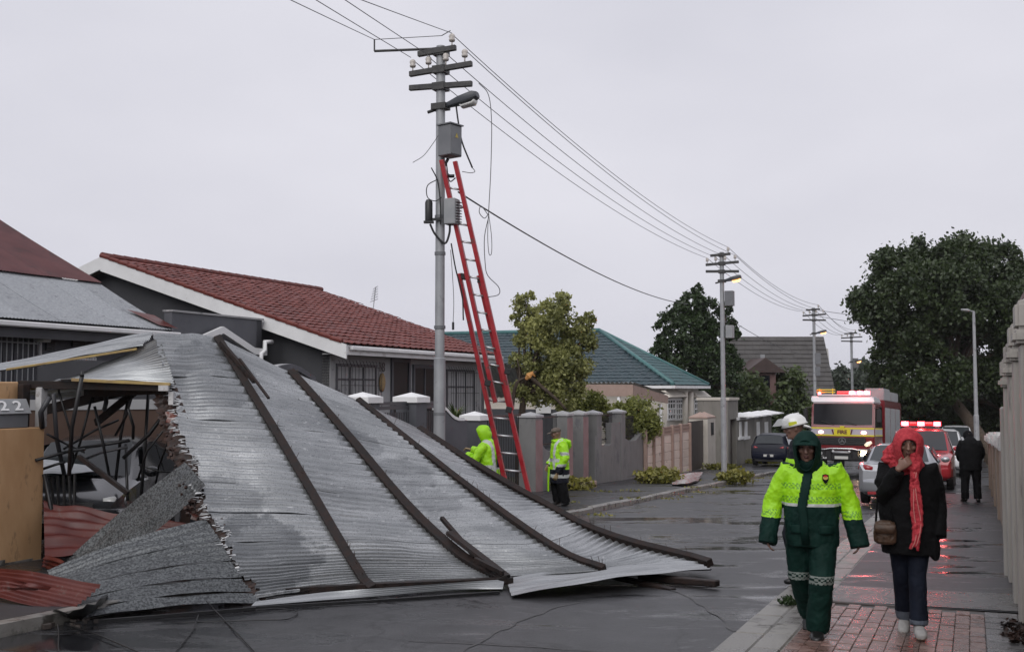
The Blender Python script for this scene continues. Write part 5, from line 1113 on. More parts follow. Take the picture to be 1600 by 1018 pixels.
# power lines
def span(a, b, sag, r, n=26): return [a.lerp(b, i / n) - ZU * (sag * 4 * (i / n) * (1 - i / n)) for i in range(n + 1)]
def pline(label, a, b, sag, r=.008, mat='wire_grey'):
    mb = MB(); mb.tube(span(a, b, sag, r), r, 5); tag(mb.build('power_line', M[mat], smooth=True), label, 'power line', 'power lines strung between the poles')
b0 = W(-8, T_, 0); names = ('top right', 'far left', 'inner left', 'inner right', 'outer right')
starts = [P(585, 62, 17.7), P(642, 90, 17.55), P(672, 88, 17.5), P(706, 52, 17.5), P(726, 86, 17.5)]
for k, (c, (ox, oy)) in enumerate(zip(starts, ((462, 0), (500, 0), (545, 0), (575, 0), (640, 0)))):
    if k == 4: continue
    dirv = P(ox, oy, 13.2) - c; far = c + dirv * 5.2
    pline(f'power line entering the photo top {("farthest left", "second from the left", "third from the left", "rightmost")[k]} towards the first pole', c, far, .05, .006)
for k in range(5):
    lab = ('topmost', 'lowest', 'second lowest', 'middle', 'second highest')[k]
    pline(f'{lab} power line between the first and the second pole', in1[k], in2[k], .38, .007)
    pline(f'{lab} power line between the second and the third pole', in2[k], in3[k], .40, .009)
    pline(f'{lab} power line between the third and the farthest pole', in3[k], in4[k], .40, .011)
for k in (0, 3): pline(f'{("upper", "", "", "lower")[k]} power line running right from the third pole into the tree', in3[k] - ZU * .3, P(1600, 500 + k * 6, 100), .5, .014)
wire('thick service cable sloping from the first pole down behind the broken tree', span(Q(716, 300, 17.5), P(1075, 475, 44), .35, .01), .014, 'cable_black', 26, None, 'service cable', 'service_cable')
wire('service cable running from the tall dark tree to the distant hall', span(P(1142, 500, 40), P(1280, 555, 80), .4, .01), .012, 'wire_grey', 20, None, 'service cable', 'service_cable')
wire('long thin loose cable hanging from the crossarm of the first pole', [Q(748, 130), Q(763, 148), Q(768, 190), Q(767, 260), Q(764, 320), Q(763, 336)], .007, 'wire_grey', 30, None, 'hanging cable', 'hanging_cable')
wire('curled end of the hanging cable below its knot', [Q(763, 336), Q(752, 322), Q(749, 332), Q(757, 341), Q(764, 335), Q(757, 370), Q(758, 410), Q(762, 430), Q(779, 448), Q(779, 460), Q(762, 464)], .007, 'wire_grey', 44, None, 'hanging cable', 'hanging_cable')
wire('short loop dangling beside the curled cable end', [Q(763, 337), Q(762, 370), Q(764, 396), Q(768, 395), Q(768, 370), Q(764, 338)], .006, 'wire_grey', 24, None, 'hanging cable', 'hanging_cable')
# ------------------------------------------------------------------ LADDER
ld = thing('ladder', 'tall red extension ladder leaning against the nearest pole', 'ladder', P(800, 800, 18.4))
def rail(a, b, w=.085, d=.05):
    mb = MB(); mb.bar(a, b, d * 1.35, w * 1.25, up=(-.2, -1, .2)); return mb.build('rail', M['ladder_red'], ld, bevel=.006)
ltop, lbot = P(690, 250, 17.38), P(782, 745, 18.3); rtop, rbot = P(712, 253, 17.38), P(845, 850, 18.45)
uL0, uL1 = P(690, 250, 17.38), P(774, 628, 18.0)          # upper section left rail
lL0, lL1 = P(717, 427, 17.75), P(790, 765, 18.4)           # lower section left rail
uR0, uR1 = P(711, 252, 17.38), P(800, 640, 18.0)
lR0, lR1 = P(748, 430, 17.75), P(841, 832, 18.45)
rail(uL0, uL1, .10, .05); rail(lL0, P(800, 800, 18.45), .09, .05); rail(uR0, uR1, .085, .05); rail(lR0, lR1, .095, .05)
k = 0; y = 292.0
while y < 760:
    if y < 620: f1_, f2_ = (y - 250) / 378, (y + 4 - 252) / 388; a, b = uL0.lerp(uL1, f1_), uR0.lerp(uR1, f2_)
    else: f1_, f2_ = (y - 427) / 338, (y + 3 - 430) / 402; a, b = lL0.lerp(P(800, 800, 18.45), (y - 427) / 373), lR0.lerp(lR1, f2_)
    mb = MB(); mb.tube([a, b], .017, 8); mb.build('rung', M['aluminium'], ld, smooth=True); y += 27.5
for (x, y_) in ((724, 432), (751, 438), (762, 598), (793, 580), (795, 640)):
    mb = MB(); mb.box(P(x, y_, 17.75), (.10, .09, .10), Matrix.Rotation(R(12), 3, 'Y')); mb.build('bracket', M['black_iron'], ld, bevel=.01)
# ------------------------------------------------------------------ VEGETATION
def leafmat(name, c1, c2, rough=0.45, trans=0.25):
    m = bpy.data.materials.new(name); m.use_nodes = True; nt = m.node_tree; b = nt.nodes['Principled BSDF']; l = nt.links.new; N = nt.nodes.new
    g = N('ShaderNodeNewGeometry'); nz = N('ShaderNodeTexNoise'); nz.inputs['Scale'].default_value = 0.9; nz.inputs['Detail'].default_value = 3; l(g.outputs['Position'], nz.inputs['Vector'])
    ad = N('ShaderNodeMath'); ad.operation = 'MULTIPLY_ADD'; ad.inputs[1].default_value = 0.55; l(g.outputs['Random Per Island'], ad.inputs[0])
    mr = N('ShaderNodeMapRange'); mr.inputs[1].default_value = 0.35; mr.inputs[2].default_value = 0.65; mr.inputs[4].default_value = 0.45; l(nz.outputs['Fac'], mr.inputs[0]); l(mr.outputs[0], ad.inputs[2])
    mx = N('ShaderNodeMix'); mx.data_type = 'RGBA'; mx.inputs[6].default_value = (*c1, 1); mx.inputs[7].default_value = (*c2, 1); l(ad.outputs[0], mx.inputs[0])
    l(mx.outputs[2], b.inputs['Base Color']); b.inputs['Roughness'].default_value = rough
    tr = N('ShaderNodeBsdfTranslucent'); l(mx.outputs[2], tr.inputs['Color']); ms = N('ShaderNodeMixShader'); ms.inputs[0].default_value = trans
    l(b.outputs[0], ms.inputs[1]); l(tr.outputs[0], ms.inputs[2]); l(ms.outputs[0], nt.nodes['Material Output'].inputs[0])
    M[name] = m; return m
leafmat('leaf_dark', (0.018, 0.034, 0.012), (0.048, 0.082, 0.024), trans=.22)
leafmat('leaf_big', (0.022, 0.038, 0.014), (0.060, 0.088, 0.028), trans=.22)
leafmat('leaf_yellow', (0.09, 0.105, 0.03), (0.56, 0.57, 0.22), trans=.4)
leafmat('leaf_bush', (0.08, 0.10, 0.02), (0.32, 0.34, 0.09), trans=.35)
leafmat('leaf_mid', (0.035, 0.055, 0.02), (0.11, 0.15, 0.045))
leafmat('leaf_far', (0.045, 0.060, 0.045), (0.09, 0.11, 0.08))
leafmat('leaf_debris', (0.10, 0.11, 0.02), (0.30, 0.27, 0.06), trans=.2)
def leaves(name, mat, blobs, n, size, parent=None, sub=26, flat=0.0, elong=1.7, spread=.30, shell=.62):
    """many small bent leaf faces gathered in clumps around the ends of the limbs"""
    vol = np.array([b[3] * b[4] * b[5] if len(b) > 5 else b[3] ** 3 for b in blobs]) ** .75; cnt = np.maximum(8, (n * vol / vol.sum()).astype(int)); C = []
    for b, k in zip(blobs, cnt):
        rad = np.array(b[3:6] if len(b) > 5 else (b[3],) * 3)
        d = nrg.normal(size=(sub, 3)); d /= np.linalg.norm(d, axis=1)[:, None]; rr = shell + (1 - shell) * nrg.random((sub, 1))
        cc = d * rr; i = nrg.integers(0, sub, k); w = .55 + .9 * nrg.random(sub)
        C.append(np.array(b[:3]) + (cc[i] + nrg.normal(size=(k, 3)) * spread * w[i][:, None] * .8) * rad)
    C = np.concatenate(C); k = len(C)
    a = nrg.normal(size=(k, 3)); a[:, 2] -= .3; a /= np.linalg.norm(a, axis=1)[:, None]
    b_ = nrg.normal(size=(k, 3)); b_ -= a * (a * b_).sum(1)[:, None]; b_ /= np.linalg.norm(b_, axis=1)[:, None]; c_ = np.cross(a, b_)
    s = size * (.6 + .8 * nrg.random((k, 1)))
    V = np.stack([C - a * s * elong * .5, C + b_ * s * .5 + c_ * s * .12, C + a * s * elong * .5, C - b_ * s * .5 + c_ * s * .12], 1).reshape(-1, 3)
    loc = np.array(parent.location) if parent is not None else np.array([V[:, 0].mean(), V[:, 1].mean(), V[:, 2].min()])
    V = V - loc
    me = bpy.data.meshes.new(name); me.vertices.add(4 * k); me.vertices.foreach_set('co', V.ravel()); me.loops.add(6 * k); me.polygons.add(2 * k)
    base = np.arange(k)[:, None] * 4; me.loops.foreach_set('vertex_index', (base + np.array([0, 1, 2, 0, 2, 3])).ravel().astype(np.int32))
    me.polygons.foreach_set('loop_start', np.arange(2 * k, dtype=np.int32) * 3)
    me.update(calc_edges=True); me.validate(); me.materials.append(M[mat])
    o = bpy.data.objects.new(name, me); COL.objects.link(o)
    if parent is not None: o.parent = parent
    else: o.location = loc
    WM[o.name] = Matrix.Translation(Vector(loc)); return o
def tree(name, label, base, blobs, n, size, mat, trunk_r=.2, fork=None, cat='tree', group=None, sub=26, spread=.3, limbs=True, shell=.62, lean=None):
    base = Vector(base); t = thing(name, label, cat, base, 0, group); blobs = [tuple(b) for b in blobs]
    cen = Vector((0, 0, 0))
    for b in blobs: cen += Vector(b[:3])
    cen /= len(blobs); fork = Vector(fork) if fork else base.lerp(cen, .45)
    mb = MB(); mid = base.lerp(fork, .5) + Vector((rng.uniform(-.2, .2), rng.uniform(-.1, .1), 0)) * trunk_r * 3
    pts = [base - ZU * .1, base + ZU * .15, mid, fork]; pts = [catmull(pts, i / 8) for i in range(9)]
    mb.tube(pts, [trunk_r * (1.35 - .75 * (i / 8) ** .6) for i in range(9)], 9); mb.build('trunk', M['bark'], t, smooth=True)
    if limbs:
        for b in blobs:
            e = Vector(b[:3]); m_ = fork.lerp(e, .5) + Vector((rng.uniform(-1, 1), rng.uniform(-1, 1), rng.uniform(-.3, .8))) * (e - fork).length * .10
            pts = [catmull([fork - (fork - mid) * .1, m_, e], i / 6) for i in range(7)]; r0 = trunk_r * .5
            mb = MB(); mb.tube(pts, [r0 * (1 - .85 * i / 6) for i in range(7)], 6)
            for q in range(3):
                o = catmull([fork, m_, e], .5 + .15 * q); d = Vector((rng.uniform(-1, 1), rng.uniform(-1, 1), rng.uniform(-.2, 1))).normalized() * (b[3] * .9)
                mb.tube([o, o + d * .5 + ZU * .05, o + d], [r0 * .35, r0 * .2, .008], 5)
            mb.build('limb', M['bark'], t, smooth=True)
    leaves('crown', mat, blobs, n, size, t, sub, spread=spread, shell=shell); return t
def B(px, py, Y, r, ry=None, rz=None):
    p = P(px, py, Y); k = Y / F
    return (p.x, p.y, p.z, r * k, (ry or r) * k, (rz or r) * k)     # radius given in photo pixels at that distance
# big dark tree on the right
Yr = 64
bl = [B(1375, 462, Yr, 46), B(1400, 418, Yr, 48), B(1450, 402, Yr + 2, 50), B(1505, 402, Yr, 52), B(1555, 410, Yr + 1, 48), B(1590, 450, Yr, 46), B(1350, 470, Yr, 30), B(1430, 460, Yr - 2, 60), B(1490, 455, Yr - 3, 62), B(1548, 470, Yr - 2, 55),
      B(1395, 505, Yr, 44), B(1440, 520, Yr - 2, 46), B(1490, 515, Yr + 2, 46), B(1580, 520, Yr - 1, 48), B(1395, 560, Yr, 38), B(1430, 590, Yr - 2, 48), B(1480, 585, Yr - 2, 44), B(1545, 575, Yr, 44), B(1585, 590, Yr, 46), B(1400, 615, Yr, 34), B(1450, 640, Yr + 2, 36), B(1500, 635, Yr + 3, 40), B(1555, 635, Yr + 3, 42), B(1590, 650, Yr + 2, 40), B(1378, 590, Yr + 3, 26)]
tree('large_tree', 'huge dark green spreading tree overhanging the end of the street on the right', W(66, 1.0, .1), [(b[0], b[1], b[2] - .35, b[3] * .84, b[4] * .84, b[5] * .80) for b in bl], 115000, .15, 'leaf_big', .45, fork=P(1478, 610, Yr), sub=44, spread=.21)
# dark tree beyond the teal cottage
bl = [B(1085, 475, 72, 24), B(1060, 490, 72, 24), B(1110, 490, 72, 28), B(1040, 515, 72, 22), B(1075, 520, 71, 34), B(1120, 525, 72, 34), B(1145, 515, 73, 18), B(1030, 548, 72, 18), B(1062, 555, 71, 34), B(1105, 565, 71, 38), B(1140, 560, 72, 26), B(1125, 605, 71, 36), B(1085, 600, 72, 32), B(1100, 640, 72, 34), B(1092, 455, 72, 12), B(1135, 480, 72, 12)]
tree('dark_tree', 'tall dark ragged tree behind the teal roofed cottage and the second pole', W(72, -18, 0), [(b[0], b[1], b[2], b[3] * .9, b[4] * .9, b[5] * .9) for b in bl], 34000, .14, 'leaf_dark', .3, fork=P(1095, 610, 72), sub=16, spread=.19)
# wind-blown tree by the ladder
Yt = 34.0
bl = [B(822, 474, Yt, 18), B(818, 500, Yt, 19), B(850, 490, Yt, 22), B(872, 482, Yt - .4, 20), B(882, 468, Yt, 12), B(868, 512, Yt - .4, 28), B(838, 520, Yt, 24), B(900, 530, Yt, 24), B(916, 508, Yt, 15), B(922, 495, Yt, 9), B(920, 535, Yt, 14), B(848, 552, Yt, 28), B(885, 560, Yt - .3, 28), B(908, 572, Yt, 18), B(865, 590, Yt, 26), B(895, 598, Yt, 18), B(828, 575, Yt, 16), B(845, 615, Yt + .5, 22), B(880, 622, Yt, 20), B(818, 610, Yt + .5, 18), B(806, 560, Yt, 11), B(812, 530, Yt, 12), B(905, 615, Yt, 12)]
wt = tree('wind_blown_tree', 'yellow green wind blown tree with a freshly snapped limb behind the ladder', Vector((P(812, 640, Yt + .6).x, Yt + .6, gz(Yt))), bl, 27000, .066, 'leaf_yellow', .16, fork=P(820, 605, Yt + .4), sub=20, spread=.22)
for pts, r_ in (([(800, 640), (806, 600), (820, 590), (838, 580)], .06), ([(828, 588), (845, 603), (868, 622), (885, 640)], .075), ([(805, 610), (812, 585), (808, 560)], .035)):
    mb = MB(); q = [P(x, y, Yt - .5) for x, y in pts]; q = [catmull(q, i / 8) for i in range(9)]; mb.tube(q, [r_ * (1 - .5 * i / 8) for i in range(9)], 7); mb.build('limb', M['bark'], wt, smooth=True)
mb = MB(); mb.loft([P(822, 592, Yt - .55), P(826, 587, Yt - .6), P(832, 583, Yt - .6), P(836, 588, Yt - .55)], [(.05, .04), (.10, .06), (.07, .05), (.02, .02)], 8, ref=(0, 0, 1)); mb.build('snapped_wood', M['broken_wood'], wt)
# garden shrubs
def shrub(label, blobs, n, size, mat, base, name='shrub', sub=18, group=None):
    return tree(name, label, base, blobs, n, size, mat, .05, sub=sub, group=group, cat='shrub', limbs=True)
shrub('rounded yellow green bush rising behind the grey dipped wall', [B(975, 655, 40, 24), B(1000, 645, 40, 22), B(1012, 665, 40, 18), B(985, 675, 40, 24), B(960, 670, 40, 14), B(1003, 682, 40, 14)], 10000, .08, 'leaf_bush', W(41.0, -12.2, 0))
shrub('loose yellow green shrub between the tree and the rounded bush', [B(925, 625, 38, 13), B(938, 640, 38, 15), B(915, 645, 38, 14), B(947, 655, 38, 14), B(900, 632, 38, 12)], 5500, .075, 'leaf_bush', W(37.5, -12.8, 0))
pl = thing('spiky_plant', 'spiky green plant growing behind the curved white coping', 'plant', P(712, 668, 27.2))
for i in range(46):
    c = P(712, 660, 27.2); a = rng.uniform(0, 6.28); l_ = rng.uniform(.35, .62); d = Vector((math.cos(a) * .5, math.sin(a) * .5, 1)).normalized(); e = c + d * l_ - ZU * rng.uniform(0, .12) + Vector((math.cos(a), math.sin(a), 0)) * .12
    s_ = d.cross(ZU).normalized() * .022; m_ = c + d * l_ * .6; mb = MB(); mb.add([c - s_, c + s_, m_ + s_, m_ - s_, e], [(0, 1, 2, 3), (3, 2, 4)]); mb.build('blade', M['leaf_mid'], pl)
# middle distance greenery behind the scalloped wall
defs = [('bushy green tree just behind the taupe gateway', 78, [(1165, 610, 26), (1150, 640, 30), (1185, 640, 28), (1170, 665, 30), (1145, 670, 26)], 'leaf_mid'),
        ('olive green tree in front of the distant hall', 80, [(1215, 620, 22), (1235, 605, 22), (1245, 640, 28), (1210, 650, 28), (1225, 675, 28), (1250, 675, 24)], 'leaf_mid'),
        ('dark bush low behind the scalloped wall', 76, [(1195, 690, 22), (1220, 700, 22), (1175, 690, 20), (1245, 700, 20)], 'leaf_dark'),
        ('dark leafy tree between the third pole and the fire engine', 84, [(1265, 615, 24), (1285, 625, 24), (1270, 650, 28), (1300, 650, 26), (1290, 680, 26)], 'leaf_dark'),
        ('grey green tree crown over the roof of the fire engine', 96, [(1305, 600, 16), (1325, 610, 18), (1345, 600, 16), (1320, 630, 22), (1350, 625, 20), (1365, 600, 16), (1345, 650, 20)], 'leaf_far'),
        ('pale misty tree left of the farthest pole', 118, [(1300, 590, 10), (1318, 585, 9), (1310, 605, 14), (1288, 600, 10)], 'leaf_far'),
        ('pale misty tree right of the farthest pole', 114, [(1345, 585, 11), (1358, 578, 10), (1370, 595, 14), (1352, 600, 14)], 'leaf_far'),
        ('dark hedge like tree closing the street behind the parked cars', 98, [(1400, 660, 24), (1440, 670, 26), (1480, 665, 26), (1520, 665, 26), (1420, 690, 22), (1465, 690, 22), (1370, 665, 24)], 'leaf_dark'),
        ('wide green tree rising behind the brown wall on the right', 84, [(1560, 640, 30), (1540, 660, 26), (1585, 660, 30), (1600, 620, 36), (1575, 600, 30)], 'leaf_dark'),
        ('green crown filling the gap behind the teal cottage', 92, [(1000, 620, 20), (1030, 630, 24), (1060, 640, 24), (1110, 660, 26)], 'leaf_dark')]
for lab, Y, bl, mat in defs:
    bb_ = [B(x, y, Y, r) for x, y, r in bl]; cx = sum(b[0] for b in bb_) / len(bb_)
    tree('background_tree', lab, (cx, Y, gz(Y)), bb_, 14000, .0026 * Y, mat, .2, group='trees behind the street', sub=18, spread=.32)
# far wood that closes the view at the end of the street
bl = []
for i in range(70):
    x = rng.uniform(-60, 110); Y = rng.uniform(125, 165); r = rng.uniform(2.6, 4.2); bl.append((x, Y, gz(Y) + rng.uniform(1, 5.2), r, r, r))
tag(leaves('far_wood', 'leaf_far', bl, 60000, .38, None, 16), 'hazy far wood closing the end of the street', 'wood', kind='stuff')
# debris: branches and leaves on the pavement
def debris(label, c, rx, ry, rz, n, size):
    t = thing('fallen_branch', label, 'branch', c, 0, 'storm debris')
    mb = MB()
    for i in range(7):
        a = rng.uniform(0, 6.28); mb.tube([c + ZU * .03, c + Vector((math.cos(a) * rx * .5, math.sin(a) * ry * .5, rz * .7)), c + Vector((math.cos(a) * rx, math.sin(a) * ry, rz * .4))], [.018, .012, .005], 5)
    mb.build('twigs', M['bark'], t)
    leaves('foliage', 'leaf_debris', [(c.x + rng.uniform(-.5, .5) * rx, c.y + rng.uniform(-.5, .5) * ry, c.z + rz * .5, rx * .5, ry * .5, rz * .55) for _ in range(6)], n, size, t, 10, spread=.4); return t
debris('heap of yellow green broken branches lying before the precast fence', G(1028, 752, .15), 1.0, .7, .34, 2600, .09)
debris('small heap of leafy twigs beside the foot of the second pole', G(1153, 750, .12), .62, .5, .26, 1300, .09)
debris('dry leafy twigs at the foot of the pillars behind the man in the cap', W(29.3, -10.4, .12), .7, .5, .3, 900, .08)
debris('scattered green twigs in front of the dark brown side gate', W(47.5, -10.2, .12), .9, .6, .2, 900, .09)
debris('leafy scraps lying along the foot of the scalloped wall', W(58, -10.2, .12), 1.2, .6, .22, 900, .1)
mb = MB(); free = thing('torn_sheet', 'pink and white striped broken sheet lying on the pavement by the fence', 'broken sheet', G(1080, 746, .14))
M['striped'] = pm('striped', (0.30, 0.16, 0.15), (0.36, 0.34, 0.33), 6, .5, contrast=(.46, .54))
free_sheet(free, [G(1052, 745, .17), G(1070, 740, .30), G(1098, 738, .28)], [G(1050, 757, .14), G(1072, 756, .18), G(1090, 752, .15)], 9, .03, 'striped', .05)
# weeds in the right kerb joint and litter by the wall
bl = [(p.x, p.y, p.z, .10, .10, .03) for p in (W(11.0 + rng.uniform(-.5, .5), -1.6 + rng.uniform(-.06, .12), .11) for _ in range(7))]
tag(leaves('weeds', 'leaf_dark', bl, 500, .03, None, 6), 'muddy weeds growing in the right kerb joint', 'weeds', kind='stuff')
bl = [(p.x, p.y, p.z, .10, .04, .06) for p in (W(9.4 + i * .3, .29, .12) for i in range(3))]
tag(leaves('leaf_litter', 'rust', bl, 300, .03, None, 6), 'dark wet plant litter against the foot of the beige wall', 'litter', kind='stuff')
lit = []
for i in range(34):
    p = W(rng.uniform(17, 44), rng.choice([rng.uniform(KL - .1, KL + .5), rng.uniform(-2.3, -1.7), rng.uniform(-8.5, -10.5)]), .0); h = .12 if ST(p)[1] < KL else .0; lit.append((p.x, p.y, p.z + h + .012, .35, .3, .008))
tag(leaves('leaf_litter', 'leaf_debris', lit, 900, .04, None, 10), 'storm blown leaves scattered over road and pavements', 'litter', kind='stuff')
# ------------------------------------------------------------------ VEHICLES (local axes: x right, y forward, z up)
mt('car_silver', (0.40, 0.41, 0.43), None, rough=.28, metal=.55, coat=.7)
mt('car_white', (0.68, 0.69, 0.70), None, rough=.25, coat=.6)
mt('car_red', (0.34, 0.022, 0.03), None, rough=.25, coat=.7)
mt('car_blue', (0.005, 0.007, 0.018), None, rough=.35, spec=.2)
mt('car_dark', (0.02, 0.021, 0.024), None, rough=.22, coat=.8)
mt('glass_car', (0.035, 0.04, 0.043), None, rough=.08, spec=.6)
mt('glass_cab', (0.012, 0.013, 0.015), None, rough=.12, spec=.22)
mt('tyre', (0.015, 0.015, 0.015), None, rough=.8)
mt('rim', (0.32, 0.33, 0.34), None, rough=.3, metal=.7)
mt('tail_red', (0.30, 0.01, 0.015), None, rough=.12, coat=.5)
mt('lens_clear', (0.55, 0.56, 0.56), None, rough=.1, coat=.5)
mt('trim_black', (0.014, 0.014, 0.015), None, rough=.45)
mt('chrome', (0.62, 0.62, 0.62), None, rough=.15, metal=.95)
mt('plate_white', (0.55, 0.55, 0.52), None, rough=.4)
mt('beacon', (0.8, 0.02, 0.03), None, emit=22.0, ecol=(1.0, 0.045, 0.06))
mt('beacon_core', (1, .5, .5), None, emit=60.0, ecol=(1.0, 0.35, 0.33))
mt('beacon_off', (0.30, 0.008, 0.012), None, rough=.12, coat=.6, emit=.8, ecol=(1, .02, .03))
mt('headlight_on', (1, .9, .7), None, emit=70.0, ecol=(1.0, 0.70, 0.40))
mt('headlight_dim', (.8, .75, .65), None, rough=.15, emit=.5, ecol=(1, .85, .6))
mt('strobe_pink', (1, .5, .5), None, emit=7.0, ecol=(1.0, 0.42, 0.42))
mt('fire_red', (0.17, 0.010, 0.015), None, rough=.25, coat=.7)
mt('stripe_yellow', (0.68, 0.60, 0.03), None, rough=.35)
mt('stripe_silver', (0.44, 0.42, 0.47), None, rough=.35)
mt('letter_purple', (0.10, 0.01, 0.03), None, rough=.4)
def vehicle(name, label, cat, s, t, facing=-1, yaw=0.0, h=0.0, group=None):
    loc = W(s, t, h); rz = RZ_ST + (math.pi if facing < 0 else 0) + yaw
    rot = (Matrix.Rotation(-0.5 * 0 , 4, 'Z') @ Matrix.Rotation(rz, 4, 'Z') @ Matrix.Rotation(-math.atan(K * .92) * facing, 4, 'X')).to_euler()
    return thing(name, label, cat, loc, 0, group, rot)
def wheel(par, x, y, r=.31, w=.20, zc=None):
    o = MB(); n = 18; side = 1 if x > 0 else -1
    zc = r if zc is None else zc; o.loft([(x - w / 2, y, zc), (x - w * .4, y, zc), (x + w * .4, y, zc), (x + w / 2, y, zc)], [(r * .92,) * 2, (r,) * 2, (r,) * 2, (r * .92,) * 2], n, ref=(0, 1, 0)); wl = o.build('wheel', M['tyre'], par, local=True, auto=40)
    q = MB(); xx = x + side * (w / 2 + .003); q.loft([(xx - side * .03, y, zc), (xx, y, zc)], [(r * .66,) * 2, (r * .62,) * 2], n, ref=(0, 1, 0)); q.build('rim', M['rim'], wl, local=True)
def body_loft(par, secs, mat, name='body', bevel=0):
    """secs: (y, z0, zbelt, zroof, half width low, half width belt, half width roof)"""
    mb = MB(); rows = []
    for (y, z0, zb, zr, w0, wb, wr) in secs:
        half = [(w0 * .86, z0), (w0, z0 + .10), (wb * 1.0, z0 + (zb - z0) * .55), (wb * .985, zb), (wr + (wb - wr) * .12, zb + (zr - zb) * .86 if zr > zb + .02 else zb + .006), (wr * .80, zr), (0, zr + .02)]
        rows.append([(x, y, z) for x, z in half] + [(-x, y, z) for x, z in half[-2::-1]])
    n = len(rows[0]); vs = [p for r in rows for p in r]; m = len(rows)
    fs = [(i * n + k, (i + 1) * n + k, (i + 1) * n + k + 1, i * n + k + 1) for i in range(m - 1) for k in range(n - 1)]
    fs += [(i * n + n - 1, (i + 1) * n + n - 1, (i + 1) * n, i * n) for i in range(m - 1)]
    fs += [tuple(range(n)), tuple((m - 1) * n + k for k in range(n - 1, -1, -1))]
    mb.add(vs, fs); return mb.build(name, mat, par, local=True, auto=28)
def car(name, label, cat, s, t, mat, kind='sedan', facing=-1, yaw=0.0, h=0.0, group='cars parked on the right', parts=True, beacon=False, grille=True):
    v = vehicle(name, label, cat, s, t, facing, yaw, h, group)
    if kind == 'sedan':
        Lh, hw, top = 2.25, .875, 1.42
        secs = [(-2.25, .36, .80, .80, .74, .76, .70), (-2.15, .26, .95, .95, .84, .85, .74), (-1.55, .20, .98, .985, .86, .87, .70), (-.95, .19, .96, 1.36, .87, .875, .60), (-.2, .19, .94, 1.42, .87, .875, .60), (.45, .19, .92, 1.36, .87, .875, .60), (1.15, .19, .90, .925, .86, .87, .72), (2.0, .22, .76, .77, .82, .83, .70), (2.25, .32, .62, .63, .70, .72, .62)]
        ws = ((1.10, .95, .70), (.50, 1.34, .57)); rw_ = ((-1.52, 1.0, .66), (-.98, 1.345, .56)); wb = (-1.35, 1.38)
        sw = [((-1.30, 1.0), (-.92, 1.30), (-.22, 1.36), (-.22, .98)), ((-.16, .98), (-.16, 1.36), (.42, 1.31), (.98, .96))]
    elif kind == 'hatch':
        Lh, hw, top = 2.0, .86, 1.55
        secs = [(-2.0, .36, .82, .84, .74, .78, .66), (-1.92, .26, .96, 1.05, .82, .84, .66), (-1.62, .20, .98, 1.46, .84, .86, .58), (-.9, .19, .97, 1.55, .86, .86, .60), (.0, .19, .95, 1.55, .86, .86, .61), (.5, .19, .94, 1.48, .86, .86, .60), (1.1, .19, .93, .96, .85, .86, .70), (1.8, .24, .80, .81, .80, .81, .68), (2.0, .34, .66, .67, .68, .70, .60)]
        ws = ((1.06, .98, .68), (.55, 1.45, .57)); rw_ = ((-1.93, 1.04, .66), (-1.66, 1.42, .57)); wb = (-1.25, 1.25)
        sw = [((-1.5, 1.02), (-1.4, 1.38), (-.3, 1.48), (-.3, 1.0)), ((-.24, 1.0), (-.24, 1.48), (.48, 1.42), (.95, .98))]
    else:
        Lh, hw, top = 2.35, .93, 1.80
        secs = [(-2.35, .48, .95, .97, .80, .84, .72), (-2.28, .36, 1.08, 1.12, .88, .91, .74), (-2.12, .30, 1.12, 1.68, .90, .925, .68), (-1.2, .28, 1.10, 1.80, .92, .93, .70), (.0, .28, 1.08, 1.80, .92, .93, .70), (.35, .28, 1.07, 1.74, .92, .93, .69), (.98, .28, 1.08, 1.13, .91, .93, .78), (2.0, .30, 1.02, 1.03, .90, .91, .78), (2.28, .36, .90, .91, .85, .86, .74), (2.35, .46, .78, .79, .78, .80, .70)]
        ws = ((.95, 1.15, .76), (.40, 1.70, .66)); rw_ = ((-2.30, 1.14, .72), (-2.15, 1.63, .64)); wb = (-1.4, 1.42)
        sw = [((-2.0, 1.14), (-1.95, 1.62), (-1.0, 1.69), (-1.0, 1.12)), ((-.92, 1.12), (-.92, 1.69), (.0, 1.69), (.0, 1.11)), ((.06, 1.11), (.06, 1.69), (.34, 1.66), (.86, 1.12))]
    body = body_loft(v, secs, mat)
    def panel(nm, lo, hi, m, push):
        (y0, z0, w0), (y1, z1, w1) = lo, hi; n = Vector((0, z1 - z0, y0 - y1)).normalized(); n = n if n.z > 0 else -n; rows = []
        for f in (0, .5, 1):
            y = y0 + (y1 - y0) * f; z = z0 + (z1 - z0) * f; w = w0 + (w1 - w0) * f
            rows.append([Vector((w * g, y - abs(g) ** 2 * .05 * (1 if y0 > 0 else -1), z - .02 * g * g)) + n * push for g in (-1, -.6, -.2, .2, .6, 1)])
        return MB().grid(rows).build(nm, m, v, local=True, smooth=True)
    panel('windscreen', ws[0], ws[1], M['glass_car'], .055); panel('rear_window', rw_[0], rw_[1], M['glass_car'], .055)
    for sd in (-1, 1):
        for q in sw:
            mb = MB(); pts = []
            for (y, z) in q:
                f = (z - .95) / (top - .95); pts.append((sd * ((hw * .985 if f < .2 else hw - (hw - .66) * f) + .012), y, z))
            mb.prism(pts, (sd * -.01, 0, 0)); mb.build('side_window', M['glass_dark'], v, local=True)
        for y in wb: wheel(v, sd * (hw - .10), y, .31 if kind != 'suv' else .37, .20)
        mb = MB(); mb.ball((sd * (hw + .09), ws[0][0] - .12, ws[0][1] + .08), (.11, .06, .075)); mb.build('mirror', mat, v, local=True, smooth=True)
        fz = .68 if kind != 'suv' else .86
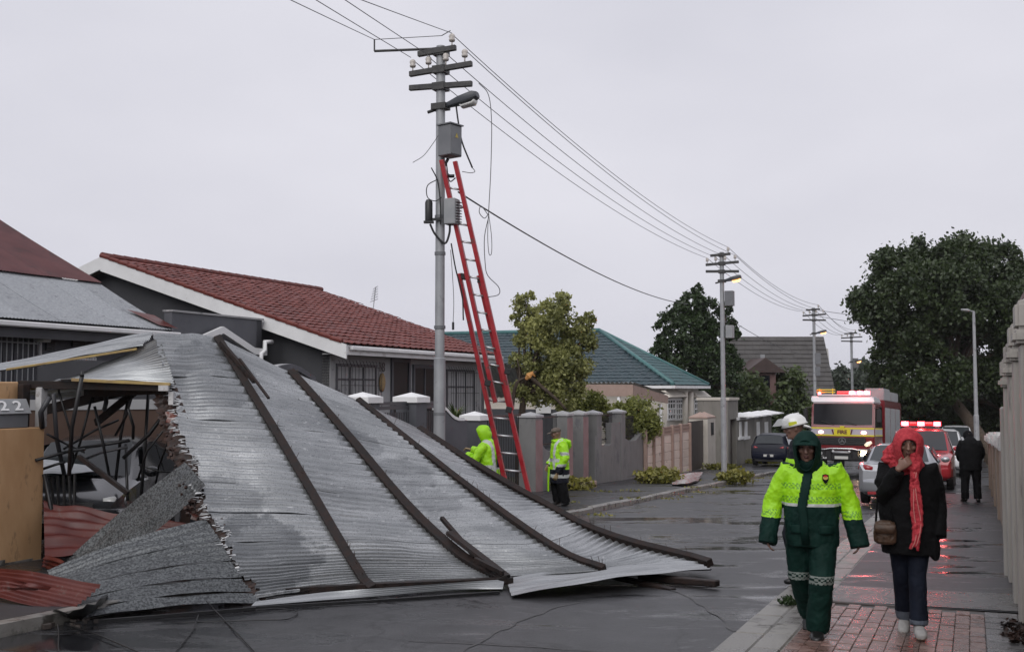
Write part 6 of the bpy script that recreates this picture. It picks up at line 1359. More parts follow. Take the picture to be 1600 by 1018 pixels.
        mb = MB(); mb.loft([(sd * (hw - .30), Lh - .10, fz), (sd * (hw - .20), Lh - .13, fz + .01), (sd * (hw - .07), Lh - .28, fz + .03)], [(.05, .07), (.09, .08), (.05, .06)], 10, ref=(0, 1, 0)); mb.build('headlight', M['lens_clear'], v, local=True, smooth=True)
        tz = .86 if kind != 'suv' else 1.0
        mb = MB(); mb.loft([(sd * (hw - .34), -Lh + .045, tz - .01), (sd * (hw - .2), -Lh + .05, tz), (sd * (hw - .06), -Lh + .18, tz + .01), (sd * (hw - .008), -Lh + .36, tz + .02)], [(.04, .05), (.05, .085), (.06, .085), (.02, .04)], 10, ref=(0, 1, 0)); mb.build('tail_light', M['tail_red'], v, local=True, smooth=True)
    z0 = .30 if kind != 'suv' else .40
    for sg, nm in ((1, 'front_bumper'), (-1, 'rear_bumper')):
        mb = MB(); mb.loft([(-hw + .06, sg * (Lh - .24), z0 + .16), (-hw + .16, sg * (Lh - .02), z0 + .16), (0, sg * (Lh + .05), z0 + .16), (hw - .16, sg * (Lh - .02), z0 + .16), (hw - .06, sg * (Lh - .24), z0 + .16)], [(.16, .06)] * 5, 10, ref=(0, 0, 1), sq=3); mb.build(nm, mat, v, local=True, smooth=True)
        mb = MB(); mb.box((0, sg * (Lh + .10 if kind != 'hatch' else Lh + .09), z0 + .20), (.46, .02, .11)); mb.build('number_plate', M['plate_white'], v, local=True)
        mb = MB(); mb.box((0, sg * (Lh - .04), z0 - .02), (1.3, .14, .10)); mb.build('valance', M['trim_black'], v, local=True)
    if grille:
        mb = MB(); gz_ = .62 if kind != 'suv' else .84
        mb.box((0, Lh - .02, gz_), (.95, .05, .16)); g_ = mb.build('grille', M['trim_black'], v, local=True, bevel=.02)
        mb = MB(); mb.box((0, Lh + .008, gz_ + .01), (.93, .02, .03)); mb.build('grille_bar', M['chrome'], g_, local=True)
    if beacon:
        z = top + .06; mb = MB(); mb.box((0, -.15, z), (1.15, .22, .04)); mb.build('beacon_base', M['trim_black'], v, local=True, bevel=.01)
        for x, lit in ((-.46, 1), (-.23, 0), (0, 1), (.23, 0), (.46, 1)):
            mb = MB(); mb.loft([(x - .10, -.15, z + .09), (x + .10, -.15, z + .09)], [(.08, .065)] * 2, 10, ref=(0, 1, 0), sq=3); b_ = mb.build('beacon_lens', M['beacon'] if lit else M['beacon_off'], v, local=True, smooth=False)
            if lit: mb = MB(); mb.ball((x, -.05, z + .10), (.055, .05, .04)); mb.build('bulb', M['beacon_core'], b_, local=True, smooth=True)
    return v
def sY(Y, t): return (Y + UX * t) / UY
sv = car('silver_car', 'silver sedan parked half on the right kerb, seen from behind its left tail light', 'car', sY(27.2, -1.62), -1.62, M['car_silver'], 'sedan', facing=1, h=.03)
mb = MB(); mb.box((-.55, -2.30, .30), (.2, .02, .06)); mb.build('reflector', M['tail_red'], sv, local=True); mb = MB(); mb.tube([(.45, -2.34, .26), (.45, -2.2, .26)], .04, 8); mb.build('exhaust', M['chrome'], sv, local=True)
car('red_suv', 'bright red emergency car with a flashing red light bar on its roof', 'car', sY(33.2, -1.45), -1.45, M['car_red'], 'suv', -1, h=.04, beacon=True)
car('white_suv', 'white off-road car parked facing us behind the red emergency car', 'car', sY(42.5, -1.22), -1.22, M['car_white'], 'suv', -1, h=.06)
car('dark_van', 'black roofed high car standing behind the white off-road car', 'car', sY(52.0, -2.2), -2.2, M['car_dark'], 'suv', -1, h=.35)
car('white_car', 'far white car half hidden under the huge tree', 'car', sY(61.0, -.85), -.85, M['car_white'], 'suv', -1, h=.3)
car('blue_car', 'dark blue hatchback parked on the left pavement near the scalloped wall', 'car', sY(53.5, -8.9), -8.9, M['car_blue'], 'hatch', 1, h=.14, group='cars parked on the left')
pc = P(158, 700, 16.3); ps_, pt_ = ST(pc)
bc = car('black_car', 'black car half buried in the crushed gateway behind the bent bars', 'car', ps_, pt_, M['car_dark'], 'hatch', -1, R(28), .12, group=None)
# ---- fire engine
fe = vehicle('fire_engine', 'red fire engine with yellow and silver front band and flashing red roof lights', 'fire engine', sY(42.0, -4.62), -4.62, -1, R(-4.5), .23)
def lb_(name, c, size, mat, par=None, bevel=.02, seg=2): mb = MB(); mb.box(c, size); return mb.build(name, M[mat], par or fe, local=True, bevel=bevel, seg=seg)
HW = 1.19
mb = MB()                                         # cab: shell lofted from section to section
cs = [(-1.9, .55, 2.85), (-.15, .55, 2.85), (.0, .55, 2.80), (.03, .55, 1.62)]
mb.prism([(-HW, -1.9, .55), (-HW, 0, .55), (-HW, .04, 1.30), (-HW, .02, 1.62), (-HW, -.16, 2.62), (-HW, -1.9, 2.62)], (2 * HW, 0, 0)); mb.build('cab', M['fire_red'], fe, local=True, bevel=.05, seg=2)
mb = MB(); mb.prism([(-HW + .01, -1.9, 2.625), (-HW + .01, -.15, 2.625), (-HW + .06, -.24, 2.80), (-HW + .12, -.42, 2.90), (-HW + .12, -1.9, 2.90)], (2 * HW - .02, 0, 0)); mb.build('cab_roof', M['car_white'], fe, local=True, bevel=.05, seg=2)
mb = MB(); rows = []
for f in np.linspace(0, 1, 5):
    z = 1.80 + .80 * f; y = .028 - .165 * (z - 1.62); rows.append([(x, y + .035 - .03 * abs(x) ** 3, z) for x in (-1.10, -.8, -.4, 0, .4, .8, 1.10)])
mb.grid(rows); wsn = mb.build('windscreen', M['glass_cab'], fe, local=True, smooth=True)
mb = MB(); mb.box((-.62, -.02, 1.87), (.30, .01, .05)); mb.build('sticker', M['stripe_silver'], wsn, local=True)
for x in (-.5, .35): mb = MB(); mb.tube([(x, .07, 1.80), (x + .45, .02, 1.93)], .012, 5); mb.build('wiper', M['trim_black'], fe, local=True)
lb_('front_band', (0, .048, 1.515), (2.36, .03, .30), 'stripe_silver', bevel=.006)
for z in (1.655, 1.385): lb_('yellow_strip', (0, .056, z), (2.37, .03, .055), 'stripe_yellow', bevel=.005)
lb_('number_panel', (0, .075, 1.71), (.17, .02, .06), 'stripe_yellow', bevel=.004); lb_('panel', (0, .058, 1.515), (.62, .028, .215), 'stripe_yellow', bevel=.004)
mx = WM[fe.name]; ax = (mx.to_3x3() @ Vector((-1, 0, 0))); az = mx.to_3x3() @ Vector((0, 0, 1)); yn = mx.to_3x3() @ Vector((0, 1, 0))
text_obj('FIRE', .20, M['letter_purple'], fe, mx @ Vector((0, .076, 1.505)), ax, az, name='lettering', stroke=.008)
for sg in (-1, 1): 
    mb = MB(); mb.prism([(sg * .30, .075, 1.42), (sg * .345, .075, 1.42), (sg * .40, .075, 1.61), (sg * .345, .075, 1.61)], (0, .006, 0)); mb.build('slash', M['letter_purple'], fe, local=True)
    mb = MB(); mb.ball((sg * .80, .07, 1.50), (.10, .03, .06)); mb.build('strobe', M['strobe_pink'], fe, local=True, smooth=True)
    mb = MB(); mb.loft([(sg * .84, .06, 1.02), (sg * .95, .07, 1.07), (sg * 1.08, .04, 1.15)], [(.05, .05), (.09, .06), (.05, .05)], 10, ref=(0, 0, 1)); mb.build('headlight', M['headlight_dim'], fe, local=True, smooth=True)
    mb = MB(); mb.loft([(sg * (HW + .002), -.05, 1.53), (sg * (HW + .004), -1.75, 1.53)], [(.15, .004)] * 2, 4, ref=(0, 0, 1)); lbx = lb_('side_band', (sg * (HW + .004), -.95, 1.53), (.012, 1.7, .26), 'stripe_silver', bevel=0); lb_('side_yellow', (sg * (HW + .010), -.95, 1.655), (.012, 1.7, .05), 'stripe_yellow', bevel=0); lb_('side_yellow', (sg * (HW + .010), -.95, 1.395), (.012, 1.7, .05), 'stripe_yellow', bevel=0)
    mb = MB(); mb.prism([(sg * (HW + .003), -.25, 1.72), (sg * (HW + .003), -.33, 2.5), (sg * (HW + .003), -.95, 2.5), (sg * (HW + .003), -.95, 1.72)], (sg * .01, 0, 0)); mb.build('side_window', M['glass_dark'], fe, local=True)
    mb = MB(); mb.prism([(sg * (HW + .003), -1.05, 1.72), (sg * (HW + .003), -1.05, 2.5), (sg * (HW + .003), -1.75, 2.5), (sg * (HW + .003), -1.75, 1.72)], (sg * .01, 0, 0)); mb.build('side_window', M['glass_dark'], fe, local=True)
    lb_('mirror', (sg * (HW + .18), .10, 2.15), (.16, .12, .5), 'trim_black', bevel=.03); mb = MB(); mb.tube([(sg * HW, 0, 2.45), (sg * (HW + .18), .10, 2.42)], .02, 6); mb.build('mirror_arm', M['trim_black'], fe, local=True)
    for y in (-1.0, -4.7): wheel(fe, sg * 1.02, y, .52, .28, .29)
lb_('grille', (0, .045, 1.16), (1.75, .04, .30), 'trim_black', bevel=.03)
for z in (1.06, 1.14, 1.22): lb_('grille_slat', (0, .068, z), (1.6, .02, .02), 'car_dark', bevel=0)
mb = MB()
for i in range(24):
    a0, a1 = i * math.pi / 12, (i + 1) * math.pi / 12; mb.bar((.125 * math.cos(a0), .085, 1.17 + .125 * math.sin(a0)), (.125 * math.cos(a1), .085, 1.17 + .125 * math.sin(a1)), .022, .022)
for a in (90, 210, 330): mb.prism([(0.03 * math.cos(R(a + 60)), .083, 1.17 + .03 * math.sin(R(a + 60))), (.12 * math.cos(R(a)), .083, 1.17 + .12 * math.sin(R(a))), (0.03 * math.cos(R(a - 60)), .083, 1.17 + .03 * math.sin(R(a - 60)))], (0, .014, 0))
mb.build('badge', M['chrome'], fe, local=True)
lb_('lower_panel', (0, .035, .93), (2.3, .06, .12), 'fire_red', bevel=.02)
lb_('bumper', (0, .10, .66), (2.40, .30, .34), 'trim_black', bevel=.05); lb_('bumper_step', (0, .20, .50), (1.9, .12, .10), 'trim_black', bevel=.02)
mb = MB(); mb.tube([(-1.15, .27, .84), (-.6, .28, .84), (-.42, .29, .88), (.42, .29, .88), (.6, .28, .84), (1.15, .27, .84)], .035, 8); mb.build('bull_bar', M['chrome'], fe, local=True, smooth=True)
for x in (-.38, .38, -.62, .62): mb = MB(); mb.tube([(x, .28, .86), (x, .27, .52)], .022, 6); mb.build('bull_bar_post', M['trim_black'], fe, local=True)
mb = MB(); mb.tube([(-.3, .29, .74), (.3, .29, .74)], .05, 8); mb.build('winch', M['pole_grey'], fe, local=True, smooth=True)
for x in (-.3, .3): mb = MB(); mb.ball((x, .31, .77), .055, 10, 6); mb.build('winch_light', M['lens_clear'], fe, local=True, smooth=True)
for x, m_ in ((-.85, 'headlight_on'), (.85, 'lens_clear')):
    mb = MB(); mb.loft([(x, .22, .69), (x, .275, .69)], [(.15, .10), (.14, .09)], 14, ref=(1, 0, 0)); mb.build('bumper_light', M[m_], fe, local=True)
for z in (.58,): lb_('bumper_trim', (.88, .26, z), (.5, .02, .05), 'chrome', bevel=0); lb_('bumper_trim', (-.88, .26, z), (.5, .02, .05), 'chrome', bevel=0)
lb_('number_plate', (0, .272, .54), (.5, .02, .11), 'plate_white', bevel=0)
lb_('hazard_light', (.62, .27, .52), (.14, .02, .06), 'lens_clear', bevel=0)
lb_('engine_body', (0, -4.6, 1.75), (2.44, 4.6, 2.1), 'fire_red', bevel=.04)
for sg in (-1, 1):
    for y in (-3.0, -4.4, -5.8):
        lb_('shutter', (sg * 1.226, y, 1.75), (.012, 1.2, 1.5), 'cabinet_pale', bevel=0)
        for k in range(9): lb_('shutter_slat', (sg * 1.236, y, 1.08 + k * .165), (.012, 1.18, .13), 'cabinet_pale', bevel=.004, seg=1)
lb_('roof_locker', (-.75, -3.6, 3.05), (.75, 1.6, .5), 'cabinet_pale', bevel=.03); lb_('roof_locker', (-.7, -5.6, 3.0), (.9, 1.9, .4), 'cabinet_pale', bevel=.03)
lb_('chassis', (0, -3.4, .55), (1.9, 6.2, .3), 'trim_black', bevel=.02)
# light bars of the engine
lb_('beacon_base', (0, -.5, 2.94), (2.0, .3, .06), 'car_white', bevel=.01)
for x, lit in ((-.84, 1), (-.58, 1), (-.30, 1), (-.06, 0), (.16, 0)):
    mb = MB(); mb.loft([(x - .11, -.5, 3.03), (x + .11, -.5, 3.03)], [(.10, .075)] * 2, 10, ref=(0, 1, 0), sq=3); b_ = mb.build('beacon_lens', M['beacon' if lit else 'beacon_off'], fe, local=True)
    if lit: mb = MB(); mb.ball((x, -.38, 3.04), (.06, .05, .05)); mb.build('bulb', M['beacon_core'], b_, local=True, smooth=True)
mb = MB(); mb.ball((.95, -.45, 3.0), .07); mb.build('beacon_lens', M['beacon'], fe, local=True, smooth=True)
for x in (.45, .95): mb = MB(); mb.tube([(x, -.5, 2.92), (x, -.5, 3.20)], .02, 6); mb.build('rack_post', M['stripe_yellow'], fe, local=True)
for z in (3.06, 3.15): mb = MB(); mb.tube([(.35, -.5, z), (1.06, -.5, z)], .022, 6); mb.build('ladder_rail', M['stripe_yellow'], fe, local=True)
# the lamps' own light
def lamp(name, p, col, e, r): 
    l = bpy.data.lights.new(name, 'POINT'); l.energy = e; l.color = col; l.shadow_soft_size = r; o = bpy.data.objects.new(name, l); COL.objects.link(o); o.location = p; return o
lamp('beacon_light', WM[fe.name] @ Vector((-.55, .25, 3.1)), (1, .05, .06), 28, .25)
rs = bpy.data.objects['red_suv']; lamp('beacon_light', WM[rs.name] @ Vector((0, .3, 2.15)), (1, .05, .06), 22, .15)
# ------------------------------------------------------------------ PEOPLE (local frame: facing -y, z up, x to the photo's right)
mt('skin', (0.19, 0.105, 0.078), (0.22, 0.125, 0.094), 9, .45, coords='Object')
mt('skin_warm', (0.21, 0.115, 0.085), (0.24, 0.135, 0.10), 9, .45, coords='Object')
mt('lips', (0.11, 0.045, 0.042), None, rough=.4)
mt('eye_white', (0.20, 0.185, 0.175), None, rough=.2); mt('iris', (0.012, 0.008, 0.006), None, rough=.1)
mt('hair', (0.01, 0.009, 0.009), None, rough=.6)
mt('lime', (0.37, 0.76, 0.008), (0.32, 0.68, 0.008), 7, .5, bump=.3, bscale=60, coords='Object')
mt('lime_dim', (0.40, 0.66, 0.04), (0.34, 0.58, 0.03), 7, .5, bump=.2, bscale=60, coords='Object')
mt('green_cloth', (0.004, 0.018, 0.0145), (0.007, 0.029, 0.023), 6, .65, spec=.12, bump=.3, bscale=60, coords='Object')
mt('band_dark', (0.16, 0.38, 0.03), None, rough=.5)
mt('band_leg', (0.20, 0.23, 0.21), None, rough=.4)
mt('band_silver', (0.50, 0.52, 0.50), None, rough=.35)
mt('navy_cloth', (0.006, 0.007, 0.012), (0.011, 0.012, 0.02), 6, .65, spec=.25, bump=.3, bscale=60, coords='Object')
mt('black_cloth', (0.0035, 0.0035, 0.004), (0.007, 0.007, 0.008), 6, .8, spec=.15, bump=.4, bscale=60, coords='Object')
mt('jeans', (0.005, 0.007, 0.015), (0.009, 0.013, 0.025), 7, .75, spec=.2, bump=.4, bscale=110, coords='Object')
mt('jeans_cuff', (0.085, 0.10, 0.13), (0.12, 0.14, 0.17), 20, .8, coords='Object')
mt('scarf', (0.38, 0.018, 0.032), (0.56, 0.05, 0.065), 38, .75, bump=.8, bscale=75, coords='Object')
mt('scarf_light', (0.62, 0.24, 0.22), None, rough=.8)
mt('boot', (0.009, 0.009, 0.009), None, rough=.3)
mt('sneaker', (0.40, 0.39, 0.38), (0.30, 0.29, 0.28), 14, .6, coords='Object')
mt('sole', (0.50, 0.44, 0.36), None, rough=.7)
mt('bag_brown', (0.045, 0.024, 0.013), (0.085, 0.046, 0.026), 22, .5, bump=.5, bscale=60, coords='Object')
mt('cap_tan', (0.15, 0.12, 0.095), (0.11, 0.085, 0.07), 12, .8, coords='Object')
mt('glove', (0.30, 0.22, 0.12), None, rough=.8)
mt('helmet_white', (0.72, 0.72, 0.70), None, rough=.2, coat=.5)
mt('visor', (0.55, 0.56, 0.56), None, rough=.08, alpha=.55)
mt('helmet_yellow', (0.6, 0.62, 0.05), None, rough=.3)
V3 = Vector
def hframe(tilt=0.0, turn=0.0, roll=0.0):
    return Matrix.Rotation(turn, 3, 'Z') @ Matrix.Rotation(tilt, 3, 'X') @ Matrix.Rotation(roll, 3, 'Y')
def head_mb(mb, h, H, s=1.0):
    T = lambda x, y, z: h + H @ V3((x * s, y * s, z * s))
    rings = [(-.118, .022, .022, -.055), (-.105, .042, .042, -.050), (-.085, .054, .062, -.030), (-.05, .064, .082, -.012), (-.01, .071, .093, -.002), (.03, .075, .098, .002), (.07, .072, .093, .004), (.10, .055, .072, .005), (.116, .030, .04, .005)]
    mb.loft([T(0, yc, z) for z, a, b, yc in rings], [(a * s, b * s) for z, a, b, yc in rings], 18, ref=H @ V3((1, 0, 0)))
    mb.loft([T(0, -.086, .030), T(0, -.101, .002), T(0, -.114, -.022), T(0, -.098, -.034)], [(.009 * s, .010 * s), (.012 * s, .014 * s), (.019 * s, .013 * s), (.014 * s, .008 * s)], 10, ref=H @ V3((1, 0, 0)))
    for sg in (-1, 1):
        mb.loft([T(sg * .012, -.095, .034), T(sg * .035, -.089, .040), T(sg * .058, -.066, .034)], [(.008 * s, .009 * s)] * 3, 8)
        mb.ball(T(sg * .044, -.066, -.020), (.022 * s, .02 * s, .02 * s)); mb.ball(T(sg * .076, .012, -.002), (.010 * s, .020 * s, .032 * s))
        mb.loft([T(sg * .003, -.098, -.060), T(sg * .022, -.088, -.061)], [(.009 * s, .009 * s), (.004 * s, .004 * s)], 8)
    mb.ball(T(0, -.090, -.072), (.018 * s, .010 * s, .007 * s)); mb.ball(T(0, -.078, -.100), (.022 * s, .016 * s, .014 * s))
def hand_mb(mb, w, d, n, side, curl=.35, s=1.0, spread=.05):
    """palm and five fingers; d along the hand, n palm normal, side = +1 thumb towards d x n"""
    d = d.normalized(); n = (n - d * n.dot(d)).normalized(); x = d.cross(n) * side
    mb.loft([w - d * .02 * s, w + d * .02 * s, w + d * .06 * s, w + d * .088 * s], [(.026 * s, .019 * s), (.033 * s, .016 * s), (.041 * s, .015 * s), (.039 * s, .012 * s)], 12, ref=x)
    for i, (off, l) in enumerate(((.029, .070), (.010, .079), (-.010, .073), (-.028, .057))):
        p = w + d * (.078 * s) + x * off * s; q = [p]; a = 0.15 + .08 * i * curl; dd = (d + x * spread * (1.5 - i) * .6).normalized()
        for k, f in enumerate((.46, .31, .23)):
            a += curl * (1.0 if k else .7); q.append(q[-1] + (dd * math.cos(a) + n * math.sin(a)) * l * f * s)
        mb.tube([p - d * .02 * s] + q, [.0095 * s, .0095 * s, .0088 * s, .0080 * s, .0060 * s], 8)
    p = w + d * .022 * s + x * .030 * s; t1 = (d * .75 + x * .55 + n * .35).normalized(); t2 = (d * .9 + x * .15 + n * .5).normalized()
    mb.tube([p - x * .015 * s, p + t1 * .032 * s, p + t1 * .032 * s + t2 * .030 * s, p + t1 * .032 * s + t2 * .054 * s], [.013 * s, .0125 * s, .010 * s, .007 * s], 8)
def shoe_mb(mb, an, toe, s=1.0, w=.047):
    f = (toe - an); f.normalize(); up = V3((0, 0, 1)) - f * f.z; up.normalize(); heel = an - f * .06 - up * .05
    mb.loft([heel - f * .012, heel + f * .02, heel + f * .10, heel + f * .19, heel + f * .255, heel + f * .28], [(w * .6, .035), (w * .9, .052), (w * .95, .055), (w * 1.08, .042), (w * .9, .032), (w * .4, .018)], 14, ref=f.cross(up), sq=2.6)
def body_part(root, J, H, hands, skin='skin', voxel=.008, shoes=False, hs=1.0, s=1.0):
    mb = MB(); head_mb(mb, J['head'], H, hs)
    mb.loft([J['head'] + H @ V3((0, .015, -.06)), J['neck'], J['neck'] - V3((0, 0, .06))], [(.052, .056), (.058, .060), (.075, .065)], 14)
    mb.loft([J['neck'] + V3((0, .0, -.02)), J['chest'] + V3((0, 0, .08)), J['chest'], J['pelvis'] + V3((0, 0, .12)), J['pelvis'], J['pelvis'] - V3((0, 0, .09))], [(.06, .06), (.155 * s, .085 * s), (.155 * s, .105 * s), (.125 * s, .095 * s), (.15 * s, .105 * s), (.12 * s, .09 * s)], 18)
    for q in 'LR':
        sh, el, wr = J['sh' + q], J['el' + q], J['wr' + q]
        mb.loft([sh.lerp(J['chest'], .25), sh, sh.lerp(el, .5), el, el.lerp(wr, .3), wr], [(.06, .06), (.052, .052), (.044, .044), (.038, .038), (.038, .036), (.025, .024)], 12, ref=(0, 1, 0.2))
        hp, kn, an = J['hp' + q], J['kn' + q], J['an' + q]
        mb.loft([hp + V3((0, 0, .06)), hp, hp.lerp(kn, .5), kn, kn.lerp(an, .3), an], [(.085, .085), (.085, .088), (.07, .072), (.052, .055), (.05, .055), (.034, .036)], 14, ref=(1, 0, 0))
        mb.loft([an + V3((0, 0, .03)), an.lerp(J['toe' + q], .3) - V3((0, 0, .03)), J['toe' + q]], [(.035, .035), (.035, .03), (.03, .018)], 10)
        d, n, sd, curl = hands[q]; hand_mb(mb, wr, V3(d), V3(n), sd, curl, s=1.0)
    Hi = H.inverted(); h = J['head']
    def colr(c, nn):
        p = (c - np.array(h)) @ np.array(Hi).T / hs; out = np.zeros(len(c), int)
        out[(np.abs(p[:, 0]) < .026) & (p[:, 1] < -.082) & (np.abs(p[:, 2] + .066) < .0105)] = 1
        out[(np.abs(np.abs(p[:, 0]) - .034) < .02) & (p[:, 1] < -.06) & (np.abs(p[:, 2] - .044) < .006)] = 2
        return out
    me = remesh(mb, voxel, 3, None, (M[skin], M['lips'], M['hair']), colr, 'body'); b = link('body', me, root)
    for sg in (-1, 1):
        c = h + H @ (V3((sg * .033, -.079, .018)) * hs); e = MB(); e.ball(c + H @ V3((0, .004, 0)), (.0125 * hs,) * 3); eo = e.build('eye', M['eye_white'], root, local=True, smooth=True)
        e = MB(); e.ball(h + H @ (V3((sg * .033, -.0905, .017)) * hs), (.0065 * hs, .003 * hs, .0065 * hs)); e.build('iris', M['iris'], eo, local=True, smooth=True)
    return b
def legs_cloth(root, J, mats, name, rk, hemz, voxel=.010, colr=None, disp=((.018, .09), (.010, .035))):
    mb = MB(); pel = J['pelvis']
    mb.loft([pel + V3((0, 0, .14)), pel + V3((0, 0, .05)), pel - V3((0, 0, .06)), pel - V3((0, 0, .12))], [(rk[0] * 1.25, rk[0] * .95), (rk[0] * 1.45, rk[0] * 1.05), (rk[0] * 1.4, rk[0] * 1.05), (rk[0] * .9, rk[0] * .8)], 18)
    for q in 'LR':
        hp, kn, an = J['hp' + q], J['kn' + q], J['an' + q]; d = (an - kn).normalized(); hem = kn + d * ((kn - an).length + hemz)
        mb.loft([hp + V3((0, 0, .05)), hp - V3((0, 0, .04)), hp.lerp(kn, .55), kn, kn.lerp(hem, .5), kn.lerp(hem, .9), hem], [(rk[0], rk[0] * 1.0), (rk[0], rk[0] * 1.02), (rk[1], rk[1] * 1.05), (rk[2], rk[2] * 1.08), (rk[3], rk[3] * 1.1), (rk[4], rk[4] * 1.1), (rk[4] * .96, rk[4] * 1.05)], 16, ref=(1, 0, 0))
    me = remesh(mb, voxel, 2, disp, mats, colr, name); return link(name, me, root)
def hood(root, c, H, a, b, front, depth, mat, peak=.0, th=.012, name='hood', lower=1.25, disp=.012, rim=.80):
    mb = MB(); rows = []; nu, nv = 28, 12
    def pt(u, v, k):
        q_ = min(v / .35, 1); r = (rim + (1 - rim) * q_ * q_ * (3 - 2 * q_)) * math.cos(max(0, v - .2) / .8 * math.pi / 2) ** .6; x = a * r * math.cos(u) * k; z = b * r * math.sin(u) * k
        if math.sin(u) < 0: z *= lower
        y = -front - peak * max(0, math.sin(u)) * (1 - v) + (depth + front) * math.sin(v * math.pi / 2) ** 1.6 * k
        p = c + H @ V3((x, y, z)); return p + V3((1, 1, 1)) * disp * mnoise.noise(p * 9)
    for v in [i / nv for i in range(nv + 1)]: rows.append([pt(2 * math.pi * j / nu, v * .985, 1.0) for j in range(nu + 1)])
    inner = [[pt(2 * math.pi * j / nu, v * .985, 1 - th / a) for j in range(nu + 1)] for v in [i / nv for i in range(nv + 1)]]
    mb.grid(inner[::-1] + [[p + H @ V3((0, -.012, 0)) for p in [pt(2 * math.pi * j / nu, 0, 1 - th / a * .5) for j in range(nu + 1)]]] + rows)
    return mb.build(name, mat, root, local=True, smooth=True)
def coat_mb(J, tor, slv, ends):
    """torso rings (z,x,y,rx,ry), sleeve radii list, ends = cuff position factor beyond the wrist"""
    mb = MB(); mb.loft([V3((x, y, z)) for z, x, y, a, b in tor], [(a, b) for z, x, y, a, b in tor], 22, sq=2.4)
    for q in 'LR':
        sh, el, wr = J['sh' + q], J['el' + q], J['wr' + q]; e = el + (wr - el) * ends[q]; r = slv[q] if isinstance(slv, dict) else slv
        ch = V3((sh.x * .45, sh.y, sh.z - .05))
        pts = [ch, sh, sh.lerp(el, .5), el, el.lerp(e, .5), e]
        mb.loft(pts, [(r[0] * 1.05, r[0] * 1.05), (r[0], r[0]), (r[1], r[1]), (r[2], r[2]), (r[3], r[3]), (r[4], r[4])], 14, ref=(0, 1, .2))
    return mb
def place(px, py, h): 
    p = G(px, py, h); return p, -math.atan2(p.x, p.y)
# ---------------- the officer in front
p, rz = place(1271, 991, .105)
of = thing('person', 'officer in a lime and dark green rain jacket with hood up walking towards us', 'person', p, rz); of.scale = (.95, .95, .95)
J = dict(head=V3((-.03, -.10, 1.595)), neck=V3((-.01, -.03, 1.445)), chest=V3((0, 0, 1.25)), pelvis=V3((0, .02, .93)), shL=V3((-.20, 0, 1.375)), shR=V3((.205, 0, 1.385)), elL=V3((-.322, .03, 1.10)), elR=V3((.312, .03, 1.10)),
         wrL=V3((-.36, -.06, .83)), wrR=V3((.372, -.05, .83)), hpL=V3((-.10, .02, .90)), hpR=V3((.095, .02, .90)), knL=V3((-.105, .07, .50)), knR=V3((.075, -.12, .50)), anL=V3((-.030, .33, .15)), anR=V3((.035, -.06, .085)), toeL=V3((-.04, .24, .03)), toeR=V3((.025, -.22, .02)))
H = hframe(R(14), R(-4))
body_part(of, J, H, dict(L=((.0, -.1, -1), (1, 0, 0), -1, .45), R=((.05, -.1, -1), (-1, 0, 0), 1, .45)), 'skin', .008, s=1.1)
def trc(c, n):
    out = np.zeros(len(c), int); z = c[:, 2]; b = (z > .46) & (z < .525)
    ck = (np.floor((c[:, 0] + c[:, 1] * .5) / .022) + np.floor(z / .022)).astype(int) % 2
    out[b & (ck == 0)] = 1; out[b & ((z < .472) | (z > .513))] = 1; return out
legs_cloth(of, J, (M['green_cloth'], M['band_leg']), 'trousers', (.125, .118, .102, .098, .100), .03, colr=trc)
tor = [(1.45, -.01, -.02, .10, .09), (1.41, 0, -.01, .165, .115), (1.34, 0, 0, .215, .145), (1.22, 0, 0, .228, .165), (1.05, 0, 0, .228, .168), (.92, 0, 0, .228, .165), (.80, .003, 0, .222, .16), (.755, .003, 0, .218, .158)]
mb = coat_mb(J, tor, (.092, .088, .084, .082, .080), dict(L=1.24, R=1.26))
sL, sR = J['elL'], J['elR']
def jc(c, n):
    x, y, z = c[:, 0], c[:, 1], c[:, 2]; out = np.zeros(len(c), int)
    dl = np.linalg.norm(c - np.array(J['shL'].lerp(J['wrL'], .6)), axis=1); arm = (np.abs(x) > .245) | ((np.abs(x) > .22) & (z < 1.0))
    ck = (np.floor(np.where(arm, y + x, x) / .017) + np.floor(z / .017)).astype(int) % 2
    lim = np.where(arm, .985 + .05 * (np.abs(x) - .3), 1.095)
    dark = z < lim
    mid = (np.abs(x - (-.018 - .19 * (1.40 - z))) < .040) & (y < .02) & ~arm
    out[dark | mid | ((n[:, 2] > .80) & (np.abs(x) > .11) & (z > 1.35))] = 1
    b1 = (z > 1.235) & (z < 1.285) & ~mid & ~arm & ~dark; b2 = (z > 1.125) & (z < 1.175) & ~mid & ~arm; b3 = arm & (z > lim + .012) & (z < lim + .07)
    out[(b1 | b2 | b3) & (ck == 0) & (out == 0)] = 2
    out[(z > 1.095) & (z < 1.120) & ~mid & ~arm] = 3
    return out
me = remesh(mb, .0085, 2, ((.022, .10), (.012, .035)), (M['lime'], M['green_cloth'], M['band_dark'], M['band_silver']), jc, 'jacket'); link('jacket', me, of)
for sg in (-1, 1):
    mb = MB(); mb.loft([V3((sg * .06, -.168, .90)), V3((sg * .12, -.162, .905)), V3((sg * .175, -.135, .90))], [(.035, .008)] * 3, 10, ref=(0, 0, 1), sq=4); mb.build('pocket_flap', M['green_cloth'], of, local=True, smooth=True)
mb = MB(); mb.loft([V3((-.022, -.125, 1.40)), V3((-.035, -.160, 1.30)), V3((-.055, -.182, 1.2)), V3((-.075, -.184, 1.10)), V3((-.06, -.184, .95)), V3((-.05, -.175, .78))], [(.034, .008)] * 6, 10, ref=(1, 0, 0), sq=4); mb.build('storm_flap', M['green_cloth'], of, local=True, smooth=True)
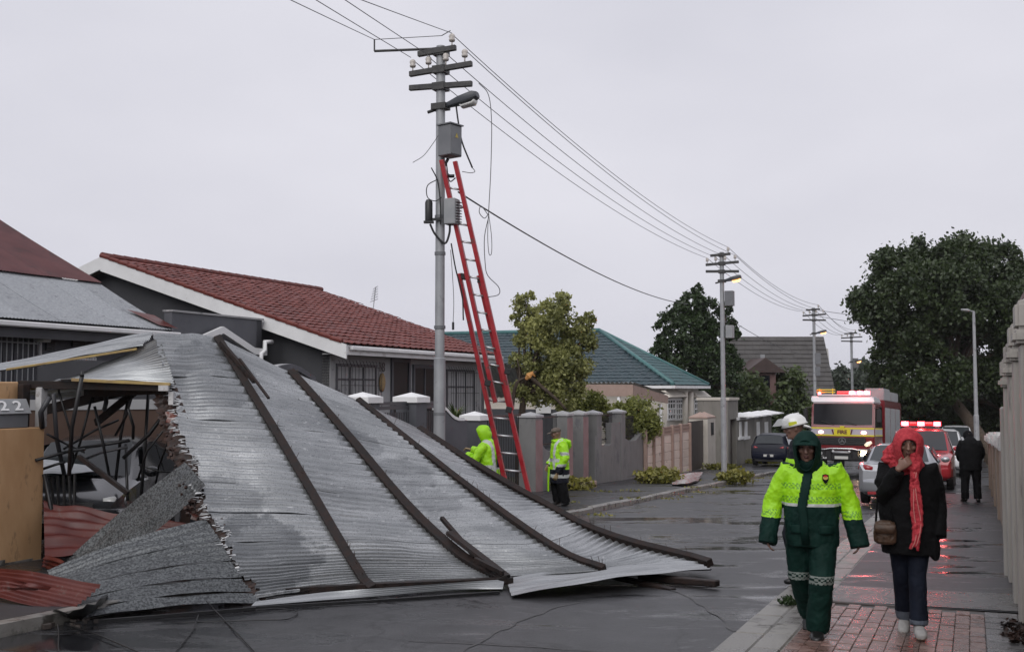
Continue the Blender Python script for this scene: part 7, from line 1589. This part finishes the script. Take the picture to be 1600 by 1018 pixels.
mb = MB(); mb.loft([V3((-.01, -.02, 1.40)), V3((-.015, -.05, 1.46)), V3((-.02, -.06, 1.50))], [(.125, .115), (.115, .105), (.095, .10)], 18)
me = remesh(mb, .010, 2, ((.02, .06),), (M['green_cloth'],), None, 'collar'); link('collar', me, of)
hood(of, J['head'] + V3((0, .03, .0)), H, .124, .160, .126, .12, M['green_cloth'], .03, lower=1.75, rim=.66)
mb = MB(); rows = []
for r_ in (0.0, .5, 1.0):
    rows.append([J['head'] + H @ V3((.100 * math.sin(a), -.090 - (.060 * r_ + .02) * math.cos(a), .092 - .026 * r_ - .030 * (1 - math.cos(a)))) for a in np.linspace(-1.45, 1.45, 13)])
mb.grid(rows); mb.grid([[q - V3((0, 0, .006)) for q in r_] for r_ in rows[::-1]]); mb.build('brim', M['green_cloth'], of, local=True, smooth=True)
mb = MB(); cxs = V3((.118, -.152, 1.33)); sh_ = [(-.026, .032), (0, .040), (.026, .032), (.026, -.005), (.014, -.030), (0, -.040), (-.014, -.030), (-.026, -.005)]
mb.prism([cxs + V3((a, .010 * 0, b)) for a, b in sh_], (0, -.006, 0)); bd = mb.build('badge', M['black_cloth'], of, local=True)
mt('badge_red', (.55, .03, .03), None, rough=.4); mt('badge_gold', (.55, .40, .10), None, rough=.4)
mb = MB(); mb.prism([cxs + V3((a * .8, -.007, b * .35 + .005)) for a, b in sh_], (0, -.002, 0)); mb.build('emblem', M['badge_gold'], bd, local=True)
mb = MB(); mb.prism([cxs + V3((a * .6, -.009, b * .2 + .022)) for a, b in sh_], (0, -.002, 0)); mb.build('emblem', M['badge_red'], bd, local=True)
for q in 'LR':
    mb = MB(); shoe_mb(mb, J['an' + q] + V3((0, 0, .015)), J['toe' + q] + V3((0, 0, .04)), w=.055); me = remesh(mb, .010, 2, None, (M['boot'],), None, 'boot'); link('boot', me, of)
# ---------------- the woman in black with the red scarf
p, rz = place(1423, 989, .105)
wo = thing('person', 'woman in a long black coat and red head scarf holding her hand to her chin', 'person', p, rz); wo.scale = (.965, .965, .965); WM[wo.name] = WM[wo.name] @ Matrix.Scale(.965, 4)
J = dict(head=V3((.008, -.13, 1.600)), neck=V3((.0, -.04, 1.445)), chest=V3((0, .0, 1.24)), pelvis=V3((0, .03, .92)), shL=V3((-.185, 0, 1.365)), shR=V3((.185, 0, 1.365)), elL=V3((-.185, -.12, 1.15)), elR=V3((.235, .05, 1.09)),
         wrL=V3((-.065, -.235, 1.395)), wrR=V3((.225, -.03, .84)), hpL=V3((-.085, .03, .90)), hpR=V3((.085, .03, .90)), knL=V3((-.065, .05, .50)), knR=V3((.062, -.08, .50)), anL=V3((-.048, .22, .10)), anR=V3((.066, -.16, .105)), toeL=V3((-.058, .08, .03)), toeR=V3((.082, -.33, .075)))
H = hframe(R(14), R(3), R(0))
body_part(wo, J, H, dict(L=((.75, -.10, .66), (.35, .90, .1), 1, .62), R=((0, -.1, -1), (-1, 0, 0), 1, .5)), 'skin_warm', .006, s=1.0)
def jnc(c, n): return np.where(c[:, 2] < .155, 1, 0)
legs_cloth(wo, J, (M['jeans'], M['jeans_cuff']), 'jeans', (.105, .088, .073, .070, .074), .0, colr=jnc, disp=((.012, .08), (.006, .03)))
tor = [(1.46, .0, -.03, .09, .085), (1.42, 0, -.01, .15, .11), (1.35, 0, 0, .205, .14), (1.22, .0, 0, .235, .16), (1.05, .0, 0, .242, .165), (.90, .005, 0, .232, .165), (.76, .01, 0, .232, .17), (.67, .01, 0, .230, .17)]
mb = coat_mb(J, tor, dict(L=(.085, .085, .086, .075, .055), R=(.088, .085, .075, .072, .078)), dict(L=.93, R=1.08))
mb.loft([V3((.18, -.02, .80)), V3((.20, -.02, .70)), V3((.21, -.02, .64))], [(.06, .12), (.055, .13), (.03, .12)], 12)
me = remesh(mb, .009, 3, ((.020, .12), (.010, .035)), (M['black_cloth'],), None, 'coat'); link('coat', me, wo)
hood(wo, J['head'] + V3((0, .012, -.01)), H, .124, .160, .114, .13, M['scarf'], .0, th=.030, name='head_scarf', lower=1.62, disp=.014, rim=.60)
mb = MB(); mb.loft([J['head'] + V3((-.02, .06, -.06)), V3((-.07, -.0, 1.50)), V3((-.14, .0, 1.475)), V3((-.19, .0, 1.43))], [(.11, .11), (.12, .10), (.10, .07), (.06, .03)], 16, ref=(0, 1, 0))
mb.loft([V3((.02, -.10, 1.46)), V3((0, -.05, 1.42)), V3((-.02, .0, 1.39))], [(.115, .115), (.145, .13), (.15, .12)], 18); mb.loft([V3((.05, -.16, 1.50)), V3((.05, -.19, 1.42)), V3((.03, -.185, 1.37))], [(.06, .045), (.065, .04), (.05, .03)], 14)
me = remesh(mb, .009, 2, ((.05, .06), (.02, .025)), (M['scarf'],), None, 'scarf_drape'); link('scarf_drape', me, wo)
mb = MB(); mb2 = MB()
for k, (x0, x1, x2, r0, r1) in enumerate(((.030, .040, .030, .022, .015), (.055, .070, .056, .022, .016), (.078, .092, .072, .020, .013), (.045, .055, .042, .016, .015))):
    pts = [V3((x0 * .6 + .02, -.19 - .014 * (k % 2), 1.42)), V3((x0, -.20, 1.28)), V3((x1, -.20, 1.08)), V3((x1 + .005, -.205, .92)), V3((x2, -.215, .80 - .03 * (k % 3))), V3((x2 - .01, -.215, .735 + .03 * (k % 2)))]
    pts = [catmull(pts, i / 12) + V3((.010 * math.sin(i * .9 + k * 1.7), -.006 * math.cos(i * 1.3 + k), 0)) for i in range(13)]; mb.loft(pts, [(r0 + (r1 - r0) * i / 12 + .004 * math.sin(i), .020) for i in range(13)], 10)
    if k < 2: mb2.loft([q + V3((.012, -.0215, 0)) for q in pts[1:]], [(.0035, .0025)] * 12, 6)
me = remesh(mb, .007, 1, ((.022, .045), (.010, .02)), (M['scarf'],), None, 'scarf_tail'); st_ = link('scarf_tail', me, wo)
mb2.build('scarf_stripe', M['scarf_light'], st_, local=True, smooth=True)
for q in 'LR':
    mb = MB(); shoe_mb(mb, J['an' + q] + V3((0, 0, .012)), J['toe' + q] + V3((0, 0, .03)), w=.048)
    def shc(c, n): return np.where(n[:, 2] < -.35, 1, 0)
    me = remesh(mb, .007, 2, None, (M['sneaker'], M['sole']), shc, 'shoe'); link('shoe', me, wo)
# her bag
bgp = WM[wo.name] @ V3((-.185, -.16, .86)); bag = thing('handbag', 'small brown shoulder bag hanging at the hip of the woman in black', 'handbag', bgp - V3((0, 0, .1)), rz)
mb = MB(); mb.loft([V3((0, 0, 0)), V3((0, 0, .02)), V3((0, 0, .10)), V3((0, 0, .17)), V3((0, 0, .19))], [(.06, .03), (.088, .045), (.092, .05), (.075, .04), (.045, .025)], 18, sq=3); me = remesh(mb, .007, 2, ((.012, .04),), (M['bag_brown'],), None, 'body'); link('body', me, bag)
mb = MB(); mb.loft([V3((0, -.012, .18)), V3((0, -.05, .15)), V3((0, -.056, .09))], [(.075, .006), (.085, .006), (.07, .006)], 12, sq=3); mb.build('flap', M['bag_brown'], bag, local=True, smooth=True)
mb = MB(); mb.tube([V3((-.07, 0, .17)), V3((-.06, .02, .30)), V3((-.03, .09, .50)), V3((-.02, .14, .61))], .009, 6); mb.tube([V3((.07, 0, .17)), V3((.04, .02, .30)), V3((-.0, .09, .50)), V3((-.0, .14, .61))], .009, 6); mb.build('strap', M['black_cloth'], bag, local=True, smooth=True)
# ---------------- man in black seen from behind
p, rz = place(1518, 783, .10)
bk = thing('person', 'person in black seen from behind with bowed head on the right pavement', 'person', p, rz + math.pi + R(8))
J = dict(head=V3((.02, -.16, 1.545)), neck=V3((0, -.06, 1.45)), chest=V3((0, 0, 1.25)), pelvis=V3((0, .02, .92)), shL=V3((-.19, 0, 1.38)), shR=V3((.19, 0, 1.38)), elL=V3((-.26, -.04, 1.12)), elR=V3((.26, -.04, 1.12)),
         wrL=V3((-.20, -.20, .96)), wrR=V3((.20, -.20, .96)), hpL=V3((-.10, .02, .88)), hpR=V3((.10, .02, .88)), knL=V3((-.13, -.02, .48)), knR=V3((.13, 0, .48)), anL=V3((-.14, .02, .09)), anR=V3((.15, .05, .09)), toeL=V3((-.17, -.13, .03)), toeR=V3((.19, -.10, .03)))
H = hframe(R(35)); body_part(bk, J, H, dict(L=((.3, -.6, -.6), (1, 0, 0), -1, .4), R=((-.3, -.6, -.6), (-1, 0, 0), 1, .4)), 'skin', .012, s=1.1)
legs_cloth(bk, J, (M['black_cloth'],), 'trousers', (.125, .110, .095, .09, .092), .02, .014)
tor = [(1.50, 0, -.04, .08, .085), (1.45, 0, -.01, .14, .11), (1.38, 0, 0, .21, .14), (1.22, 0, 0, .25, .165), (1.0, 0, 0, .255, .165), (.82, 0, 0, .25, .16), (.74, 0, 0, .245, .155)]
mb = coat_mb(J, tor, (.09, .09, .082, .075, .07), dict(L=.95, R=.95)); me = remesh(mb, .013, 2, ((.03, .12),), (M['black_cloth'],), None, 'jacket'); link('jacket', me, bk)
hood(bk, J['head'] + V3((0, .02, 0)), H, .115, .135, .06, .12, M['black_cloth'])
for q in 'LR':
    mb = MB(); shoe_mb(mb, J['an' + q] + V3((0, 0, .012)), J['toe' + q] + V3((0, 0, .03))); me = remesh(mb, .012, 2, None, (M['boot'],), None, 'shoe'); link('shoe', me, bk)
# ---------------- man in cap, side on
p, rz = place(873, 789, .12)
cm = thing('person', 'man in a tan cap and lime and black jacket standing by the grey pillars', 'person', p, rz - R(72)); cm.scale = (1.08, 1.10, 1.0)
J = dict(head=V3((0, -.05, 1.585)), neck=V3((0, .0, 1.43)), chest=V3((0, .02, 1.22)), pelvis=V3((0, .04, .90)), shL=V3((-.19, .02, 1.36)), shR=V3((.19, .02, 1.36)), elL=V3((-.25, .0, 1.05)), elR=V3((.25, .06, 1.07)),
         wrL=V3((-.21, -.16, .86)), wrR=V3((.20, -.10, .70)), hpL=V3((-.09, .03, .88)), hpR=V3((.09, .03, .88)), knL=V3((-.11, -.03, .48)), knR=V3((.11, .03, .48)), anL=V3((-.12, .02, .09)), anR=V3((.12, .10, .09)), toeL=V3((-.13, -.14, .03)), toeR=V3((.13, -.06, .03)))
H = hframe(R(12), R(-8)); body_part(cm, J, H, dict(L=((.1, -.5, -.9), (1, 0, 0), -1, .6), R=((-.1, -.3, -1), (-1, 0, 0), 1, .6)), 'skin', .010)
legs_cloth(cm, J, (M['black_cloth'],), 'trousers', (.125, .11, .095, .092, .092), .02, .013)
tor = [(1.47, 0, .0, .10, .10), (1.42, 0, .01, .15, .13), (1.35, 0, .02, .20, .155), (1.20, 0, .02, .215, .18), (.95, 0, .02, .22, .185), (.70, 0, .02, .22, .185), (.55, 0, .02, .215, .18), (.50, 0, .02, .21, .175)]
mb = coat_mb(J, tor, (.095, .095, .088, .08, .07), dict(L=.92, R=.92))
def cmc(c, n):
    x, y, z = c[:, 0], c[:, 1], c[:, 2]; out = np.zeros(len(c), int); arm = np.abs(x) > .215; out[(~arm) & (z < .80)] = 1; out[arm & (z < .93)] = 1
    out[(~arm) & (z > .62) & (z < .69)] = 2; out[(~arm) & (np.abs(z - 1.0) < .035)] = 2; out[(~arm) & (z > .8) & (np.abs(np.abs(x) - .13) < .03) & (y < .1)] = 2; out[arm & (np.abs(z - 1.15) < .035)] = 2; out[arm & (np.abs(z - .90) < .03)] = 2; return out
me = remesh(mb, .0115, 2, ((.035, .12), (.014, .05)), (M['lime'], M['navy_cloth'], M['band_silver']), cmc, 'jacket'); link('jacket', me, cm)
mb = MB(); mb.loft([V3((0, .13, 1.43)), V3((0, .19, 1.40)), V3((0, .22, 1.30)), V3((0, .20, 1.22))], [(.14, .05), (.15, .06), (.11, .05), (.04, .02)], 14); mb.loft([V3((0, .10, 1.44)), V3((0, .0, 1.43)), V3((0, -.13, 1.41))], [(.13, .05), (.14, .045), (.09, .04)], 14); me = remesh(mb, .011, 2, ((.02, .06),), (M['lime'],), None, 'folded_hood'); link('folded_hood', me, cm)
mb = MB(); mb.loft([V3((-.10, -.17, .85)), V3((-.11, -.185, .60)), V3((-.10, -.19, .30))], [(.07, .015), (.06, .015), (.05, .012)], 10); me = remesh(mb, .011, 1, None, (M['lime'],), None, 'jacket_flap'); link('jacket_flap', me, cm)
mb = MB(); h_ = J['head']; mb.loft([h_ + H @ V3((0, .005, .035)), h_ + H @ V3((0, .005, .075)), h_ + H @ V3((0, .005, .115)), h_ + H @ V3((0, .005, .132))], [(.086, .108), (.086, .108), (.06, .08), (.02, .025)], 18)
mb.loft([h_ + H @ V3((0, -.09, .045)), h_ + H @ V3((0, -.15, .038)), h_ + H @ V3((0, -.185, .028))], [(.07, .008), (.06, .008), (.03, .006)], 12); mb.build('cap', M['cap_tan'], cm, local=True, smooth=True)
for q in 'LR':
    mb = MB(); hand_mb(mb, J['wr' + q], V3((0, -.4, -1)), V3((1 if q == 'L' else -1, 0, 0)), -1 if q == 'L' else 1, .6, 1.12); me = remesh(mb, .008, 1, None, (M['glove'],), None, 'glove'); link('glove', me, cm)
    mb = MB(); shoe_mb(mb, J['an' + q] + V3((0, 0, .012)), J['toe' + q] + V3((0, 0, .03))); me = remesh(mb, .012, 2, None, (M['boot'],), None, 'boot'); link('boot', me, cm)
# ---------------- hooded worker at the foot of the ladder
p = P(760, 811, 20.5); p.z = gz(20.5) + .115; rz = -math.atan2(p.x, p.y)
hw_ = thing('person', 'worker in a lime hooded jacket with a dark strap bending by the ladder foot', 'person', p, rz - R(112))
J = dict(head=V3((0, -.07, 1.60)), neck=V3((0, .0, 1.45)), chest=V3((0, .03, 1.22)), pelvis=V3((0, .08, .88)), shL=V3((-.19, .01, 1.36)), shR=V3((.19, .01, 1.36)), elL=V3((-.27, -.20, 1.22)), elR=V3((.28, -.10, 1.13)),
         wrL=V3((-.22, -.42, 1.28)), wrR=V3((.16, -.34, 1.20)), hpL=V3((-.09, .07, .86)), hpR=V3((.09, .07, .86)), knL=V3((-.11, -.0, .46)), knR=V3((.11, .02, .46)), anL=V3((-.12, .05, .09)), anR=V3((.12, .10, .09)), toeL=V3((-.13, -.10, .03)), toeR=V3((.13, -.06, .03)))
H = hframe(R(22)); body_part(hw_, J, H, dict(L=((.1, -1, .2), (0, 0, -1), -1, .7), R=((-.1, -1, .2), (0, 0, -1), 1, .7)), 'skin', .011)
legs_cloth(hw_, J, (M['navy_cloth'],), 'trousers', (.125, .11, .095, .092, .092), .02, .014)
tor = [(1.48, 0, .0, .09, .09), (1.42, 0, .02, .16, .13), (1.33, 0, .03, .205, .16), (1.18, 0, .04, .215, .175), (.95, 0, .06, .22, .18), (.75, 0, .07, .22, .18), (.68, 0, .07, .215, .17)]
mb = coat_mb(J, tor, (.095, .095, .09, .082, .07), dict(L=.92, R=.92))
def hwc(c, n):
    x, y, z = c[:, 0], c[:, 1], c[:, 2]; out = np.zeros(len(c), int); arm = np.abs(x) > .225; out[(~arm) & (np.abs(x - .12) < .035)] = 1; out[(~arm) & (np.abs(z - .98) < .04)] = 1; return out
me = remesh(mb, .0115, 2, ((.035, .12), (.014, .05)), (M['lime'], M['band_silver']), hwc, 'jacket'); link('jacket', me, hw_)
hood(hw_, J['head'] + V3((0, .02, .015)), H, .125, .155, .085, .13, M['lime'], .02, lower=1.35)
mb = MB(); sp_ = [V3((-.10, -.15, 1.25)), V3((-.10, -.02, 1.455)), V3((-.06, .16, 1.40)), V3((.0, .235, 1.20)), V3((.06, .26, .98))]; sp_ = [catmull(sp_, i / 12) for i in range(13)]
mb.loft(sp_, [(.05, .018)] * 13, 8, ref=(1, 0, .2)); mb.build('strap', M['navy_cloth'], hw_, local=True, smooth=True)
for q in 'LR':
    mb = MB(); hand_mb(mb, J['wr' + q], V3((.05, -1, .2)), V3((0, 0, -1)), -1 if q == 'L' else 1, .7, 1.15); me = remesh(mb, .008, 1, None, (M['glove'],), None, 'glove'); link('glove', me, hw_)
    mb = MB(); shoe_mb(mb, J['an' + q] + V3((0, 0, .012)), J['toe' + q] + V3((0, 0, .03))); me = remesh(mb, .012, 2, None, (M['boot'],), None, 'boot'); link('boot', me, hw_)
# ---------------- firefighter behind the officer
p = P(1253, 913, 12.25); p.z = gz(12.25) + .05; rz = -math.atan2(p.x, p.y)
ff = thing('person', 'firefighter in a white helmet and navy jacket passing behind the officer', 'person', p, rz - R(82))
J = dict(head=V3((0, -.06, 1.725)), neck=V3((0, .0, 1.57)), chest=V3((0, .02, 1.35)), pelvis=V3((0, .03, 1.0)), shL=V3((-.20, .02, 1.49)), shR=V3((.20, .02, 1.49)), elL=V3((-.27, .04, 1.20)), elR=V3((.27, .06, 1.20)),
         wrL=V3((-.25, -.10, .98)), wrR=V3((.25, -.06, .96)), hpL=V3((-.10, .03, .97)), hpR=V3((.10, .03, .97)), knL=V3((-.10, -.09, .53)), knR=V3((.10, .06, .53)), anL=V3((-.10, .02, .09)), anR=V3((.10, .16, .10)), toeL=V3((-.11, -.15, .03)), toeR=V3((.10, .0, .03)))
H = hframe(R(8)); body_part(ff, J, H, dict(L=((0, -.3, -1), (1, 0, 0), -1, .5), R=((0, -.3, -1), (-1, 0, 0), 1, .5)), 'skin', .009, s=1.1)
legs_cloth(ff, J, (M['navy_cloth'],), 'trousers', (.13, .115, .10, .098, .10), .02, .013)
tor = [(1.61, 0, .0, .09, .09), (1.56, 0, .01, .15, .12), (1.48, 0, .02, .21, .15), (1.33, 0, .02, .235, .17), (1.1, 0, .02, .24, .175), (.90, 0, .02, .24, .17), (.84, 0, .02, .235, .165)]
mb = coat_mb(J, tor, (.10, .098, .09, .085, .08), dict(L=.95, R=.95))
def ffc(c, n):
    x, y, z = c[:, 0], c[:, 1], c[:, 2]; out = np.zeros(len(c), int); arm = np.abs(x) > .235; out[(~arm) & (np.abs(z - 1.36) < .03)] = 1; out[arm & (np.abs(z - 1.16) < .025)] = 1; return out
me = remesh(mb, .011, 2, ((.03, .12), (.012, .05)), (M['navy_cloth'], M['lime']), ffc, 'jacket'); link('jacket', me, ff)
h_ = J['head']; mb = MB(); mb.loft([h_ + H @ V3((0, .012, .030)), h_ + H @ V3((0, .010, .050)), h_ + H @ V3((0, .008, .10)), h_ + H @ V3((0, .008, .145)), h_ + H @ V3((0, .008, .165))], [(.122, .155), (.108, .138), (.102, .130), (.068, .09), (.02, .03)], 22)
mb.loft([h_ + H @ V3((0, .10, .02)), h_ + H @ V3((0, .165, -.01)), h_ + H @ V3((0, .185, -.035))], [(.11, .02), (.10, .015), (.06, .01)], 12)
hl = mb.build('helmet', M['helmet_white'], ff, local=True, smooth=True)
mb = MB(); mb.loft([h_ + H @ V3((0, .02, .145)), h_ + H @ V3((0, -.06, .13)), h_ + H @ V3((0, .08, .14))], [(.012, .03)] * 3, 8); mb.build('helmet_crest', M['helmet_white'], hl, local=True, smooth=True)
mb = MB(); mb.box(h_ + H @ V3((-.104, -.02, .06)), (.01, .09, .04), H); mb.box(h_ + H @ V3((.104, -.02, .06)), (.01, .09, .04), H); mb.build('helmet_patch', M['helmet_yellow'], hl, local=True)
mb = MB(); rows = [[h_ + H @ V3((.125 * math.sin(a), -.02 - (.14 + .05 * k) * math.cos(a), .125 - .05 * k)) for a in np.linspace(-1.3, 1.3, 13)] for k in (0, .5, 1, 1.5)]
mb.grid(rows); mb.build('visor', M['visor'], hl, local=True, smooth=True)
for q in 'LR':
    mb = MB(); shoe_mb(mb, J['an' + q] + V3((0, 0, .012)), J['toe' + q] + V3((0, 0, .03)), w=.055); me = remesh(mb, .012, 2, None, (M['boot'],), None, 'boot'); link('boot', me, ff)
# ------------------------------------------------------------------ rainy air
hm = bpy.data.materials.new('haze'); hm.use_nodes = True; nt = hm.node_tree; nt.nodes.clear()
pv_ = nt.nodes.new('ShaderNodeVolumePrincipled'); pv_.inputs['Color'].default_value = (.92, .92, .95, 1); pv_.inputs['Density'].default_value = 0.00022; pv_.inputs['Anisotropy'].default_value = 0.2
nt.links.new(pv_.outputs[0], nt.nodes.new('ShaderNodeOutputMaterial').inputs['Volume'])
mb = MB(); mb.pbox((-1300, -80, -8), (2600, 0, 0), (0, 1700, 0), (0, 0, 26)); o = mb.build('haze', hm); tag(o, 'thin rainy haze over the street', 'haze', kind='stuff')
